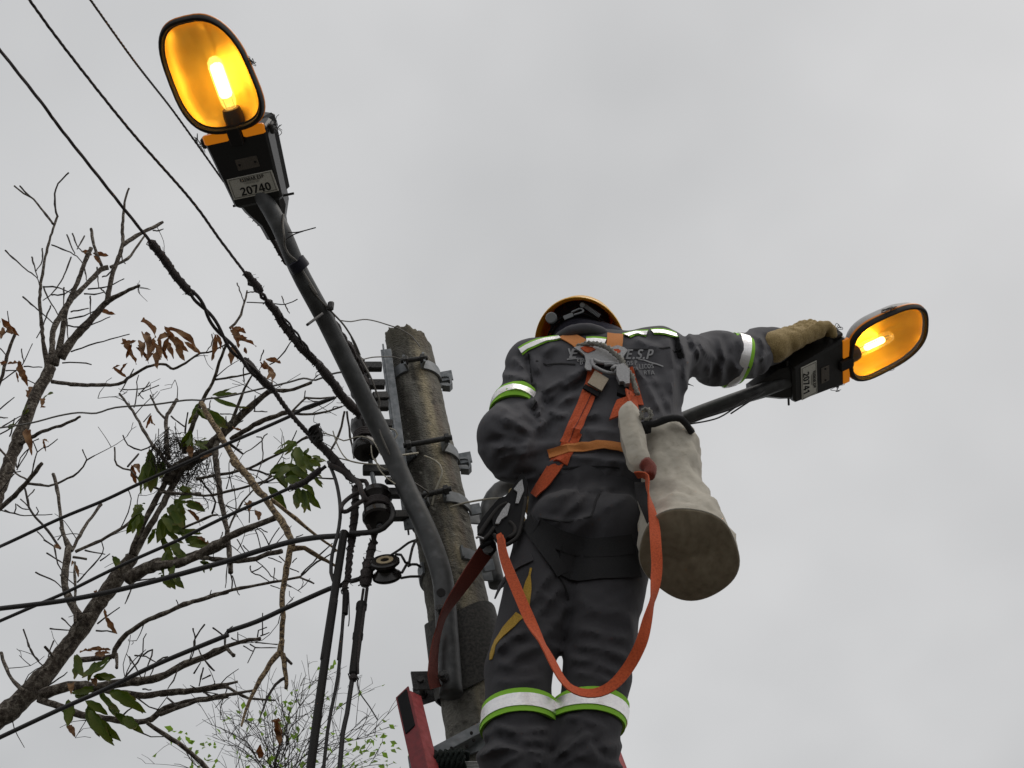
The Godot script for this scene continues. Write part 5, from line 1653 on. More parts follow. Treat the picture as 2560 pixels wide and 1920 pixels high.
	lf(V(-1.935,5.74,-4.524),V(-1.923,5.665,-4.5),1)
	lf(V(-1.899,5.617,-4.44),V(-1.874,5.603,-4.428),1)
	lf(V(-1.912,5.449,-4.388),V(-1.858,5.319,-4.388),1)
	lf(V(-1.914,5.491,-4.436),V(-1.907,5.426,-4.448),1)
	lf(V(-1.814,5.362,-4.352),V(-1.802,5.324,-4.376),1)
	lf(V(-1.839,5.403,-4.4),V(-1.827,5.422,-4.436),1)
	lf(V(-1.452,5.579,-4.448),V(-1.475,5.55,-4.496),1)
	lf(V(-1.419,5.501,-4.364),V(-1.418,5.503,-4.424),1)
	lf(V(-1.471,5.284,-4.412),V(-1.46,5.253,-4.484),1)
	lf(V(-1.481,5.318,-4.46),V(-1.425,5.228,-4.388),1)
	lf(V(-1,5.352,-3.726),V(-.936,5.279,-3.666),1)
	lf(V(-1.007,5.394,-3.774),V(-.944,5.322,-3.726),1)
	lf(V(-.988,5.304,-3.69),V(-.94,5.226,-3.654),1)
	lf(V(-.996,5.346,-3.738),V(-.958,5.238,-3.714),1)
	lf(V(-.985,5.345,-3.786),V(-.912,5.303,-3.774),1)
	lf(V(-.965,5.238,-3.702),V(-.969,5.145,-3.702),1)
	lf(V(-.978,5.261,-3.75),V(-.967,5.226,-3.762),1)
	lf(V(-1.071,5.387,-3.798),V(-1.073,5.281,-3.822),1)
	lf(V(-1.043,5.304,-3.714),V(-1.03,5.267,-3.75),1)
	lf(V(-.949,5.285,-3.762),V(-.949,5.302,-3.81),1)
	lf(V(-.896,5.26,-3.81),V(-.88,5.282,-3.87),1)
	lf(V(-.867,5.168,-3.726),V(-.847,5.213,-3.798),1)
	lf(V(-.863,5.196,-3.774),V(-.819,5.059,-3.702),1)
	lf(V(-.834,5.099,-3.69),V(-.821,5.009,-3.63),1)
	lf(V(-.86,5.203,-3.738),V(-.797,5.139,-3.69),1)
	lf(V(-.988,5.363,-3.786),V(-.943,5.321,-3.75),1)
	lf(V(-1.071,5.184,-3.902),V(-1.004,5.191,-3.878),0)
	lf(V(-1.07,5.208,-3.922),V(-.979,5.175,-3.882),0)
	lf(V(-1.087,5.22,-3.95),V(-.943,5.156,-3.938),0)
	lf(V(-1.136,5.234,-3.998),V(-1.151,5.158,-3.998),0)
	lf(V(-1.135,5.225,-3.998),V(-1.18,5.186,-4.058),0)
	lf(V(-1.115,5.117,-3.914),V(-1.074,5.088,-3.926),0)
	lf(V(-1.131,5.16,-3.954),V(-1.055,5.01,-3.834),0)
	lf(V(-1.09,5.166,-3.962),V(-1.024,5.13,-3.986),0)
	lf(V(-1.093,5.148,-3.942),V(-1.001,5.045,-3.922),0)
	lf(V(-1.094,5.203,-4.01),V(-1.058,5.153,-4.046),0)
	lf(V(-1.088,5.214,-4.03),V(-1.036,5.122,-4.01),0)
	lf(V(-1.004,5.076,-3.926),V(-1.045,5.107,-3.974),0)
	lf(V(-1.144,5.079,-3.974),V(-1.158,5.046,-4.034),0)
	lf(V(-1.142,5.081,-3.974),V(-1.19,5.059,-4.054),0)
	lf(V(-1.114,4.994,-3.89),V(-1.118,4.973,-3.962),0)
	lf(V(-1.126,5.024,-3.93),V(-1.102,4.883,-3.83),0)
	lf(V(-1.064,5.002,-3.938),V(-1.087,4.918,-3.866),0)
	lf(V(-1.065,4.995,-3.918),V(-1.109,4.955,-3.918),0)
	lf(V(-1.071,4.999,-3.986),V(-1.105,4.975,-3.926),0)
	lf(V(-1.086,5.019,-4.006),V(-1.13,5.064,-4.006),0)
	lf(V(-.962,4.989,-3.852),V(-.923,4.933,-3.804),1)
	lf(V(-1.117,4.948,-3.9),V(-1.091,4.863,-3.864),1)
	lf(V(-1.046,4.95,-3.948),V(-1.074,4.908,-3.924),1)
	lf(V(-1.315,5.109,-4.114),V(-1.278,4.903,-4.102),0)
	lf(V(-1.311,5.091,-4.094),V(-1.305,4.924,-4.114),0)
	lf(V(-1.33,5.098,-4.162),V(-1.32,4.963,-4.162),0)
	lf(V(-1.342,5.106,-4.182),V(-1.342,4.975,-4.202),0)
	lf(V(-1.309,5.133,-4.21),V(-1.301,5.017,-4.222),0)
	lf(V(-1.275,5.068,-4.126),V(-1.282,5.031,-4.15),0)
	lf(V(-1.267,5.068,-4.126),V(-1.246,4.939,-4.066),0)
	lf(V(-1.339,5.167,-4.174),V(-1.354,5.139,-4.21),1)
	lf(V(-.707,4.778,-3.69),V(-.774,4.793,-3.738),0)
	lf(V(-.704,4.768,-3.67),V(-.743,4.743,-3.71),0)
	lf(V(-.711,4.809,-3.738),V(-.776,4.823,-3.798),0)
	lf(V(-.719,4.827,-3.758),V(-.798,4.823,-3.798),0)
	lf(V(-.735,4.834,-3.786),V(-.748,4.81,-3.858),0)
	lf(V(-.715,4.762,-3.702),V(-.657,4.605,-3.63),0)
	lf(V(-.706,4.771,-3.702),V(-.668,4.628,-3.662),0)
	lf(V(-.693,4.777,-3.75),V(-.644,4.655,-3.69),0)
	lf(V(-.695,4.814,-3.79),V(-.654,4.726,-3.75),0)
	lf(V(-.685,4.802,-3.798),V(-.632,4.756,-3.75),0)
	lf(V(-.678,4.782,-3.778),V(-.635,4.823,-3.838),0)
	lf(V(-.665,4.721,-3.714),V(-.617,4.67,-3.678),0)
	lf(V(-.669,4.728,-3.734),V(-.619,4.785,-3.794),0)
	lf(V(-.763,4.74,-3.762),V(-.686,4.71,-3.738),0)
	lf(V(-.797,4.744,-3.81),V(-.738,4.77,-3.798),0)
	lf(V(-.805,4.742,-3.81),V(-.755,4.778,-3.79),0)
	lf(V(-.739,4.669,-3.726),V(-.674,4.685,-3.726),0)
	lf(V(-.738,4.695,-3.766),V(-.685,4.687,-3.746),0)
	lf(V(-.698,4.802,-3.774),V(-.686,4.823,-3.786),0)
	lf(V(-.691,4.792,-3.754),V(-.695,4.875,-3.834),0)
	lf(V(-.696,4.67,-3.69),V(-.66,4.67,-3.714),0)
	lf(V(-.699,4.687,-3.71),V(-.632,4.567,-3.61),0)
	lf(V(-.654,4.71,-3.738),V(-.621,4.699,-3.774),0)
	lf(V(-.796,4.728,-3.786),V(-.753,4.799,-3.834),0)
	lf(V(-.803,4.735,-3.786),V(-.716,4.737,-3.786),0)
	lf(V(-.757,4.638,-3.702),V(-.726,4.733,-3.762),0)
	lf(V(-.774,4.672,-3.742),V(-.742,4.72,-3.742),0)
	lf(V(-.732,4.683,-3.75),V(-.7,4.768,-3.822),0)
	lf(V(-.72,4.662,-3.73),V(-.71,4.749,-3.83),0)
	lf(V(-.788,4.717,-3.798),V(-.726,4.613,-3.726),0)
	lf(V(-.79,4.743,-3.818),V(-.731,4.622,-3.738),0)
	lf(V(-.721,4.693,-3.714),V(-.654,4.589,-3.654),0)
	lf(V(-.714,4.687,-3.762),V(-.665,4.603,-3.714),0)
	lf(V(-.717,4.684,-3.762),V(-.663,4.654,-3.782),0)
	lf(V(-.703,4.691,-3.81),V(-.696,4.572,-3.774),0)
	lf(V(-.717,4.714,-3.85),V(-.693,4.669,-3.87),0)
	lf(V(-.682,4.608,-3.726),V(-.636,4.505,-3.702),0)
	lf(V(-.67,4.596,-3.706),V(-.646,4.455,-3.646),0)
	lf(V(-.679,4.641,-3.774),V(-.616,4.562,-3.762),0)
	lf(V(-.677,4.656,-3.794),V(-.626,4.557,-3.734),0)
	lf(V(-.663,4.603,-3.69),V(-.628,4.559,-3.69),0)
	lf(V(-.643,4.668,-3.738),V(-.614,4.637,-3.75),0)
	lf(V(-.644,4.674,-3.738),V(-.617,4.674,-3.778),0)
	lf(V(-.794,4.671,-3.786),V(-.745,4.6,-3.81),0)
	lf(V(-.807,4.704,-3.826),V(-.744,4.63,-3.866),0)
	lf(V(-.722,4.643,-3.702),V(-.693,4.627,-3.738),0)
	lf(V(-.726,4.621,-3.682),V(-.658,4.56,-3.642),0)
	lf(V(-.723,4.754,-3.75),V(-.656,4.748,-3.798),0)
	lf(V(-.719,4.779,-3.77),V(-.667,4.674,-3.73),0)
	lf(V(-.656,4.795,-3.798),V(-.646,4.803,-3.858),0)
	lf(V(-.657,4.719,-3.714),V(-.639,4.753,-3.786),1)
	lf(V(-.846,4.631,-3.862),V(-.814,4.535,-3.79),1)
	lf(V(-.885,4.704,-3.91),V(-.862,4.617,-3.85),1)
	lf(V(-1.282,4.828,-4.076),V(-1.299,4.759,-4.028),0)
	lf(V(-1.298,4.841,-4.096),V(-1.297,4.796,-4.076),0)
	lf(V(-1.299,4.85,-4.124),V(-1.322,4.779,-4.088),0)
	lf(V(-1.284,4.752,-4.04),V(-1.283,4.656,-4.016),0)
	lf(V(-1.281,4.757,-4.04),V(-1.336,4.732,-4.12),0)
	lf(V(-1.286,4.79,-4.088),V(-1.28,4.692,-4.076),0)
	lf(V(-1.299,4.82,-4.128),V(-1.28,4.677,-4.028),0)
	lf(V(-1.198,4.898,-4.136),V(-1.15,4.838,-4.136),0)
	lf(V(-1.194,4.874,-4.116),V(-1.147,4.815,-4.116),0)
	lf(V(-1.163,4.82,-4.052),V(-1.15,4.75,-4.064),0)
	lf(V(-1.178,4.842,-4.072),V(-1.15,4.775,-4.072),0)
	lf(V(-1.16,4.826,-4.1),V(-1.143,4.749,-4.124),0)
	lf(V(-1.212,4.842,-4.148),V(-1.178,4.827,-4.184),0)
	lf(V(-1.205,4.836,-4.148),V(-1.124,4.752,-4.068),0)
	lf(V(-1.195,4.771,-4.064),V(-1.201,4.704,-4.112),0)
	lf(V(-1.206,4.81,-4.104),V(-1.196,4.623,-4.024),0)
	lf(V(-1.188,4.782,-4.112),V(-1.152,4.754,-4.172),0)
	lf(V(-1.184,4.768,-4.092),V(-1.152,4.72,-4.112),0)
	lf(V(-1.247,4.782,-4.16),V(-1.287,4.789,-4.232),0)
	lf(V(-1.258,4.792,-4.18),V(-1.28,4.747,-4.2),0)
	lf(V(-1.137,4.845,-4.076),V(-1.068,4.75,-4.004),0)
	lf(V(-1.19,4.943,-4.124),V(-1.136,4.878,-4.064),0)
	lf(V(-1.181,4.946,-4.124),V(-1.121,4.855,-4.064),0)
	lf(V(-1.171,4.8,-4.04),V(-1.167,4.72,-3.992),0)
	lf(V(-1.177,4.828,-4.08),V(-1.155,4.746,-4.02),0)
	lf(V(-1.185,4.704,-3.988),V(-1.136,4.61,-3.952),0)
	lf(V(-1.176,4.679,-3.968),V(-1.174,4.628,-4.008),0)
	lf(V(-1.184,4.747,-4.036),V(-1.141,4.686,-4.012),0)
	lf(V(-1.193,4.767,-4.056),V(-1.183,4.751,-4.096),0)
	lf(V(-1.146,4.702,-3.952),V(-1.095,4.621,-3.94),0)
	lf(V(-1.141,4.75,-4),V(-1.105,4.647,-4),0)
	lf(V(-1.15,4.742,-4),V(-1.093,4.613,-3.96),0)
	lf(V(-1.168,4.819,-4.048),V(-1.12,4.824,-4.06),0)
	lf(V(-1.173,4.858,-4.088),V(-1.111,4.836,-4.048),0)
	lf(V(-1.109,4.737,-3.964),V(-1.063,4.735,-3.988),0)
	lf(V(-1.099,4.721,-3.944),V(-1.049,4.74,-4.004),0)
	lf(V(-1.181,4.676,-4.012),V(-1.13,4.652,-4.048),0)
	lf(V(-1.186,4.685,-4.032),V(-1.119,4.704,-4.092),0)
	lf(V(-1.169,4.682,-4.06),V(-1.128,4.682,-4.108),0)
	lf(V(-1.118,4.623,-3.976),V(-1.062,4.674,-4.036),0)
	lf(V(-1.125,4.625,-3.976),V(-1.054,4.627,-3.956),0)
	lf(V(-1.108,4.639,-4.024),V(-1.049,4.668,-4.096),0)
	lf(V(-1.108,4.665,-4.064),V(-1.037,4.615,-4.044),0)
	lf(V(-1.069,4.551,-3.94),V(-.986,4.488,-3.868),0)
	lf(V(-1.059,4.545,-3.92),V(-1.015,4.597,-4),0)
	lf(V(-1.134,4.587,-3.988),V(-1.079,4.498,-3.928),0)
	lf(V(-1.138,4.605,-4.008),V(-1.057,4.467,-3.908),0)
	lf(V(-1.107,4.649,-4.036),V(-1.055,4.597,-3.988),0)
	lf(V(-1.137,4.54,-3.952),V(-1.095,4.413,-3.916),0)
	lf(V(-1.14,4.532,-3.952),V(-1.124,4.418,-3.952),0)
	lf(V(-1.145,4.468,-4),V(-1.095,4.398,-3.976),0)
	lf(V(-1.166,4.501,-4.04),V(-1.127,4.447,-4.04),0)
	lf(V(-1.047,4.562,-4.048),V(-1.002,4.538,-4.036),0)
	lf(V(-1.033,4.546,-4.028),V(-1.027,4.58,-4.128),0)
	lf(V(-1.134,4.821,-3.964),V(-1.111,4.805,-3.964),0)
	lf(V(-1.133,4.829,-3.984),V(-1.091,4.757,-3.904),0)
	lf(V(-1.087,4.651,-4.012),V(-1.049,4.66,-4.024),0)
	lf(V(-1.192,4.672,-4.06),V(-1.172,4.618,-4.084),0)
	lf(V(-1.195,4.672,-4.06),V(-1.15,4.612,-4.08),0)
	lf(V(-1.081,4.762,-3.976),V(-1.056,4.749,-4.012),1)
	lf(V(-1.114,4.763,-4.024),V(-1.075,4.733,-4.072),1)
	lf(V(-1.045,4.581,-3.94),V(-1.021,4.596,-4),1)
	lf(V(-1.034,4.592,-3.988),V(-1.028,4.641,-4.06),1)
	lf(V(-1.274,4.17,-4.036),V(-1.322,4.07,-3.964),0)
	lf(V(-1.276,4.179,-4.036),V(-1.353,4.154,-4.076),0)
	lf(V(-1.288,4.106,-3.952),V(-1.3,4.015,-3.892),0)
	lf(V(-1.306,4.135,-3.992),V(-1.326,4.088,-4.032),0)
	lf(V(-1.37,4.167,-4),V(-1.344,4.048,-3.952),0)
	lf(V(-1.37,4.151,-3.98),V(-1.316,4.05,-3.94),0)
	lf(V(-1.376,4.058,-4.048),V(-1.296,4.041,-4.012),0)
	lf(V(-1.37,4.061,-4.068),V(-1.319,4.033,-4.028),0)
	lf(V(-1.351,3.983,-3.964),V(-1.328,3.879,-3.94),0)
	lf(V(-1.357,4.002,-4.012),V(-1.345,3.937,-4),0)
	lf(V(-1.354,4,-4.012),V(-1.368,3.959,-4.072),0)
	lf(V(-1.32,4.021,-4.06),V(-1.264,3.911,-4.06),0)
	lf(V(-1.332,4.037,-4.1),V(-1.234,3.868,-3.98),0)
	lf(V(-1.279,3.947,-3.976),V(-1.212,3.865,-3.988),0)
	lf(V(-1.279,3.941,-3.956),V(-1.178,3.813,-3.936),0)
	lf(V(-1.279,3.961,-4.024),V(-1.216,3.89,-4.048),0)
	lf(V(-1.295,3.973,-4.044),V(-1.186,3.876,-4.024),0)
	lf(V(-1.292,3.963,-3.94),V(-1.227,3.937,-3.976),0)
	lf(V(-1.271,4.021,-3.988),V(-1.21,3.987,-4.036),0)
	lf(V(-1.267,4.028,-3.988),V(-1.234,4.003,-4.068),0)
	lf(V(-1.253,4.011,-4.036),V(-1.219,3.993,-4.096),0)
	lf(V(-1.265,4.037,-4.076),V(-1.193,3.943,-3.976),0)
	lf(V(-1.227,4.004,-3.952),V(-1.131,3.98,-4.024),0)
	lf(V(-1.222,3.988,-3.932),V(-1.101,3.919,-3.932),0)
	lf(V(-1.232,4.028,-4),V(-1.144,3.942,-3.928),0)
	lf(V(-1.246,4.049,-4.02),V(-1.162,4.014,-4.02),0)
	lf(V(-1.225,3.985,-4.048),V(-1.135,3.898,-3.988),0)
	lf(V(-1.172,3.921,-3.964),V(-1.092,3.842,-3.916),0)
	lf(V(-1.164,3.918,-3.964),V(-1.111,3.837,-3.884),0)
	lf(V(-1.307,4.095,-4.012),V(-1.226,4.067,-3.976),0)
	lf(V(-1.314,4.11,-4.052),V(-1.24,4.051,-3.972),0)
	lf(V(-1.314,4.08,-4.06),V(-1.353,4.04,-4.036),0)
	lf(V(-1.308,4.072,-4.04),V(-1.372,4.065,-4.06),0)
	lf(V(-1.315,4.529,-3.976),V(-1.286,4.484,-3.964),0)
	lf(V(-1.325,4.542,-3.996),V(-1.299,4.502,-4.016),0)
	lf(V(-1.159,4.497,-4.024),V(-1.172,4.491,-4.024),0)
	lf(V(-1.112,4.463,-3.94),V(-1.11,4.434,-3.952),0)
	lf(V(-1.103,4.47,-3.94),V(-1.068,4.36,-3.88),0)
	lf(V(-1.113,4.443,-3.988),V(-1.102,4.422,-4.012),0)
	lf(V(-1.117,4.472,-4.028),V(-1.063,4.395,-3.968),0)
	lf(V(-1.032,4.55,-4.036),V(-1.011,4.559,-4.072),0)
	lf(V(-1.023,4.529,-4.016),V(-1.026,4.52,-4.056),0)
	lf(V(-1.346,4.141,-3.952),V(-1.324,4.177,-4),1)
	lf(V(-1.338,4.182,-4),V(-1.288,4.221,-4.06),1)
	lf(V(-1.33,4.198,-4.048),V(-1.305,4.247,-4.12),1)
	lf(V(-1.272,4.144,-3.964),V(-1.277,4.093,-3.892),1)
	lf(V(-1.305,4.085,-4.012),V(-1.272,4.023,-3.952),1)
	lf(V(-1.365,3.949,-4.06),V(-1.322,3.883,-4.012),1)
	lf(V(-1.354,4.048,-3.976),V(-1.338,3.987,-3.94),1)
	lf(V(-1.539,4.615,-4.024),V(-1.508,4.58,-4),1)
	lf(V(-1.434,4.485,-3.94),V(-1.43,4.455,-3.928),1)
	lf(V(-1.439,4.504,-3.988),V(-1.42,4.454,-3.988),1)
	lf(V(-1.327,4.363,-4.036),V(-1.319,4.328,-4.048),1)
	lf(V(-1.29,4.274,-3.952),V(-1.251,4.228,-3.976),1)
	lf(V(-1.36,4.408,-4),V(-1.36,4.417,-4.036),1)
	lf(V(-.584,3.462,-3.198),V(-.569,3.492,-3.246),1)
	lf(V(-.557,3.415,-3.114),V(-.553,3.386,-3.174),1)
	lf(V(-.596,3.379,-3.162),V(-.603,3.384,-3.234),1)
	for e in [[V(-.575,3.434,-3.15), V(-.551,3.429,-3.14)], [V(-.564,3.435,-3.15), V(-.547,3.366,-3.14)]]:
		lf(e[0], e[1], 1, broken_root)
	tag(obj("fine_twigs", fine, M.twig_bark, tree_root), "", "", "", "stuff")
	nest()
	shrub()

func nest() -> void:
	var g := Geo.new()
	var c := V(-1.209,5.072,-4.12)
	for i in 190:
		var u := Vector3(rng.randfn(0, 1), rng.randfn(0, 0.62), rng.randfn(0, 1)).normalized()
		var a := c + u * Vector3(0.085, 0.065, 0.085) * rng.randf_range(0.5, 1.15)
		var d := u.cross(Vector3(rng.randfn(0, 1), rng.randfn(0, 1), rng.randfn(0, 1))).normalized() * rng.randf_range(0.04, 0.1)
		var pts := [a - d, a + u * 0.012 + Vector3(rng.randf_range(-0.01, 0.01), rng.randf_range(-0.01, 0.01), 0), a + d + Vector3(0, rng.randf_range(-0.05, 0.01), 0)]
		g.tube(spline(pts, 0.02), rng.randf_range(0.0008, 0.002), 0.0007, 4)
	for i in 40:
		var a := c + Vector3(rng.randf_range(-0.02, 0.12), -0.05 + rng.randf_range(-0.05, 0.03), rng.randf_range(-0.06, 0.06))
		var pts := [a, a + Vector3(rng.randf_range(-0.05, 0.07), rng.randf_range(-0.08, 0.02), 0), a + Vector3(rng.randf_range(-0.04, 0.12), rng.randf_range(-0.15, 0.0), rng.randf_range(-0.04, 0.04))]
		g.tube(spline(pts, 0.02), 0.0012, 0.0007, 4)
	tag(obj("bird_nest", g, M.nest), "dark untidy bird nest of thin twigs in a fork of the bare tree", "bird nest")

func shrub() -> void:
	var foot := V(-1.075,4.612,-6.6) * Vector3(1, 0, 1)
	var root := thing("young_tree", foot, "far thin twiggy tree with few small pale green leaves, along the bottom edge", "tree")
	var hub := V(-1.1,4.849,-6.6)
	limb("trunk", [foot, foot.lerp(hub, 0.5) + Vector3(0.05, 0, 0), hub], 0.05, 0.022, M.bark, root)
	var fol := Geo.new()
	var tips := [V(-1.023,5.523,-6.5), V(-1.006,5.704,-6.6), V(-1.456,5.404,-6.6), V(-1.319,5.708,-6.7), V(-1.508,5.336,-6.4), V(-1.633,5.151,-6.5), V(-.723,5.477,-6.6), V(-.641,5.31,-6.5), V(-.874,5.665,-6.8), V(-1.359,5.517,-6.5), V(-1.044,5.248,-6.3), V(-1.517,5.43,-6.7), V(-.922,5.554,-6.5), V(-.758,5.434,-6.6), V(-1.195,5.602,-6.6), V(-.574,5.157,-6.5), V(-1.185,5.241,-6.4), V(-1.098,5.815,-6.8), V(-1.392,5.502,-6.6), V(-.853,5.277,-6.4)]
	for i in tips.size():
		var a: Vector3 = hub + Vector3(rng.randf_range(-0.1, 0.1), rng.randf_range(0.0, 0.12), rng.randf_range(-0.05, 0.05))
		var b: Vector3 = tips[i]
		var mid := a.lerp(b, 0.5) + Vector3((a.x - b.x) * 0.18, 0.05, rng.randf_range(-0.1, 0.1))
		var path := spline([a, mid, b], 0.05)
		for q in range(1, path.size() - 1):
			path[q] += Vector3(rng.randf_range(-0.006, 0.006), rng.randf_range(-0.006, 0.006), rng.randf_range(-0.006, 0.006))
		var g := Geo.new()
		g.tube(path, 0.007 if i == 0 else rng.randf_range(0.003, 0.0045), 0.0013, 5)
		var o := obj("shoot", g, M.twig_bark, root)
		for s in rng.randi_range(8, 13):
			var f := rng.randf_range(0.25, 0.98)
			var p := path[int(f * (path.size() - 1))]
			var along_ := (path[-1] - path[0]).normalized()
			var d := (along_ + Vector3(rng.randfn(0, 0.9), rng.randfn(0, 0.5), rng.randfn(0, 0.6))).normalized() * rng.randf_range(0.08, 0.3)
			var sub := spline([p, p + d * 0.5 + Vector3(0, rng.randf_range(-0.02, 0.02), 0), p + d], 0.03)
			g = Geo.new()
			g.tube(sub, 0.0018, 0.001, 4)
			for w in 2:
				var p2 := sub[rng.randi_range(1, sub.size() - 1)]
				var d2 := (d.normalized() + Vector3(rng.randfn(0, 0.8), rng.randfn(0, 0.8), rng.randfn(0, 0.8))).normalized() * rng.randf_range(0.04, 0.12)
				g.tube(PackedVector3Array([p2, p2 + d2 * 0.5 + Vector3(0, 0.006, 0), p2 + d2]), 0.0014, 0.0009, 4)
				if rng.randf() < 0.1:
					_small_leaf(fol, p2 + d2, d2)
			obj("side_twig", g, M.twig_bark, o)
	# clumps of small leaves
	for e in [[V(-1.637,5.346,-6.5), 9, 0.035], [V(-1.602,5.292,-6.5), 10, 0.035], [V(-1.532,5.248,-6.5), 24, 0.05], [V(-1.473,5.169,-6.5), 24, 0.06], [V(-.99,5.782,-6.6), 9, 0.05], [V(-1.09,5.492,-6.5), 22, 0.06], [V(-1.297,5.406,-6.5), 10, 0.05], [V(-.786,5.257,-6.5), 14, 0.06], [V(-.68,5.251,-6.5), 18, 0.07], [V(-.706,5.163,-6.5), 40, 0.09], [V(-.647,5.322,-6.5), 8, 0.05], [V(-.79,5.163,-6.5), 16, 0.07], [V(-.596,5.169,-6.5), 12, 0.06], [V(-1.231,5.169,-6.5), 14, 0.06], [V(-1.079,5.328,-6.5), 14, 0.06], [V(-1.029,5.146,-6.5), 16, 0.07], [V(-1.158,5.263,-6.5), 10, 0.05]]:
		for i in int(e[1] * 0.55) + 1:
			var s: float = e[2]
			_small_leaf(fol, e[0] + Vector3(rng.randfn(0, s), rng.randfn(0, s * 0.8), rng.randfn(0, s)) * 0.8, Vector3(rng.randfn(0, 1), rng.randfn(-0.5, 0.6), rng.randfn(0, 1)))
	tag(obj("foliage", fol, M.foliage, root), "", "", "", "stuff")

func _small_leaf(g: Geo, p: Vector3, d: Vector3) -> void:
	var y := d.normalized()
	var x := y.cross(Vector3(rng.randfn(0, 1), rng.randfn(0, 1), rng.randfn(0, 1))).normalized()
	var l := rng.randf_range(0.026, 0.05)
	var z := x.cross(y) * l * 0.15
	g.shell(PackedVector3Array([p, p + y * l * 0.45 + x * l * 0.3 + z, p + y * l, p + y * l * 0.45 - x * l * 0.3 + z]), PackedInt32Array([0, 1, 2, 0, 2, 3]), 180.0, false)

# ---------------------------------------------------------------- cables
func cable(label: String, lists: Array, r: float, m: Material, category := "cable", called := "overhead_cable", loose := false) -> Node3D:
	if loose:
		var root := thing(called, lists[0][0], label, category)
		for l in lists:
			var w := Geo.new()
			w.tube(spline(l, 0.02), r, r, 6)
			obj("wire", w, m, root)
		return root
	var g := Geo.new()
	for l in lists:
		g.tube(spline(l, 0.03), r, r, 7)
	return tag(obj(called, g, m), label, category)

# a splice: strands wound round a thick core
func splice(called: String, pts: Array, r: float, parent: Node) -> void:
	var g := Geo.new()
	var p := spline(pts, 0.012)
	var prof := PackedFloat32Array()
	for i in p.size():
		prof.append(rng.randf_range(0.85, 1.12))
	prof[0] = 0.6
	prof[-1] = 0.6
	g.tube(p, r, r, 9, 180.0, 0.1, p.size(), prof)
	# binding wire wound round it
	var wind := PackedVector3Array()
	var f := spline(pts, 0.003)
	for i in f.size():
		var t := (f[mini(i + 1, f.size() - 1)] - f[maxi(i - 1, 0)]).normalized()
		var x := t.cross(Vector3(0.3, 0.2, 0.9)).normalized()
		var a := i * 0.9
		wind.append(f[i] + (x * cos(a) + t.cross(x) * sin(a)) * (r + 0.0008))
	g.tube(wind, 0.0016, 0.0016, 4)
	for i in 3:
		var q := p[rng.randi_range(0, p.size() - 1)]
		var d := Vector3(rng.randfn(0, 1), rng.randfn(0, 1), rng.randfn(0, 1)).normalized()
		g.tube(PackedVector3Array([q, q + d * (r + 0.006), q + d * (r + 0.012) + Vector3(0.003, 0, 0)]), 0.0009, 0.0006, 4)
	obj(called, g, M.cable_worn, parent)

func strands(pts: Array, r: float, gap: float, turns: float, n: int) -> Geo:
	var g := Geo.new()
	var p := spline(pts, 0.012)
	for s in n:
		var w := PackedVector3Array()
		for i in p.size():
			var t := (p[mini(i + 1, p.size() - 1)] - p[maxi(i - 1, 0)]).normalized()
			var x := t.cross(Vector3(0.3, 0.2, 0.9)).normalized()
			var a := TAU * (float(s) / n + turns * i / p.size())
			w.append(p[i] + (x * cos(a) + t.cross(x) * sin(a)) * gap)
		g.tube(w, r, r, 6)
	return g

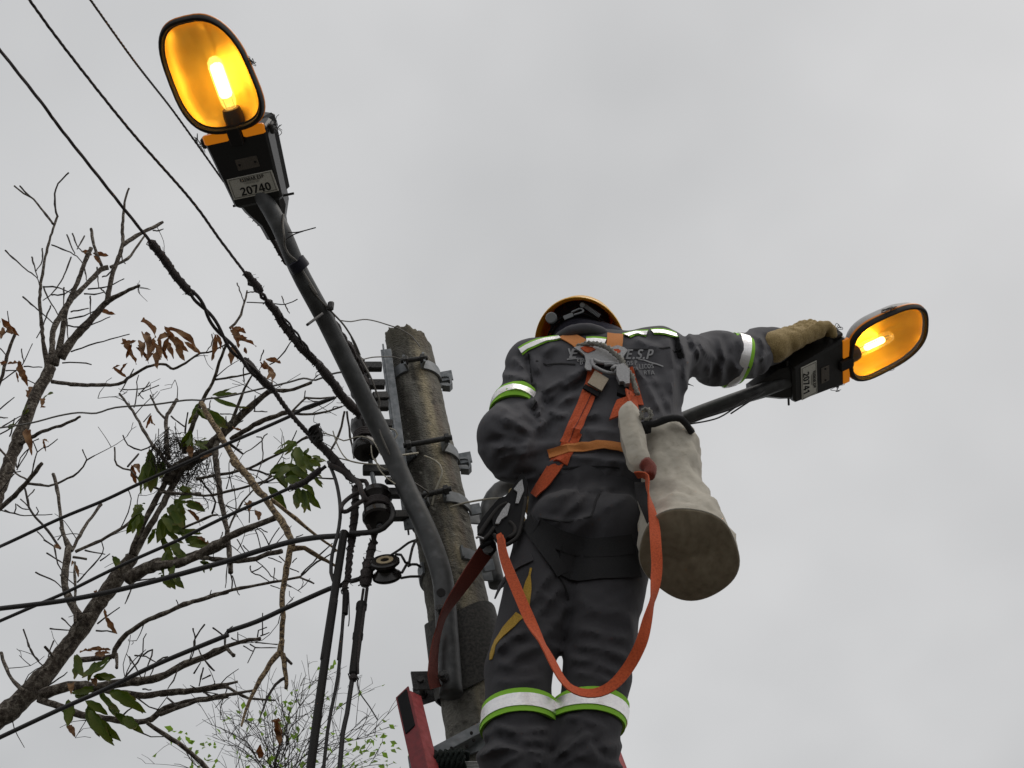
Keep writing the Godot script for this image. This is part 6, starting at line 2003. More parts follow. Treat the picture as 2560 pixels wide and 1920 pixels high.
func wires() -> void:
	# three line conductors from the upper left
	var w := thing("overhead_cable", V(-.422,4.099,-3.02), "twisted brown overhead cable entering lowest at the left edge, taped knob near its insulator", "cable", "line conductors from the upper left")
	var g := strands([V(-1.219,4.536,-1.95),V(-1.088,4.413,-2.06),V(-1.054,4.401,-2.13),V(-.936,4.333,-2.3),V(-.884,4.332,-2.42)], 0.0026, 0.0016, 60.0, 3)
	obj("conductor", g, M.cable_worn, w)
	splice("splice", [V(-.886,4.334,-2.42),V(-.866,4.341,-2.48),V(-.832,4.316,-2.53),V(-.806,4.314,-2.58)], 0.0105, w)
	obj("conductor", strands([V(-.806,4.305,-2.56),V(-.78,4.306,-2.62),V(-.737,4.279,-2.7),V(-.693,4.261,-2.77),V(-.655,4.263,-2.84)], 0.0045, 0.006, 2.0, 2), M.cable_worn, w)
	splice("splice", [V(-.704,4.303,-2.8),V(-.654,4.262,-2.84),V(-.63,4.258,-2.87)], 0.0105, w)
	obj("conductor", strands([V(-.634,4.264,-2.87),V(-.593,4.228,-2.92),V(-.535,4.176,-2.96)], 0.0045, 0.0035, 5.0, 3), M.cable_worn, w)
	splice("splice", [V(-.535,4.176,-2.96),V(-.483,4.137,-2.99),V(-.414,4.067,-3.02)], 0.011, w)
	g = Geo.new()
	g.tube(spline([V(-.523,4.18,-2.93),V(-.513,4.165,-2.94),V(-.509,4.145,-2.95)], 0.006), 0.017, 0.013, 9, 40.0, 0.3, 3)
	obj("tape_knob", g, M.rubber, w)
	g = Geo.new()
	g.tube(spline([V(-.48,4.107,-3),V(-.446,4.087,-3),V(-.42,4.066,-3),V(-.392,4.016,-2.97),V(-.385,3.986,-2.96),V(-.371,3.959,-2.96),V(-.355,3.961,-2.97)], 0.01), 0.008, 0.007, 7)
	g.tube(spline([V(-.42,4.063,-3),V(-.397,4.053,-3),V(-.382,4.052,-3),V(-.375,4.034,-3),V(-.375,4.016,-3),V(-.369,3.997,-3),V(-.349,3.991,-3)], 0.01), 0.006, 0.006, 7)
	g.tube(spline([V(-.387,3.998,-2.98),V(-.408,3.989,-2.98),V(-.431,3.952,-2.97),V(-.429,3.921,-2.96),V(-.417,3.929,-2.97)], 0.01), 0.0058, 0.0058, 7)
	g.tube(spline([V(-.417,3.929,-2.97),V(-.398,3.938,-2.96),V(-.376,3.959,-2.96)], 0.01), 0.0058, 0.0058, 7)
	obj("tail", g, M.cable_worn, w)
	w = thing("overhead_cable", V(-.407,4.286,-3), "overhead cable running from the top edge to the splices left of the lamp arm", "cable", "line conductors from the upper left")
	obj("conductor", strands([V(-1.124,4.577,-1.86),V(-1.06,4.562,-2),V(-.927,4.497,-2.2),V(-.805,4.471,-2.4),V(-.739,4.43,-2.5),V(-.674,4.368,-2.56)], 0.0025, 0.0015, 60.0, 3), M.cable_worn, w)
	splice("splice", [V(-.677,4.375,-2.56),V(-.657,4.369,-2.59),V(-.637,4.355,-2.61)], 0.009, w)
	obj("conductor", strands([V(-.677,4.395,-2.61),V(-.654,4.403,-2.66),V(-.637,4.404,-2.7)], 0.0042, 0.005, 2.0, 2), M.cable_worn, w)
	splice("splice", [V(-.643,4.407,-2.69),V(-.62,4.397,-2.72),V(-.607,4.387,-2.75),V(-.557,4.343,-2.8),V(-.51,4.33,-2.86)], 0.0112, w)
	splice("splice", [V(-.517,4.324,-2.84),V(-.475,4.296,-2.89),V(-.451,4.281,-2.93),V(-.402,4.26,-2.98)], 0.0122, w)
	obj("conductor", strands([V(-.639,4.417,-2.7),V(-.581,4.375,-2.76),V(-.522,4.322,-2.82)], 0.003, 0.004, 3.0, 2), M.cable_worn, w)
	w = thing("overhead_cable", V(-.445,4.443,-3), "thin overhead cable that passes behind the upper left lamp", "cable", "line conductors from the upper left")
	obj("conductor", strands([V(-.975,4.553,-1.85),V(-.924,4.642,-2.1),V(-.901,4.829,-2.4),V(-.79,4.782,-2.6)], 0.0021, 0.0013, 50.0, 3), M.cable_worn, w)
	splice("splice", [V(-.695,4.652,-2.62),V(-.662,4.647,-2.66),V(-.646,4.641,-2.7),V(-.623,4.617,-2.74)], 0.0068, w)
	obj("conductor", strands([V(-.623,4.617,-2.74),V(-.527,4.552,-2.82),V(-.443,4.415,-2.86),V(-.42,4.405,-2.92),V(-.414,4.417,-2.98)], 0.0038, 0.004, 6.0, 2), M.cable_worn, w)
	splice("splice", [V(-.453,4.465,-2.9),V(-.435,4.447,-2.93),V(-.416,4.444,-2.96),V(-.401,4.424,-2.98)], 0.0095, w)
	# cables to the lower left
	cable("thin pale wire wavering across the bare tree to the lamp arm", [[V(-1.62,4.673,-3.5),V(-1.494,4.651,-3.45),V(-1.402,4.654,-3.42),V(-1.334,4.65,-3.4),V(-1.259,4.603,-3.35),V(-1.194,4.599,-3.32),V(-1.067,4.575,-3.28),V(-.967,4.565,-3.25),V(-.91,4.519,-3.2)], [V(-.911,4.518,-3.2),V(-.879,4.498,-3.17),V(-.819,4.489,-3.15),V(-.704,4.476,-3.1),V(-.63,4.45,-3.05),V(-.578,4.419,-3),V(-.539,4.384,-2.97),V(-.494,4.388,-2.95),V(-.465,4.376,-2.93)]], 0.0028, M.wire_grey, "wire", "thin_wire")
	cable("grey cable rising from the left edge past the nest", [[V(-1.559,4.277,-3.6),V(-1.461,4.238,-3.5),V(-1.323,4.279,-3.45),V(-1.191,4.306,-3.4),V(-1.081,4.329,-3.35),V(-.907,4.39,-3.3)], [V(-.908,4.392,-3.3),V(-.85,4.378,-3.25),V(-.795,4.36,-3.2),V(-.631,4.412,-3.15),V(-.587,4.417,-3.12),V(-.502,4.438,-3.1)]], 0.0052, M.wire_dark, "cable", "thin_cable")
	cable("thick smooth black cable curving from the left edge to the middle insulator", [[V(-1.51,4.061,-3.6),V(-1.446,3.997,-3.5),V(-1.24,3.992,-3.45),V(-1.026,3.97,-3.35),V(-.753,3.943,-3.2)], [V(-.753,3.943,-3.2),V(-.671,3.936,-3.15),V(-.576,3.93,-3.1),V(-.5,3.907,-3.05),V(-.441,3.889,-3.02),V(-.384,3.881,-3)], [V(-.407,3.881,-3),V(-.35,3.871,-2.98),V(-.32,3.868,-2.96),V(-.303,3.882,-2.95),V(-.3,3.917,-2.96),V(-.312,3.96,-2.98)]], 0.0074, M.wire_dark, "cable", "thick_cable")
	w = cable("thin dark cable with a frayed taped end crossing the trunk", [[V(-1.498,4.01,-3.6),V(-1.351,4.005,-3.5),V(-1.246,4.021,-3.45),V(-1.093,4.03,-3.35),V(-.909,4.049,-3.25)], [V(-.909,4.049,-3.25),V(-.792,4.082,-3.2),V(-.672,4.109,-3.15),V(-.6,4.107,-3.1),V(-.55,4.099,-3.06),V(-.494,4.128,-3.03)]], 0.005, M.wire_dark, "cable", "thin_cable") as Node3D
	splice("frayed_splice", [V(-.597,4.109,-3.1),V(-.55,4.099,-3.06),V(-.505,4.12,-3.03)], 0.0085, w)
	cable("black cable crossing the lower branches up to the lowest insulator", [[V(-1.448,3.691,-3.7),V(-1.226,3.704,-3.55),V(-1.08,3.707,-3.45),V(-.929,3.72,-3.35),V(-.734,3.744,-3.25)], [V(-.736,3.755,-3.25),V(-.655,3.751,-3.2),V(-.567,3.747,-3.13),V(-.46,3.768,-3.08),V(-.427,3.758,-3.05)], [V(-.402,3.77,-3.05),V(-.379,3.763,-3.03),V(-.36,3.774,-3.02),V(-.343,3.774,-3)]], 0.0064, M.wire_dark, "cable", "thick_cable")
	# uprights left of the pole
	cable("thick black upright cable conduit left of the pole", [[V(-.424,3.887,-3),V(-.442,3.509,-3)], [V(-.433,3.679,-3), V(-.448,3.229,-3), V(-.454,2.568,-3)]], 0.0104, M.rubber, "conduit", "cable_conduit")
	w = thing("upright_cable", V(-.41,3.655,-3.02), "thin upright cable ending in a wired black sleeve, between two thicker ones", "cable")
	g = Geo.new()
	g.tube(spline([V(-.408,3.662,-3.02),V(-.41,3.592,-3.02),V(-.412,3.522,-3.02)], 0.03), 0.0035, 0.0035, 6)
	g.tube(spline([V(-.41,3.661,-3.02), V(-.409,3.478,-3.02), V(-.422,3.24,-3.02), V(-.395,2.575,-3.02)], 0.06), 0.0042, 0.0042, 6)
	obj("cable", g, M.wire_dark, w)
	g = Geo.new()
	g.tube(PackedVector3Array([V(-.409,3.72,-3.02),V(-.406,3.652,-3.02)]), 0.0078, 0.0078, 10, 40.0)
	obj("sleeve", g, M.rubber, w)
	splice("splice", [V(-.405,4.037,-3),V(-.402,3.954,-3),V(-.406,3.867,-3.02),V(-.407,3.844,-3.02)], 0.0098, w)
	obj("strand", strands([V(-.407,3.85,-3.02),V(-.407,3.754,-3.02)], 0.005, 0.005, 2.0, 3), M.cable_worn, w)
	splice("splice", [V(-.404,3.759,-3.02),V(-.412,3.743,-3.02),V(-.411,3.712,-3.02)], 0.0085, w)
	g = Geo.new()
	g.tube(spline([V(-.4,3.708,-3.01),V(-.393,3.63,-3.01),V(-.394,3.61,-3.01)], 0.02), 0.0014, 0.0014, 5)
	obj("loose_wire", g, M.wire_dark, w)
	w = thing("upright_cable", V(-.372,3.568,-3.02), "upright cable with a long black sleeve and a dangling loose wire, nearest the pole", "cable")
	splice("splice", [V(-.348,3.869,-3.01),V(-.354,3.83,-3.01),V(-.36,3.8,-3.02)], 0.0105, w)
	splice("splice", [V(-.355,3.81,-3.01),V(-.359,3.767,-3.01),V(-.363,3.732,-3.02)], 0.0155, w)
	g = Geo.new()
	g.tube(spline([V(-.364,3.886,-2.97),V(-.35,3.868,-2.99),V(-.347,3.852,-3)], 0.02), 0.0055, 0.005, 6)
	obj("strand", g, M.cable_worn, w)
	g = Geo.new()
	g.tube(spline([V(-.331,3.883,-2.97),V(-.343,3.868,-2.99),V(-.348,3.852,-3)], 0.02), 0.0045, 0.0045, 6)
	obj("strand", g, M.cable_worn, w)
	g = Geo.new()
	g.tube(PackedVector3Array([V(-.366,3.726,-3.02),V(-.368,3.682,-3.02)]), 0.0035, 0.0035, 6)
	obj("strand", g, M.cable_worn, w)
	g = Geo.new()
	g.tube(PackedVector3Array([V(-.357,3.729,-3.02),V(-.359,3.679,-3.02)]), 0.0042, 0.0042, 6)
	obj("strand", g, M.cable_worn, w)
	g = Geo.new()
	g.tube(spline([V(-.359,3.667,-3.01),V(-.365,3.546,-3.01),V(-.361,3.478,-3.01)], 0.03), 0.0035, 0.003, 6)
	obj("strand", g, M.cable_worn, w)
	g = Geo.new()
	g.lathe([[0.0115, 0.0], [0.0135, 0.004], [0.0135, 0.02], [0.0115, 0.024], [0.0115, 0.085], [0.0128, 0.09], [0.0128, 0.105], [0.011, 0.11], [0.0108, 0.2], [0.008, 0.204]], along(V(-.374,3.463,-3.02) - V(-.367,3.685,-3.02), V(-.367,3.685,-3.02)), 16, 30.0)
	obj("sleeve", g, M.rubber, w)
	splice("splice", [V(-.372,3.481,-3.02),V(-.373,3.465,-3.02)], 0.0125, w)
	g = Geo.new()
	g.tube(spline([V(-.375,3.466,-3.02), V(-.38,3.377,-3.02), V(-.386,3.24,-3.02), V(-.364,2.575,-3.02)], 0.06), 0.0058, 0.0058, 7)
	obj("cable", g, M.wire_dark, w)
	g = Geo.new()
	g.tube(spline([V(-.361,3.46,-3.01),V(-.354,3.428,-3.01),V(-.328,3.385,-3),V(-.307,3.35,-3)], 0.02), 0.0016, 0.0016, 5)
	obj("loose_wire", g, M.wire_dark, w)
	cable("black cable hanging in a long bow between the upper insulators and the black conduit", [[V(-.487,4.134,-3.02),V(-.46,4.056,-3),V(-.443,3.983,-2.99),V(-.435,3.914,-2.98),V(-.438,3.855,-2.98),V(-.447,3.81,-2.99),V(-.447,3.76,-3),V(-.433,3.723,-3)]], 0.0048, M.wire_dark, "cable", "hanging_cable")
	cable("black tie wires joining the lowest insulator to the pole", [[V(-.303,3.797,-2.98),V(-.28,3.824,-2.99),V(-.26,3.852,-3),V(-.242,3.884,-3.03)], [V(-.29,3.802,-2.98),V(-.275,3.8,-2.98),V(-.264,3.784,-2.99),V(-.252,3.786,-3)], [V(-.271,3.753,-2.99),V(-.265,3.777,-3),V(-.261,3.806,-3.02)], [V(-.256,3.786,-3),V(-.25,3.845,-3.01),V(-.243,3.876,-3.02)], [V(-.257,3.78,-3),V(-.249,3.793,-3.01),V(-.238,3.8,-3.02),V(-.228,3.799,-3.03)], [V(-.273,3.744,-3),V(-.252,3.763,-3.02),V(-.225,3.77,-3.03)]], 0.0034, M.wire_dark, "wire", "tie_wire", true)
	cable("thin wire looping from the lamp arm over the broken pole top", [[V(-.459,4.444,-2.8),V(-.44,4.491,-2.85),V(-.414,4.55,-2.9),V(-.392,4.596,-2.95),V(-.362,4.632,-3),V(-.32,4.631,-3.02),V(-.287,4.612,-3.03)], [V(-.287,4.612,-3.03),V(-.263,4.573,-3.03)]], 0.0018, M.wire_grey, "wire", "thin_wire")
	cable("thin wire from the lamp arm to the topmost collar bolt", [[V(-.402,4.356,-2.86),V(-.385,4.452,-2.95),V(-.355,4.502,-3),V(-.33,4.519,-3.02),V(-.291,4.5,-3.02)]], 0.0018, M.wire_grey, "wire", "thin_wire")
	cable("pale wire hanging from the second collar down the pole", [[V(-.285,4.081,-2.93),V(-.249,4.148,-3)], [V(-.232,4.137,-3),V(-.201,4.112,-2.99),V(-.182,4.077,-2.99),V(-.198,4.019,-3),V(-.206,3.98,-3.01)]], 0.0028, M.wire_pale, "wire", "thin_wire")
	cable("pale wire stretched from the third collar to the black adjuster at his hip", [[V(-.157,3.958,-2.99),V(-.115,3.941,-2.95),V(-.057,3.913,-2.9),V(-.019,3.884,-2.86),V(.02,3.877,-2.85)]], 0.0026, M.wire_pale, "wire", "thin_wire")
	cable("tangled thin pale wires around the middle insulators", [[V(-.499,4.175,-2.95),V(-.47,4.172,-2.96),V(-.443,4.156,-2.96),V(-.419,4.166,-2.96),V(-.394,4.162,-2.95),V(-.365,4.146,-2.95),V(-.339,4.09,-2.94)], [V(-.474,4.19,-2.96),V(-.46,4.146,-2.96),V(-.439,4.104,-2.96),V(-.418,4.085,-2.96),V(-.377,4.084,-2.97)], [V(-.354,4.085,-2.95),V(-.345,4.056,-2.95),V(-.323,4.017,-2.94),V(-.296,3.985,-2.93)], [V(-.373,4.171,-2.97),V(-.369,4.13,-2.96),V(-.363,4.098,-2.96),V(-.342,4.069,-2.96)], [V(-.32,4.165,-2.92),V(-.304,4.148,-2.91),V(-.298,4.141,-2.92)], [V(-.298,4.141,-2.92),V(-.305,4.128,-2.92)], [V(-.457,4.13,-3),V(-.4,4.105,-2.99),V(-.354,4.091,-2.98)], [V(-.354,4.091,-2.98),V(-.33,4.066,-2.97),V(-.317,4.061,-2.96)]], 0.0018, M.wire_pale, "wire", "tangled_wires", true)

# ---------------------------------------------------------------- the lineman
func folds(s: Soft, list: Array) -> void:
	for e in list:
		for i in e[0].size() - 1:
			var p: Vector3 = e[0][i]
			var q: Vector3 = e[0][i + 1]
			s.fold(p, q, ray_of((p + q) / 2), e[1] * 1.75, e[2] * 0.85)

# short random creases roughly across the line from a to b
func bunch(s: Soft, a: Vector3, b: Vector3, reach: float, count: int, amp: float) -> void:
	var d := (b - a).normalized()
	for i in count:
		var c := a.lerp(b, (i + rng.randf()) / count)
		var w := ray_of(c)
		var x := d.cross(w).normalized()
		var lean := rng.randf_range(-0.7, 0.7)
		var e := (x * cos(lean) + d * sin(lean)) * reach * rng.randf_range(0.35, 0.8)
		var off := x * rng.randf_range(-0.6, 0.6) * reach
		s.fold(c + off - e, c + off + e + d * rng.randf_range(-0.02, 0.02), w, amp * rng.randf_range(0.5, 1.15), rng.randf_range(0.008, 0.015))

func glove(called: String, wrist: Vector3, fwd: Vector3, up: Vector3, right: float, curl: float, size: float, parent: Node) -> MeshInstance3D:
	var s := Soft.new()
	s.k = 0.006
	fwd = fwd.normalized()
	var side := fwd.cross(up).normalized() * right
	up = side.cross(fwd).normalized() * right
	var n := FastNoiseLite.new()
	n.seed = 12
	n.frequency = 26.0
	s.noise = n
	s.namp = 0.0032
	# gauntlet and palm
	s.bone(wrist - fwd * 0.045 * size, wrist + fwd * 0.01, 0.041 * size, 0.034 * size)
	for i in 4:
		var u := (i - 1.5) / 1.5
		s.bone(wrist + side * u * 0.02 * size, wrist + fwd * 0.085 * size + side * u * 0.033 * size + up * 0.012 * (1.0 - absf(u)), 0.027 * size, 0.021 * size)
	for i in 4:
		var u := (i - 1.5) / 1.5
		var base := wrist + fwd * 0.088 * size + side * u * 0.039 * size + up * 0.008
		var len: float = [0.066, 0.08, 0.074, 0.054][i] * size
		var d := fwd.rotated(side.normalized(), -curl * 0.35 * right)
		d = (d + side * u * 0.16).normalized()
		var p := base
		for seg in 3:
			var l: float = len * [0.48, 0.3, 0.24][seg]
			var q := p + d * l
			s.bone(p, q, (0.0138 - seg * 0.001) * size, (0.0128 - seg * 0.0012) * size)
			p = q
			d = d.rotated(side.normalized(), -curl * right * (0.8 + 0.12 * i))
	var tb := wrist + fwd * 0.02 * size - side * 0.03 * size
	var td := (fwd * 0.8 - side * 0.75 - up * 0.35).normalized()
	s.bone(tb, tb + td * 0.045 * size, 0.021 * size, 0.0165 * size)
	s.bone(tb + td * 0.045 * size, tb + td * 0.045 * size + (td + fwd * 0.7 - up * 0.5).normalized() * 0.036 * size, 0.0165 * size, 0.013 * size)
	# creases over the knuckles and between the fingers
	var wdir := up.normalized()
	for i in 5:
		var u := (i - 2.0) / 2.0
		var q0 := wrist + side * u * 0.036 * size + fwd * 0.03 * size
		s.fold(q0, q0 + fwd * 0.09 * size, wdir, -0.006, 0.0045)
	for i in 5:
		var q0 := wrist + fwd * (0.0 + 0.024 * i) * size - side * 0.05 * size
		s.fold(q0, q0 + side * 0.1 * size + fwd * rng.randf_range(-0.05, 0.05), wdir, rng.randf_range(0.001, 0.004), rng.randf_range(0.006, 0.012))
	return obj(called, s.net(0.0038), M.glove, parent)

func person() -> void:
	var at := V(.087,3.095,-2.82)
	var root := thing("person", at, "lineman seen from behind in charcoal workwear with lime bands and an amber helmet, reaching right", "person")
	var n := FastNoiseLite.new()
	n.seed = 3
	n.frequency = 6.5
	n.fractal_octaves = 3
	var ridged := FastNoiseLite.new()
	ridged.seed = 8
	ridged.frequency = 4.6
	ridged.fractal_type = FastNoiseLite.FRACTAL_RIDGED
	ridged.fractal_octaves = 2
	ridged.fractal_gain = 0.35
	ridged.domain_warp_enabled = true
	ridged.domain_warp_amplitude = 0.06
	ridged.domain_warp_frequency = 3.0
	# jacket
	var j := Soft.new()
	jacket = j
	j.k = 0.06
	j.noise = n
	j.namp = 0.0035
	j.ridge = ridged
	j.ramp_ = 0.0022
	j.rscale = Vector3(1.0, 0.75, 1.0)
	j.nscale = Vector3(1.0, 0.8, 1.0)
	j.bone(V(.068,4.302,-2.82), V(.381,4.334,-2.82), 0.058, 0.062)
	j.bone(V(.151,4.251,-2.82), V(.131,3.99,-2.81), 0.098, 0.083)
	j.bone(V(.352,4.258,-2.82), V(.318,3.99,-2.81), 0.102, 0.088)
	j.bone(V(.253,4.249,-2.81), V(.215,3.917,-2.8), 0.088, 0.088)
	j.bone(V(.127,3.99,-2.81), V(.119,3.9,-2.81), 0.078, 0.084)
	j.bone(V(.278,3.99,-2.81), V(.279,3.913,-2.81), 0.09, 0.09)
	j.bone(V(.222,4.331,-2.82), V(.206,4.406,-2.83), 0.066, 0.058)
	# sleeves
	j.bone(V(.044,4.285,-2.81), V(-.012,3.975,-2.74), 0.057, 0.052)
	j.bone(V(-.014,3.968,-2.74), V(.056,4.015,-2.95), 0.053, 0.044)
	j.bone(V(-.018,3.983,-2.735), V(-.005,3.928,-2.76), 0.047, 0.046)
	j.bone(V(.398,4.336,-2.83), V(.573,4.501,-3), 0.064, 0.055)
	j.bone(V(.573,4.501,-3), V(.758,4.658,-3.11), 0.056, 0.042)
	j.bone(V(.571,4.482,-3), V(.694,4.554,-3.07), 0.051, 0.046)
	j.bone(V(.724,4.635,-3.1), V(.778,4.656,-3.115), 0.042, 0.036)
	folds(j, [
		[[V(.2,4.181,-2.7),V(.129,4.133,-2.7),V(.074,4.089,-2.7),V(.053,4.036,-2.7)], 0.01, 0.016], [[V(.179,4.15,-2.7),V(.123,4.103,-2.7),V(.081,4.056,-2.7),V(.06,4.01,-2.7)], 0.009, 0.014], [[V(.157,4.096,-2.7),V(.107,4.04,-2.7),V(.067,3.994,-2.7)], 0.008, 0.014],
		[[V(.141,4.023,-2.7),V(.097,4.007,-2.7),V(.062,3.968,-2.7)], 0.008, 0.013], [[V(.214,4.023,-2.7),V(.154,3.994,-2.7),V(.106,3.984,-2.7)], 0.006, 0.016], [[V(.301,4.195,-2.7),V(.336,4.116,-2.7),V(.368,4.01,-2.7)], 0.0095, 0.014], [[V(.322,4.209,-2.7),V(.365,4.106,-2.7),V(.389,4.023,-2.7)], 0.006, 0.012],
		[[V(.402,4.28,-2.7),V(.404,4.168,-2.7),V(.388,4.017,-2.7)], 0.007, 0.014], [[V(.434,4.337,-2.75),V(.443,4.265,-2.75),V(.443,4.129,-2.75)], 0.009, 0.012], [[V(.316,4.28,-2.7),V(.344,4.251,-2.7),V(.379,4.244,-2.7)], 0.006, 0.012], [[V(.111,4.259,-2.7),V(.075,4.216,-2.7),V(.064,4.147,-2.7)], 0.006, 0.015],
		[[V(.041,4.294,-2.78),V(.046,4.222,-2.78),V(.055,4.146,-2.78)], -0.009, 0.01], [[V(.002,4.248,-2.74),V(.033,4.206,-2.74),V(.05,4.143,-2.74)], 0.008, 0.013], [[V(-.025,4.166,-2.72),V(.015,4.166,-2.72),V(.042,4.132,-2.72)], 0.008, 0.014], [[V(-.045,4.111,-2.72),V(0,4.125,-2.72),V(.039,4.105,-2.72)], 0.007, 0.014],
		[[V(-.021,4.01,-2.7),V(.009,3.989,-2.7),V(.043,3.952,-2.7)], 0.009, 0.013], [[V(-.044,3.958,-2.7),V(-.005,3.943,-2.7),V(.042,3.931,-2.7)], 0.008, 0.013], [[V(-.054,3.916,-2.7),V(-.018,3.905,-2.7),V(.04,3.916,-2.7)], 0.009, 0.013], [[V(-.032,3.909,-2.74),V(.004,3.924,-2.74),V(.04,3.927,-2.74)], 0.008, 0.013],
		[[V(.511,4.47,-2.9),V(.537,4.393,-2.9),V(.523,4.297,-2.9)], 0.007, 0.012], [[V(.577,4.532,-2.95),V(.587,4.441,-2.95),V(.565,4.351,-2.95)], 0.007, 0.012], [[V(.673,4.572,-3),V(.687,4.513,-3),V(.665,4.413,-3)], 0.007, 0.011], [[V(.706,4.584,-3),V(.715,4.537,-3),V(.699,4.466,-3)], 0.006, 0.01], [[V(.624,4.451,-3),V(.676,4.466,-3),V(.733,4.521,-3)], 0.008, 0.012],
		[[V(.081,3.877,-2.72),V(.139,3.901,-2.72),V(.2,3.892,-2.72),V(.28,3.877,-2.72)], 0.008, 0.012], [[V(.129,3.984,-2.72),V(.177,3.99,-2.72),V(.261,3.974,-2.72)], 0.006, 0.014]])
	# bunched cloth at the elbows, cuffs and hem
	for e in [[V(-.012,3.94,-2.7), V(.045,3.939,-2.85), 0.08, 14, 0.01], [V(.031,4.206,-2.75), V(-.012,3.938,-2.69), 0.07, 10, 0.006], [V(.447,4.343,-2.84), V(.715,4.568,-3.04), 0.07, 20, 0.008], [V(.114,3.884,-2.7), V(.266,3.871,-2.7), 0.1, 8, 0.006], [V(.109,4.118,-2.7), V(.115,3.909,-2.7), 0.1, 5, 0.005], [V(.358,4.118,-2.7), V(.327,3.934,-2.7), 0.1, 4, 0.005]]:
		bunch(j, e[0], e[1], e[2], e[3], e[4])
	var jm := obj("jacket", j.net(0.0068), M.jacket, root)
	# trousers
	var t := Soft.new()
	trousers = t
	t.k = 0.014
	t.noise = n
	t.namp = 0.0025
	t.ridge = ridged
	t.ramp_ = 0.0015
	t.rscale = Vector3(0.9, 1.0, 0.9)
	t.nscale = Vector3(1.0, 0.7, 1.0)
	t.bone(V(.125,3.894,-2.81), V(.119,3.749,-2.82), 0.078, 0.086)
	t.bone(V(.239,3.894,-2.81), V(.232,3.725,-2.82), 0.084, 0.09)
	t.bone(V(.18,3.879,-2.8), V(.174,3.722,-2.8), 0.08, 0.08)
	t.bone(V(.124,3.722,-2.77), V(.12,3.691,-2.79), 0.088, 0.088)
	t.bone(V(.233,3.711,-2.77), V(.233,3.674,-2.79), 0.09, 0.09)
	t.bone(V(.09,3.688,-2.81), V(.014,3.351,-2.8), 0.089, 0.071)
	t.bone(V(.154,3.652,-2.8), V(.12,3.46,-2.8), 0.05, 0.018)
	t.bone(V(.092,3.257,-2.8), V(.081,3.084,-2.8), 0.022, 0.045)
	t.bone(V(.014,3.351,-2.8), V(.013,3.139,-2.8), 0.072, 0.073)
	t.bone(V(.011,3.139,-2.8), V(.01,3.084,-2.8), 0.082, 0.07)
	t.bone(V(.23,3.677,-2.81), V(.186,3.347,-2.81), 0.097, 0.073)
	t.bone(V(.186,3.347,-2.81), V(.149,3.144,-2.81), 0.073, 0.07)
	t.bone(V(.147,3.144,-2.81), V(.14,3.08,-2.81), 0.078, 0.07)
	folds(t, [
		[[V(.089,3.561,-2.72),V(.056,3.505,-2.72),V(.034,3.467,-2.72)], 0.007, 0.013], [[V(.109,3.518,-2.72),V(.071,3.467,-2.72),V(.042,3.432,-2.72)], 0.007, 0.014], [[V(.119,3.473,-2.72),V(.091,3.411,-2.72),V(.049,3.377,-2.72)], 0.006, 0.015], [[V(.034,3.404,-2.72),V(-.008,3.383,-2.72),V(-.037,3.352,-2.72)], 0.008, 0.013], [[V(.085,3.377,-2.72),V(.033,3.355,-2.72),V(-.008,3.322,-2.72)], 0.006, 0.014],
		[[V(-.034,3.325,-2.72),V(.005,3.31,-2.72),V(.056,3.304,-2.72)], 0.006, 0.014], [[V(-.039,3.281,-2.72),V(.005,3.275,-2.72),V(.068,3.287,-2.72)], 0.005, 0.013], [[V(.121,3.337,-2.72),V(.172,3.325,-2.72),V(.247,3.281,-2.72)], 0.008, 0.013], [[V(.134,3.364,-2.72),V(.194,3.361,-2.72),V(.25,3.34,-2.72)], 0.006, 0.013], [[V(.125,3.301,-2.72),V(.176,3.293,-2.72),V(.23,3.26,-2.72)], 0.007, 0.012], [[V(.149,3.411,-2.72),V(.2,3.392,-2.72),V(.257,3.386,-2.72)], 0.005, 0.015],
		[[V(.141,3.493,-2.72),V(.19,3.454,-2.72),V(.251,3.454,-2.72)], 0.005, 0.016], [[V(.256,3.454,-2.72),V(.262,3.38,-2.72),V(.248,3.307,-2.72)], 0.006, 0.014],
		[[V(-.041,3.175,-2.72),V(.012,3.156,-2.72),V(.08,3.166,-2.72)], 0.007, 0.012], [[V(-.049,3.119,-2.72),V(-.002,3.14,-2.72),V(.077,3.131,-2.72)], 0.008, 0.012], [[V(-.077,3.097,-2.72),V(-.03,3.123,-2.72),V(.026,3.115,-2.72),V(.076,3.108,-2.72)], 0.012, 0.011], [[V(-.029,3.078,-2.72),V(-.002,3.094,-2.72),V(.026,3.112,-2.72)], 0.008, 0.01], [[V(.079,3.088,-2.72),V(.116,3.125,-2.72),V(.162,3.159,-2.72)], 0.01, 0.012], [[V(.153,3.137,-2.72),V(.163,3.115,-2.72),V(.179,3.097,-2.72)], 0.008, 0.01], [[V(.106,3.195,-2.72),V(.146,3.188,-2.72),V(.196,3.166,-2.72)], 0.006, 0.012], [[V(.088,3.115,-2.72),V(.128,3.15,-2.72),V(.146,3.175,-2.72)], 0.007, 0.012], [[V(.095,3.078,-2.72),V(.132,3.103,-2.72),V(.172,3.115,-2.72)], 0.007, 0.012],
		[[V(.083,3.752,-2.7),V(.158,3.781,-2.7),V(.251,3.787,-2.7)], 0.007, 0.016], [[V(.06,3.699,-2.7),V(.128,3.685,-2.7),V(.183,3.705,-2.7)], 0.0055, 0.009], [[V(.131,3.651,-2.7),V(.202,3.717,-2.7),V(.285,3.77,-2.7)], 0.007, 0.02]])
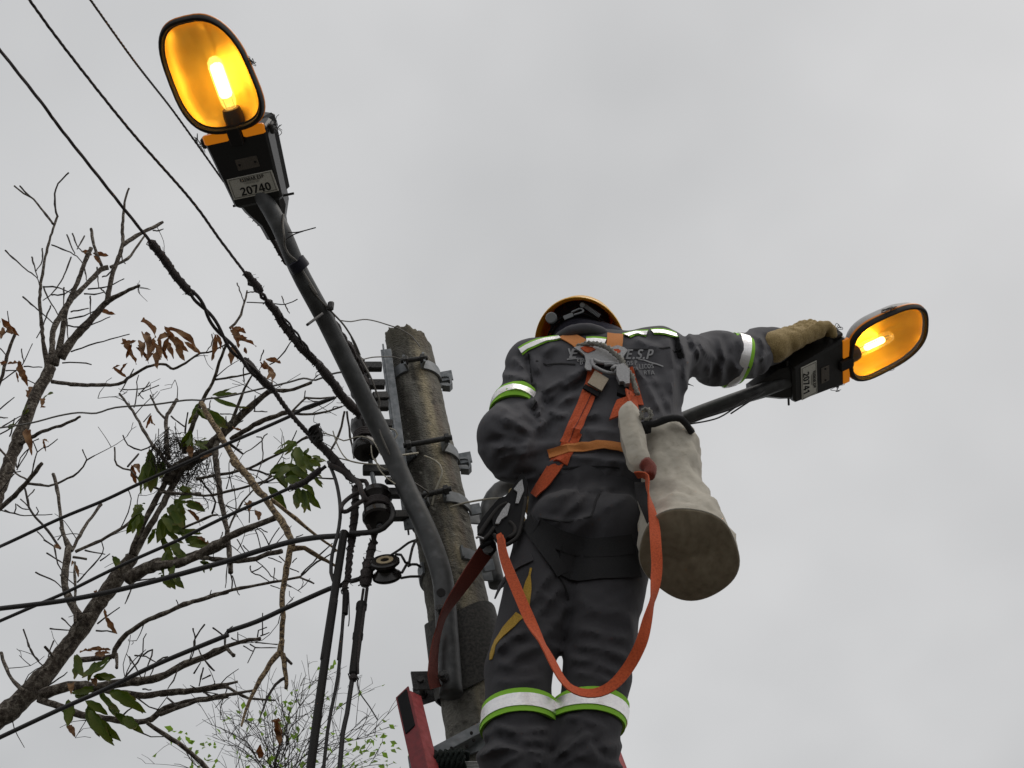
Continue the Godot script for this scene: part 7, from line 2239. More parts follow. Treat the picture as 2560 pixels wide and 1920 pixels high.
	for e in [[V(.013,3.124,-2.72), V(.01,3.05,-2.72), 0.13, 7, 0.008], [V(.151,3.124,-2.72), V(.136,3.05,-2.72), 0.13, 7, 0.008], [V(.062,3.506,-2.72), V(.026,3.331,-2.72), 0.12, 5, 0.005], [V(.217,3.506,-2.72), V(.195,3.331,-2.72), 0.12, 5, 0.005], [V(.111,3.75,-2.7), V(.238,3.692,-2.7), 0.1, 10, 0.006]]:
		bunch(t, e[0], e[1], e[2], e[3], e[4])
	var tm := obj("trousers", t.net(0.0072), M.trousers, root)
	# the body inside the clothes, with head and face
	var b := Soft.new()
	b.k = 0.03
	for i in j.a.size():
		if i != 6:
			b.bone(j.a[i], j.a[i] + j.ba[i], j.ra[i] * 0.62, j.rb[i] * 0.62)
	for i in t.a.size():
		b.bone(t.a[i], t.a[i] + t.ba[i], t.ra[i] * 0.6, t.rb[i] * 0.6)
	var hc := V(.185,4.435,-2.85)
	b.bone(V(.222,4.331,-2.82), hc + Vector3(0, -0.08, 0), 0.045, 0.048)
	b.bone(hc + Vector3(0, -0.05, 0.01), hc + Vector3(0.0, 0.035, 0.0), 0.07, 0.082)
	b.bone(hc + Vector3(0.005, -0.05, -0.035), hc + Vector3(0.005, -0.09, -0.045), 0.055, 0.04)
	b.bone(hc + Vector3(0.02, -0.012, -0.086), hc + Vector3(0.025, -0.045, -0.102), 0.011, 0.014)
	for s in [-1, 1]:
		b.bone(hc + Vector3(s * 0.078, -0.02, 0), hc + Vector3(s * 0.08, -0.05, 0), 0.01, 0.008)
	var bm := obj("body", b.net(0.014), M.skin, root)
	# hood under the helmet
	var h := Soft.new()
	h.k = 0.035
	h.noise = n
	h.namp = 0.006
	h.nscale = Vector3(0.6, 3.0, 0.6)
	h.bone(V(.215,4.319,-2.8), hc + Vector3(0.005, -0.07, 0.025), 0.062, 0.066)
	h.bone(hc + Vector3(0, -0.06, 0.014), hc + Vector3(0, 0.03, 0.004), 0.08, 0.082)
	h.bone(hc + Vector3(0.02, -0.07, 0.03), V(.259,4.356,-2.8), 0.055, 0.05)
	obj("hood", h.net(0.0075), M.hood, root)
	# helmet
	var hx := Transform3D(Basis.from_euler(Vector3(-0.42, -0.12, -0.08)), V(.183,4.392,-2.84))
	var rings := []
	for e in [[1.06, -0.012], [1.06, -0.006], [0.975, 0.009], [0.95, 0.03], [0.9, 0.06], [0.78, 0.09], [0.55, 0.112], [0.25, 0.122], [0.02, 0.124], [0.02, 0.12], [0.25, 0.118], [0.53, 0.108], [0.75, 0.087], [0.87, 0.058], [0.915, 0.03], [0.925, 0.012], [0.95, 0.004], [1.05, -0.013], [1.06, -0.012]]:
		var ring := PackedVector3Array()
		for i in 56:
			var a := TAU * i / 56
			var brim := maxf(0.0, -sin(a)) * 0.03 * clampf((e[0] - 0.94) * 18.0, 0, 1)
			ring.append(Vector3(cos(a) * 0.115 * e[0], e[1], sin(a) * (0.133 * e[0] + brim)))
		rings.append(ring)
	var g := Geo.new()
	g.loft(rings, false, false, 35.0, hx)
	var hm := obj("helmet", g, M.helmet, root)
	g = Geo.new()
	rings = []
	for e in [[0.086, -0.03], [0.09, -0.03], [0.09, -0.008], [0.086, -0.008], [0.086, -0.03]]:
		var ring := PackedVector3Array()
		for i in 40:
			var a := TAU * i / 40
			ring.append(Vector3(cos(a) * e[0], e[1] + 0.006 * sin(a), sin(a) * (e[0] + 0.01)))
		rings.append(ring)
	g.loft(rings, false, false, 35.0, hx)
	obj("headband", g, M.plastic_black, hm)
	g = Geo.new()
	var kp := V(.105,4.407,-2.755)
	g.lathe([[0.0155, 0.0], [0.0155, 0.006], [0.013, 0.009], [0.001, 0.009]], along(Vector3(-0.25, -0.55, 0.8), kp), 20, 30.0)
	obj("adjusting_knob", g, M.plastic_grey, hm)
	g = Geo.new()
	g.bar(V(.136,4.394,-2.742), V(.161,4.402,-2.736), 0.012, 0.003, Vector3(0, -0.4, 1), 0.001)
	g.tube(spline([V(.157,4.41,-2.736),V(.178,4.419,-2.732),V(.187,4.414,-2.731),V(.185,4.406,-2.731),V(.163,4.397,-2.733)], 0.004), 0.0026, 0.0026, 8)
	obj("clip", g, M.plastic_grey, hm)
	g = Geo.new()
	var st := spline([V(.191,4.431,-2.731),V(.21,4.415,-2.735),V(.232,4.401,-2.742)], 0.0035)
	for i in st.size() - 1:
		g.bar(st[i], st[i].lerp(st[i + 1], 0.55), 0.012, 0.004, Vector3(0, -0.4, 1), 0.0008)
	g.lathe([[0.007, 0.0], [0.007, 0.005], [0.001, 0.006]], along(Vector3(0, -0.5, 0.8), V(.186,4.431,-2.731)), 12, 30.0)
	obj("ratchet_strip", g, M.plastic_grey, hm)
	g = Geo.new()
	g.bar(V(.271,4.429,-2.79), V(.282,4.421,-2.81), 0.006, 0.01, Vector3(0, -0.4, 1), 0.001)
	obj("chinstrap_lug", g, M.tan_web, hm)
	# gloves
	glove("glove", V(.799,4.643,-3.08), V(.888,4.714,-3.1) - V(.799,4.643,-3.08), Vector3(-0.2, 0.62, 0.75), 1.0, 0.62, 1.14, root)
	glove("glove", V(.06,4.024,-2.97), Vector3(-0.35, 0.05, -0.8), Vector3(-0.6, 0.7, 0.1), -1.0, 0.5, 1.05, root)
	# boots
	for e in [V(.01,3.062,-2.8), V(.14,3.062,-2.81)]:
		var s := Soft.new()
		s.k = 0.03
		s.bone(e, e + Vector3(0, -0.13, 0.0), 0.05, 0.048)
		s.bone(e + Vector3(0, -0.15, 0.03), e + Vector3(0, -0.155, -0.18), 0.04, 0.042)
		obj("boot", s.net(0.012), M.boot, root)
	# sewn-on bands: lime tape with a silver stripe
	for e in [[j, jm, V(-.003,4.099,-2.765), V(.044,4.285,-2.81) - V(-.012,3.975,-2.74), 0.066, 0.012], [j, jm, V(.633,4.515,-3.035), Vector3(1, -0.12, -0.3), 0.08, 0.0], [t, tm, V(.014,3.237,-2.8), Vector3(0, 1, 0), 0.083, 0.006], [t, tm, V(.168,3.248,-2.81), V(.185,3.337,-2.81) - V(.156,3.191,-2.81), 0.083, 0.012]]:
		g = Geo.new()
		band(g, e[0], e[2], e[3], 0.054, 0.0062, e[4], e[5])
		var lime := obj("lime_band", g, M.lime, e[1])
		g = Geo.new()
		band(g, e[0], e[2], e[3], 0.03, 0.0082, e[4] + 0.003, e[5])
		obj("silver_band", g, M.silver_band, e[1])
	# turned-up collar
	g = Geo.new()
	g.tube(spline([V(.125,4.336,-2.76),V(.147,4.333,-2.735),V(.173,4.334,-2.725),V(.207,4.334,-2.725),V(.236,4.332,-2.74),V(.258,4.338,-2.77)], 0.008), 0.016, 0.016, 12, 180.0, 0.05, 2)
	obj("collar", g, M.jacket, jm)
	# seams and stitching
	for e in [[j, jm, [V(.04,4.126,-2.6),V(.043,4.072,-2.6),V(.05,4.013,-2.6),V(.053,3.959,-2.6)]], [j, jm, [V(.41,4.182,-2.6),V(.418,4.119,-2.6),V(.423,4.056,-2.6),V(.42,3.991,-2.6)]], [j, jm, [V(.043,4.086,-2.6),V(.106,4.096,-2.6),V(.154,4.089,-2.6)]], [j, jm, [V(.287,4.14,-2.6),V(.35,4.14,-2.6),V(.416,4.143,-2.6)]], [t, tm, [V(.054,3.556,-2.55),V(.069,3.495,-2.55),V(.091,3.438,-2.55),V(.113,3.399,-2.55),V(.117,3.368,-2.55)]], [t, tm, [V(.056,3.583,-2.55),V(.099,3.568,-2.55),V(.131,3.571,-2.55),V(.171,3.587,-2.55)]], [t, tm, [V(.171,3.587,-2.55),V(.185,3.624,-2.55),V(.193,3.652,-2.55)]], [j, jm, [V(.062,3.7,-2.55),V(.118,3.72,-2.55),V(.174,3.73,-2.55),V(.24,3.72,-2.55)]]]:
		g = Geo.new()
		strap(g, e[0], e[2], 0.004, 0.0012, 0.0012)
		obj("seam", g, M.black_web, e[1])
	# shoulder tapes
	for e in [[[V(.021,4.251,-2.72),V(.053,4.275,-2.72),V(.084,4.293,-2.72),V(.123,4.302,-2.72)]], [[V(.295,4.307,-2.72),V(.311,4.322,-2.72),V(.338,4.327,-2.72),V(.35,4.318,-2.72)]], [[V(.363,4.322,-2.72),V(.381,4.327,-2.72),V(.407,4.318,-2.72),V(.426,4.307,-2.72)]], [[V(.183,4.17,-2.6),V(.198,4.181,-2.6),V(.216,4.179,-2.6),V(.23,4.167,-2.6)]]]:
		g = Geo.new()
		strap(g, j, e[0], 0.032, 0.002, 0.002)
		obj("lime_band", g, M.lime, jm)
		g = Geo.new()
		strap(g, j, e[0], 0.017, 0.0045, 0.002)
		obj("silver_band", g, M.silver_band, jm)
	# print across the back
	draped_text("E", V(.138,4.111,-2.6), V(.155,4.111,-2.6), 0.032, j, jm, 0.3)
	draped_text("E.S.P", V(.276,4.107,-2.6), V(.34,4.107,-2.6), 0.034, j, jm, 0.25)
	draped_text("EM", V(.158,4.1,-2.6), V(.176,4.097,-2.6), 0.0125, j, jm)
	draped_text("D", V(.165,4.089,-2.6), V(.172,4.089,-2.6), 0.0105, j, jm)
	draped_text("OS P", V(.278,4.086,-2.6), V(.304,4.089,-2.6), 0.014, j, jm)
	draped_text("LICOS", V(.308,4.075,-2.6), V(.343,4.077,-2.6), 0.015, j, jm)
	draped_text("NTA", V(.283,4.068,-2.6), V(.305,4.071,-2.6), 0.011, j, jm)
	draped_text("RTA", V(.318,4.056,-2.6), V(.344,4.056,-2.6), 0.0135, j, jm)
	g = Geo.new()
	for l in [[V(.134,4.106,-2.6),V(.155,4.113,-2.6),V(.172,4.109,-2.6)], [V(.307,4.106,-2.6),V(.333,4.102,-2.6),V(.366,4.082,-2.6)], [V(.139,4.143,-2.6),V(.137,4.129,-2.6),V(.145,4.114,-2.6)]]:
		g = Geo.new()
		strap(g, j, l, 0.004, 0.0012, 0.001)
		obj("printed_swoosh", g, M.print_grey, jm)
	# torn side pocket showing its yellow lining, pocket flap
	g = Geo.new()
	strap(g, t, [V(.041,3.484,-2.6),V(.033,3.446,-2.6),V(.029,3.409,-2.6),V(.031,3.382,-2.6)], 0.016, 0.001, 0.002, PackedFloat32Array([0.3, 0.9, 1.2, 1.1, 0.8]))
	strap(g, t, [V(.017,3.364,-2.6),V(.002,3.343,-2.6),V(-.025,3.313,-2.6),V(-.039,3.29,-2.6),V(-.043,3.255,-2.6)], 0.02, 0.001, 0.002, PackedFloat32Array([1.2, 1.3, 1.0, 0.8, 0.4]))
	obj("pocket_lining", g, M.lining, tm)
	g = Geo.new()
	strap(g, t, [V(.044,3.513,-2.6),V(.018,3.494,-2.6),V(-.008,3.471,-2.6)], 0.022, 0.003, 0.003)
	g.tube(spline([V(-.009,3.58,-2.76),V(-.027,3.54,-2.75),V(-.038,3.503,-2.74)], 0.01), 0.006, 0.002, 6)
	obj("pocket_flap", g, M.trousers, tm)

# ---------------------------------------------------------------- harness, lanyard, bag
func gear() -> void:
	var root := thing("safety_harness", V(.22,4.159,-2.7), "orange webbing safety harness with grey dorsal plate on the lineman's back", "harness")
	var j: Soft = jacket
	var t: Soft = trousers
	var g := Geo.new()
	strap(g, j, [V(.128,4.188,-2.6),V(.152,4.174,-2.6),V(.173,4.157,-2.6),V(.189,4.129,-2.6)], 0.041)
	obj("shoulder_strap", g, M.tan_web, root)
	g = Geo.new()
	strap(g, j, [V(.255,4.193,-2.6),V(.254,4.167,-2.6),V(.251,4.14,-2.6),V(.24,4.119,-2.6)], 0.041)
	obj("shoulder_strap", g, M.tan_web, root)
	g = Geo.new()
	strap(g, j, [V(.202,4.072,-2.6),V(.185,4,-2.6),V(.158,3.918,-2.6),V(.128,3.838,-2.6)], 0.038)
	strap(g, j, [V(.145,3.869,-2.6),V(.126,3.818,-2.6),V(.109,3.788,-2.6)], 0.038)
	var bs_ := obj("back_strap", g, M.orange_web, root)
	g = Geo.new()
	strap(g, j, [V(.191,3.997,-2.6),V(.166,3.934,-2.6),V(.131,3.841,-2.6)], 0.0022, 0.0062, 0.0008)
	obj("stitching", g, M.red_web, bs_)
	g = Geo.new()
	strap(g, t, [V(.111,3.758,-2.55),V(.089,3.711,-2.55),V(.066,3.671,-2.55),V(.048,3.643,-2.55)], 0.038, 0.008)
	obj("back_strap", g, M.orange_web, root)
	g = Geo.new()
	strap(g, j, [V(.274,4.072,-2.6),V(.287,4.007,-2.6),V(.294,3.956,-2.6)], 0.036)
	obj("back_strap", g, M.orange_web, root)
	g = Geo.new()
	strap(g, j, [V(.085,3.8,-2.6),V(.117,3.816,-2.6),V(.145,3.824,-2.6),V(.193,3.831,-2.6),V(.234,3.836,-2.6),V(.261,3.822,-2.6)], 0.022, 0.006)
	obj("waist_strap", g, M.tan_web, root)
	# dorsal plate with webbing threaded through its windows
	var c: Vector3 = j.snap(V(.215,4.106,-2.6), ray_of(V(.215,4.106,-2.6)), 0.006)
	var z := c.z - 0.002
	g = Geo.new()
	slab(g, [V(.154,4.192,-2.65),V(.184,4.204,-2.65),V(.214,4.204,-2.65),V(.24,4.188,-2.65),V(.263,4.201,-2.65),V(.28,4.192,-2.65),V(.288,4.181,-2.65),V(.276,4.157,-2.65),V(.274,4.137,-2.65),V(.286,4.11,-2.65),V(.28,4.1,-2.65),V(.263,4.1,-2.65),V(.248,4.134,-2.65),V(.216,4.137,-2.65),V(.196,4.12,-2.65),V(.194,4.103,-2.65),V(.183,4.105,-2.65),V(.178,4.115,-2.65),V(.182,4.14,-2.65),V(.18,4.161,-2.65),V(.168,4.178,-2.65)], z, 0.005, -0.12)
	obj("dorsal_plate", g, M.forged, root)
	g = Geo.new()
	for l in [[V(.171,4.192,-2.65),V(.181,4.197,-2.65),V(.201,4.194,-2.65),V(.208,4.185,-2.65),V(.19,4.173,-2.65),V(.181,4.176,-2.65)], [V(.253,4.187,-2.65),V(.265,4.188,-2.65),V(.271,4.18,-2.65),V(.264,4.169,-2.65),V(.255,4.176,-2.65)], [V(.205,4.163,-2.65),V(.232,4.169,-2.65),V(.257,4.163,-2.65),V(.263,4.147,-2.65),V(.253,4.144,-2.65),V(.217,4.149,-2.65)]]:
		slab(g, l, z + 0.004, 0.004, -0.12)
	obj("threaded_webbing", g, M.orange_web, root)
	g = Geo.new()
	var dz := z + 0.012
	g.tube(spline(Array(to_plane([V(.198,4.154,-2.65),V(.2,4.134,-2.65),V(.215,4.12,-2.65),V(.237,4.108,-2.65),V(.261,4.106,-2.65),V(.286,4.105,-2.65),V(.285,4.115,-2.65),V(.265,4.137,-2.65),V(.248,4.14,-2.65),V(.216,4.144,-2.65),V(.201,4.154,-2.65)], dz)), 0.006), 0.0052, 0.0052, 8)
	g.tube(spline(Array(to_plane([V(.228,4.135,-2.65),V(.246,4.137,-2.65),V(.26,4.127,-2.65),V(.254,4.11,-2.65)], dz)), 0.006), 0.0048, 0.0048, 8)
	obj("d_ring", g, M.forged, root)
	g = Geo.new()
	var bz := j.snap(V(.204,4.03,-2.6), ray_of(V(.204,4.03,-2.6)), 0.006).z
	slab(g, [V(.204,4.112,-2.65),V(.236,4.08,-2.65),V(.217,4.037,-2.65),V(.184,4.066,-2.65)], bz, 0.006, -0.1)
	var bu := obj("strap_buckle", g, M.buckle, root)
	g = Geo.new()
	slab(g, [V(.179,4.066,-2.65),V(.212,4.035,-2.65),V(.208,4.02,-2.65),V(.172,4.053,-2.65)], bz - 0.003, 0.006, -0.1)
	obj("keeper", g, M.plastic_black, bu)
	# dark leg straps and sit strap
	g = Geo.new()
	strap(g, t, [V(.034,3.576,-2.55),V(.059,3.524,-2.55),V(.084,3.47,-2.55),V(.106,3.432,-2.55)], 0.034, 0.004)
	obj("leg_strap", g, M.black_web, root)
	g = Geo.new()
	strap(g, t, [V(.054,3.556,-2.55),V(.1,3.517,-2.55),V(.151,3.501,-2.55),V(.207,3.498,-2.55),V(.259,3.511,-2.55)], 0.045, 0.004)
	obj("leg_strap", g, M.black_web, root)
	g = Geo.new()
	strap(g, t, [V(.099,3.47,-2.55),V(.144,3.454,-2.55),V(.205,3.451,-2.55),V(.265,3.466,-2.55)], 0.075, 0.003)
	obj("sit_strap", g, M.black_web, root)
	# hook, lanyard with its absorber pouch
	var lz := c.z + 0.022
	root = thing("fall_lanyard", V(.293,3.768,-2.62), "orange lanyard looping down from its off-white absorber pouch past both knees", "lanyard")
	g = Geo.new()
	slab(g, [V(.256,4.123,-2.65),V(.275,4.13,-2.65),V(.288,4.106,-2.65),V(.285,4.052,-2.65),V(.275,4.05,-2.65),V(.27,4.06,-2.65),V(.261,4.058,-2.65),V(.255,4.083,-2.65)], lz - 0.004, 0.014, -0.15)
	g.tube(spline(Array(to_plane([V(.247,4.12,-2.65),V(.253,4.128,-2.65),V(.268,4.127,-2.65),V(.273,4.105,-2.65),V(.258,4.1,-2.65)], lz + 0.004)), 0.006), 0.006, 0.006, 8)
	obj("snap_hook", g, M.forged, root)
	g = Geo.new()
	slab(g, [V(.259,4.058,-2.65),V(.283,4.05,-2.65),V(.283,4.02,-2.65),V(.269,4.017,-2.65),V(.253,4.027,-2.65)], lz - 0.01, 0.014, -0.15)
	obj("swivel", g, M.plastic_black, root)
	g = Geo.new()
	g.ribbon(PackedVector3Array(to_plane([V(.275,4.027,-2.65),V(.264,3.998,-2.65),V(.256,3.966,-2.65)], lz + 0.006)), PackedVector3Array([V(.022, .01, 0), V(.022, .01, 0), V(.024, .012, 0)]), 0.006)
	g.ribbon(PackedVector3Array(to_plane([V(.287,4.047,-2.65),V(.29,4.02,-2.65),V(.294,3.991,-2.65)], lz + 0.002)), PackedVector3Array([V(.012, .0, -.01), V(.013, 0, -.01), V(.01, 0, -.006)]), 0.004)
	obj("webbing", g, M.orange_web, root)
	g = Geo.new()
	var pr := []
	var axis := spline([V(.281,3.999,-2.655),V(.28,3.95,-2.645),V(.285,3.878,-2.635),V(.291,3.812,-2.625),V(.294,3.778,-2.62)], 0.02)
	for i in axis.size():
		var f := float(i) / (axis.size() - 1)
		var w := 0.027 * (0.55 + 0.45 * clampf(f * 5.0, 0, 1)) * (1.0 - 0.45 * clampf((f - 0.88) * 8.0, 0, 1))
		var ring := PackedVector3Array()
		for q in [[-1.0, -0.5], [-1.0, 0.25], [-0.2, 0.72], [0.35, 0.8], [1.0, 0.3], [1.0, -0.5]]:
			ring.append(axis[i] + Vector3(q[0] * w * (1.0 + 0.06 * sin(f * 15.0)), 0.012 * q[1], q[1] * w * (1.0 + 0.1 * sin(f * 11.0 + 1.0))))
		pr.append(ring)
	g.loft(pr, true, true, 50.0)
	obj("absorber_pouch", g, M.canvas, root)
	g = Geo.new()
	g.tube(spline([V(.304,3.776,-2.6),V(.314,3.757,-2.595),V(.31,3.73,-2.59)], 0.01), 0.018, 0.012, 10)
	obj("red_cover", g, M.red_web, root)
	# the loop of webbing, twisting as it hangs
	var lp := [V(.279,3.73,-2.585),V(.3,3.719,-2.575),V(.303,3.669,-2.57),V(.309,3.591,-2.57),V(.308,3.519,-2.56),V(.306,3.456,-2.56),V(.295,3.389,-2.56),V(.279,3.331,-2.57),V(.263,3.28,-2.58),V(.236,3.236,-2.6),V(.202,3.2,-2.61),V(.166,3.189,-2.62),V(.129,3.195,-2.62),V(.102,3.222,-2.62),V(.073,3.293,-2.63),V(.042,3.375,-2.65),V(.009,3.482,-2.67),V(-.016,3.572,-2.69),V(-.027,3.64,-2.7)]
	var turn := [2.2, 1.9, 1.0, 0.3, 0.0, 0.3, 1.25, 0.5, -0.1, -0.4, -0.8, -1.05, -0.95, -1.2, -0.2, 0.0, 0.2, 0.6, 0.9]
	var pts := spline(lp, 0.015)
	var half := PackedVector3Array()
	for i in pts.size():
		var f := float(i) / (pts.size() - 1) * (turn.size() - 1)
		var i0 := mini(int(f), turn.size() - 2)
		var a := lerpf(turn[i0], turn[i0 + 1], f - i0)
		var tg := (pts[mini(i + 1, pts.size() - 1)] - pts[maxi(i - 1, 0)]).normalized()
		var view := ray_of(pts[i])
		var x := tg.cross(view).normalized()
		half.append((x * cos(a) + x.cross(tg) * sin(a)) * 0.012)
	g = Geo.new()
	g.ribbon(pts, half, 0.0028)
	obj("webbing_loop", g, M.orange_web, root)
	# positioning strap round the pole with its black adjuster
	root = thing("positioning_strap", V(-.028,3.75,-2.76), "dark red positioning strap round the pole with a black rope adjuster at his left hip", "strap")
	pts = spline([V(-.051,3.689,-2.79),V(-.107,3.617,-2.83),V(-.151,3.571,-2.88),V(-.171,3.546,-2.93),V(-.18,3.496,-2.945),V(-.181,3.434,-2.95),V(-.174,3.409,-2.96)], 0.015)
	half = PackedVector3Array()
	for i in pts.size():
		var f := float(i) / (pts.size() - 1)
		var tg := (pts[mini(i + 1, pts.size() - 1)] - pts[maxi(i - 1, 0)]).normalized()
		var x := tg.cross(ray_of(pts[i])).normalized()
		var a := lerpf(0.25, 1.25, clampf(f * 1.8, 0, 1)) if f < 0.6 else lerpf(1.25, 0.9, (f - 0.6) * 2.5)
		half.append((x * cos(a) + x.cross(tg) * sin(a)) * 0.02)
	g = Geo.new()
	g.ribbon(pts, half, 0.003)
	obj("strap_webbing", g, M.red_web, root)
	g = Geo.new()
	var az := -2.74
	slab(g, [V(.024,3.809,-2.7),V(.037,3.777,-2.7),V(.032,3.724,-2.7),V(.019,3.648,-2.7),V(.002,3.624,-2.7),V(-.017,3.615,-2.7),V(-.03,3.622,-2.7),V(-.043,3.654,-2.7),V(-.046,3.686,-2.7),V(-.031,3.719,-2.7),V(-.007,3.749,-2.7)], az - 0.02, 0.03)
	slab(g, [V(-.079,3.654,-2.7),V(-.061,3.689,-2.7),V(-.031,3.735,-2.7),V(-.011,3.743,-2.7),V(-.018,3.713,-2.7),V(-.035,3.68,-2.7),V(-.041,3.632,-2.7),V(-.068,3.614,-2.7),V(-.073,3.64,-2.7)], az - 0.025, 0.026)
	obj("adjuster_body", g, M.plastic_black, root)
	g = Geo.new()
	slab(g, [V(-.009,3.738,-2.7),V(-.004,3.735,-2.7),V(-.011,3.702,-2.7),V(-.024,3.691,-2.7),V(-.03,3.678,-2.7),V(-.038,3.678,-2.7),V(-.035,3.691,-2.7),V(-.022,3.719,-2.7)], az + 0.011, 0.005)
	slab(g, [V(.017,3.802,-2.7),V(.024,3.809,-2.7),V(.028,3.777,-2.7),V(.015,3.738,-2.7),V(.008,3.738,-2.7),V(.013,3.771,-2.7),V(.004,3.78,-2.7)], az + 0.011, 0.004)
	obj("cam_plate", g, M.forged, root)
	g = Geo.new()
	g.tube(spline(Array(to_plane([V(-.081,3.64,-2.7),V(-.077,3.644,-2.7),V(-.064,3.638,-2.7)], az + 0.012)), 0.006), 0.003, 0.003, 6)
	obj("cam_pin", g, M.forged, root)
	for e in [[V(-.041,3.651,-2.7),V(-.029,3.627,-2.7),V(-.017,3.62,-2.7),V(0,3.63,-2.7),V(.015,3.651,-2.7),V(.026,3.713,-2.7),V(.031,3.757,-2.7)], [V(-.075,3.648,-2.7),V(-.056,3.686,-2.7),V(-.031,3.727,-2.7),V(-.012,3.741,-2.7)], [V(-.007,3.686,-2.7),V(.004,3.675,-2.7),V(.006,3.654,-2.7),V(-.009,3.64,-2.7)], [V(-.069,3.632,-2.7),V(-.054,3.648,-2.7),V(-.041,3.67,-2.7)]]:
		g = Geo.new()
		g.tube(spline(Array(to_plane(e, az + 0.008)), 0.008), 0.005, 0.005, 8)
		obj("body_rib", g, M.rubber, root)
	g = Geo.new()
	g.lathe([[0.0125, 0.0], [0.0135, 0.003], [0.0135, 0.03], [0.0125, 0.033]], along(V(-.055,3.648,-2.74) - V(-.055,3.676,-2.79), V(-.055,3.676,-2.79)), 20, 30.0)
	obj("pin", g, M.galvanised, root)
	g = Geo.new()
	g.tube(spline([V(-.07,3.651,-2.75),V(-.064,3.655,-2.745),V(-.046,3.665,-2.75),V(-.042,3.661,-2.77),V(-.053,3.652,-2.78)], 0.008), 0.0065, 0.006, 8)
	obj("shackle", g, M.plastic_black, root)
	g = Geo.new()
	g.ribbon(PackedVector3Array([V(-.031,3.674,-2.73),V(-.024,3.651,-2.725),V(-.02,3.629,-2.72)]), PackedVector3Array([V(.006, .004, 0), V(.009, .002, 0), V(.006, .002, 0)]), 0.003)
	obj("orange_tail", g, M.orange_web, root)
	# twisted rope with an end tucked by the bag
	root = thing("rope_tether", V(.232,4.212,-2.66), "grey and white twisted rope slung diagonally over the dorsal plate", "rope")
	var rp := to_plane([V(.165,4.227,-2.65),V(.194,4.22,-2.65),V(.231,4.201,-2.65),V(.255,4.175,-2.65),V(.271,4.154,-2.65),V(.279,4.127,-2.65),V(.293,4.1,-2.65),V(.298,4.07,-2.65),V(.305,4.037,-2.65)], c.z + 0.02)
	rp[0].z -= 0.03
	rp[1].z -= 0.01
	obj("rope_lay", strands(Array(rp), 0.0046, 0.0042, 12.0, 3), M.rope, root)
	obj("rope_knot", strands([V(.309,3.939,-2.63),V(.307,3.954,-2.625),V(.317,3.962,-2.62),V(.328,3.953,-2.62),V(.328,3.938,-2.625),V(.316,3.936,-2.63)], 0.004, 0.0035, 5.0, 3), M.rope, root)
	# bag
	root = thing("canvas_bag", V(.373,3.443,-2.63), "off-white canvas tool bag with round brown base hanging at his right hip", "bag")
	var n := FastNoiseLite.new()
	n.seed = 77
	n.frequency = 9.0
	var levels := [[V(.391,3.562,-2.655), 0.109, 1.0, 0.0], [V(.391,3.563,-2.655), 0.11, 1.0, 0.004], [V(.391,3.595,-2.665), 0.109, 1.0, 0.0], [V(.388,3.644,-2.675), 0.1, 0.95, 0.0], [V(.381,3.719,-2.69), 0.083, 0.88, 0.0], [V(.376,3.8,-2.695), 0.071, 0.82, 0.0], [V(.378,3.871,-2.7), 0.069, 0.78, 0.0], [V(.38,3.921,-2.7), 0.067, 0.74, 0.0], [V(.38,3.959,-2.7), 0.056, 0.66, 0.0]]
	var rings := []
	var tilt := Basis(Vector3.RIGHT, -0.42) * Basis(Vector3(0, 0, 1), -0.1)
	for i in range(0, 33):
		var f := i / 32.0 * (levels.size() - 2) + 1.0
		var i0 := mini(int(f), levels.size() - 2)
		var u := f - i0
		var e: Array = levels[i0]
		var e2: Array = levels[i0 + 1]
		var ctr: Vector3 = e[0].lerp(e2[0], u)
		var ring := PackedVector3Array()
		for q in 64:
			var a := TAU * q / 64
			var r: float = lerpf(e[1], e2[1], u)
			var wrinkle := 1.0 + (0.075 * absf(sin(a * 2.0 + f * 0.55)) - 0.03 + 0.03 * absf(sin(a * 4.5 - f * 0.9))) * clampf((f - 1.5) / 4.0, 0, 1)
			var seg := TAU / 7.0
			var facet := cos(PI / 7.0) / cos(fposmod(a + f * 0.3, seg) - seg / 2.0)
			wrinkle *= lerpf(1.0, facet * 1.04, 0.75 * clampf((f - 1.2) / 1.5, 0, 1))
			wrinkle *= 1.0 - 0.045 * sin(a * 2.0 + 0.6) * clampf(2.2 - f, 0.0, 1.0) - 0.02 * sin(a * 5.0)
			var p := tilt * Vector3(cos(a) * r * wrinkle, 0, sin(a) * r * lerpf(e[2], e2[2], u) * wrinkle)
			p += (ctr + p - ctr).normalized() * n.get_noise_3dv((ctr + p) * 1.3) * 0.012 * clampf(f - 1.0, 0, 1)
			ring.append(ctr + p)
		rings.append(ring)
	g = Geo.new()
	g.loft(rings, false, true, 60.0)
	obj("bag_side", g, M.canvas, root)
	g = Geo.new()
	var base := []
	for e in [[1.0, 0.0], [1.01, -0.003], [0.985, -0.006], [0.7, -0.012], [0.35, -0.015], [0.03, -0.016]]:
		var ring := PackedVector3Array()
		for q in 64:
			var a := TAU * q / 64
			var wob := 1.0 - 0.045 * sin(a * 2.0 + 0.6) - 0.02 * sin(a * 5.0)
			ring.append(V(.391,3.562,-2.655) + tilt * Vector3(cos(a) * 0.11 * e[0] * wob, e[1] + 0.006 * sin(a * 2.0 + 1.0) * e[0] * (1.0 - e[0]) * 4.0, sin(a) * 0.11 * e[0] * wob))
		base.append(ring)
	g.loft(base, false, true, 60.0)
	obj("bag_base", g, M.canvas_base, root)
	g = Geo.new()
	var seam := []
	for q in 65:
		var a := TAU * q / 64
		var wob := 1.0 - 0.045 * sin(a * 2.0 + 0.6) - 0.02 * sin(a * 5.0)
		seam.append(V(.391,3.562,-2.655) + tilt * Vector3(cos(a) * 0.1115 * wob, 0, sin(a) * 0.1115 * wob))
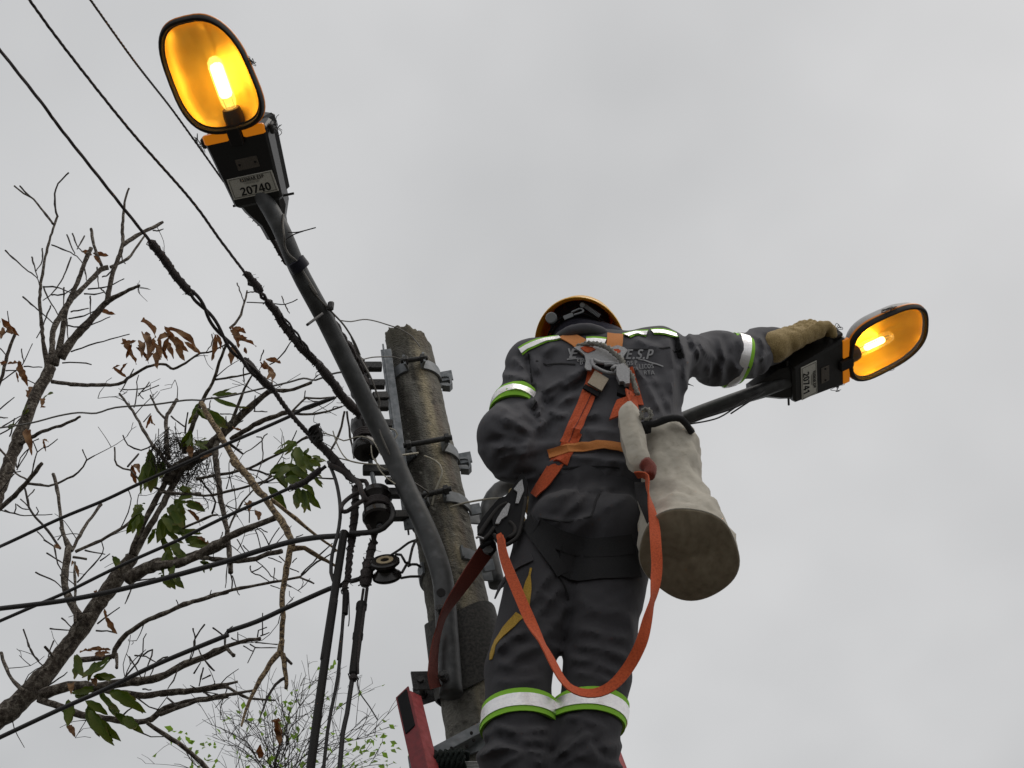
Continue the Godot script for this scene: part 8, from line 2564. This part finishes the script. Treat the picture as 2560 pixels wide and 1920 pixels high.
	g.tube(PackedVector3Array(seam), 0.0024, 0.0024, 6)
	obj("bag_seam", g, M.canvas, root)
	g = Geo.new()
	g.tube(spline([V(.316,3.933,-2.64),V(.336,3.924,-2.63),V(.367,3.931,-2.62),V(.401,3.939,-2.63),V(.428,3.922,-2.66)], 0.015), 0.0095, 0.008, 8, 180.0, 0.1)
	g.tube(spline([V(.317,3.936,-2.64),V(.321,3.913,-2.65)], 0.015), 0.016, 0.009, 8)
	obj("bag_strap", g, M.black_web, root)
	g = Geo.new()
	g.ribbon(PackedVector3Array([V(.291,3.729,-2.61),V(.292,3.678,-2.6),V(.3,3.634,-2.595),V(.305,3.605,-2.6)]), PackedVector3Array([V(.014, .0, 0), V(.014, 0, 0), V(.012, 0, 0), V(.008, 0, 0)]), 0.003)
	obj("loose_black_strap", g, M.black_web, root)

# ---------------------------------------------------------------- ladder
func ladder() -> void:
	var a := V(-.235,3.384,-2.95)
	var b := V(-.186,3.177,-2.905)
	var d := (b - a).normalized()
	var foot := a + d * (a.y / -d.y)
	var root := thing("ladder", foot, "red fibreglass ladder leaning below the pole, its left rail capped in black", "ladder")
	var across := Vector3(0.405, 0.0, 0.0)
	var x := d.cross(Vector3(0, 0.3, 1)).normalized()
	var turned := Basis(x, x.cross(d), d).rotated(d, -0.75)
	for s in 2:
		var o: Vector3 = across * s
		var g := Geo.new()
		var len := a.distance_to(foot)
		# a channel: web, two flanges
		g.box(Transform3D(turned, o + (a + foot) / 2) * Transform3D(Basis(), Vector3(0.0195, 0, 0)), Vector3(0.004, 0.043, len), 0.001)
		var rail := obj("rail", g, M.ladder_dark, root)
		for e in [-1, 1]:
			g = Geo.new()
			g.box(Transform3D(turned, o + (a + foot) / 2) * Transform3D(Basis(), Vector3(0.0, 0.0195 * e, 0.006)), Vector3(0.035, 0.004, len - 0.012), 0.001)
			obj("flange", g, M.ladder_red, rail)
		g = Geo.new()
		g.box(Transform3D(turned, o + a + d * 0.062) * Transform3D(Basis(), Vector3(0.003, 0.0, 0.0)), Vector3(0.042, 0.034, 0.115), 0.003)
		obj("end_cap", g, M.plastic_black, rail)
	var first := V(-.104,3.209,-2.92)
	var up := (first - a).dot(d)
	var i := 0
	while true:
		var p := a + d * (up + 0.3 * i) + Vector3(0, 0, -0.03)
		if p.y < 0.15:
			break
		var g := Geo.new()
		g.bar(p, p + across, 0.03, 0.03, Vector3(0, 0.35, 1), 0.005)
		for q in 3:
			g.bar(p + Vector3(0, 0.008 - q * 0.008, 0.016), p + across + Vector3(0, 0.008 - q * 0.008, 0.016), 0.002, 0.003, Vector3(0, 0.35, 1), 0.0005)
		obj("rung", g, M.aluminium, root)
		i += 1
	root = thing("rope_lashing", V(-.147,3.193,-2.9), "dark green rope wound round the top rung of the red ladder", "rope")
	for q in 6:
		var c := V(-.168,3.201,-2.93) + Vector3(0.0115 * q, 0.001 * q, 0)
		var pts := []
		for s in 11:
			var an := TAU * s / 10.0
			pts.append(c + Vector3(0.012 * s / 10.0, cos(an) * 0.0225, sin(an) * 0.025))
		obj("rope_turn", strands(pts, 0.0042, 0.0036, 4.0, 2), M.rope_green, root)
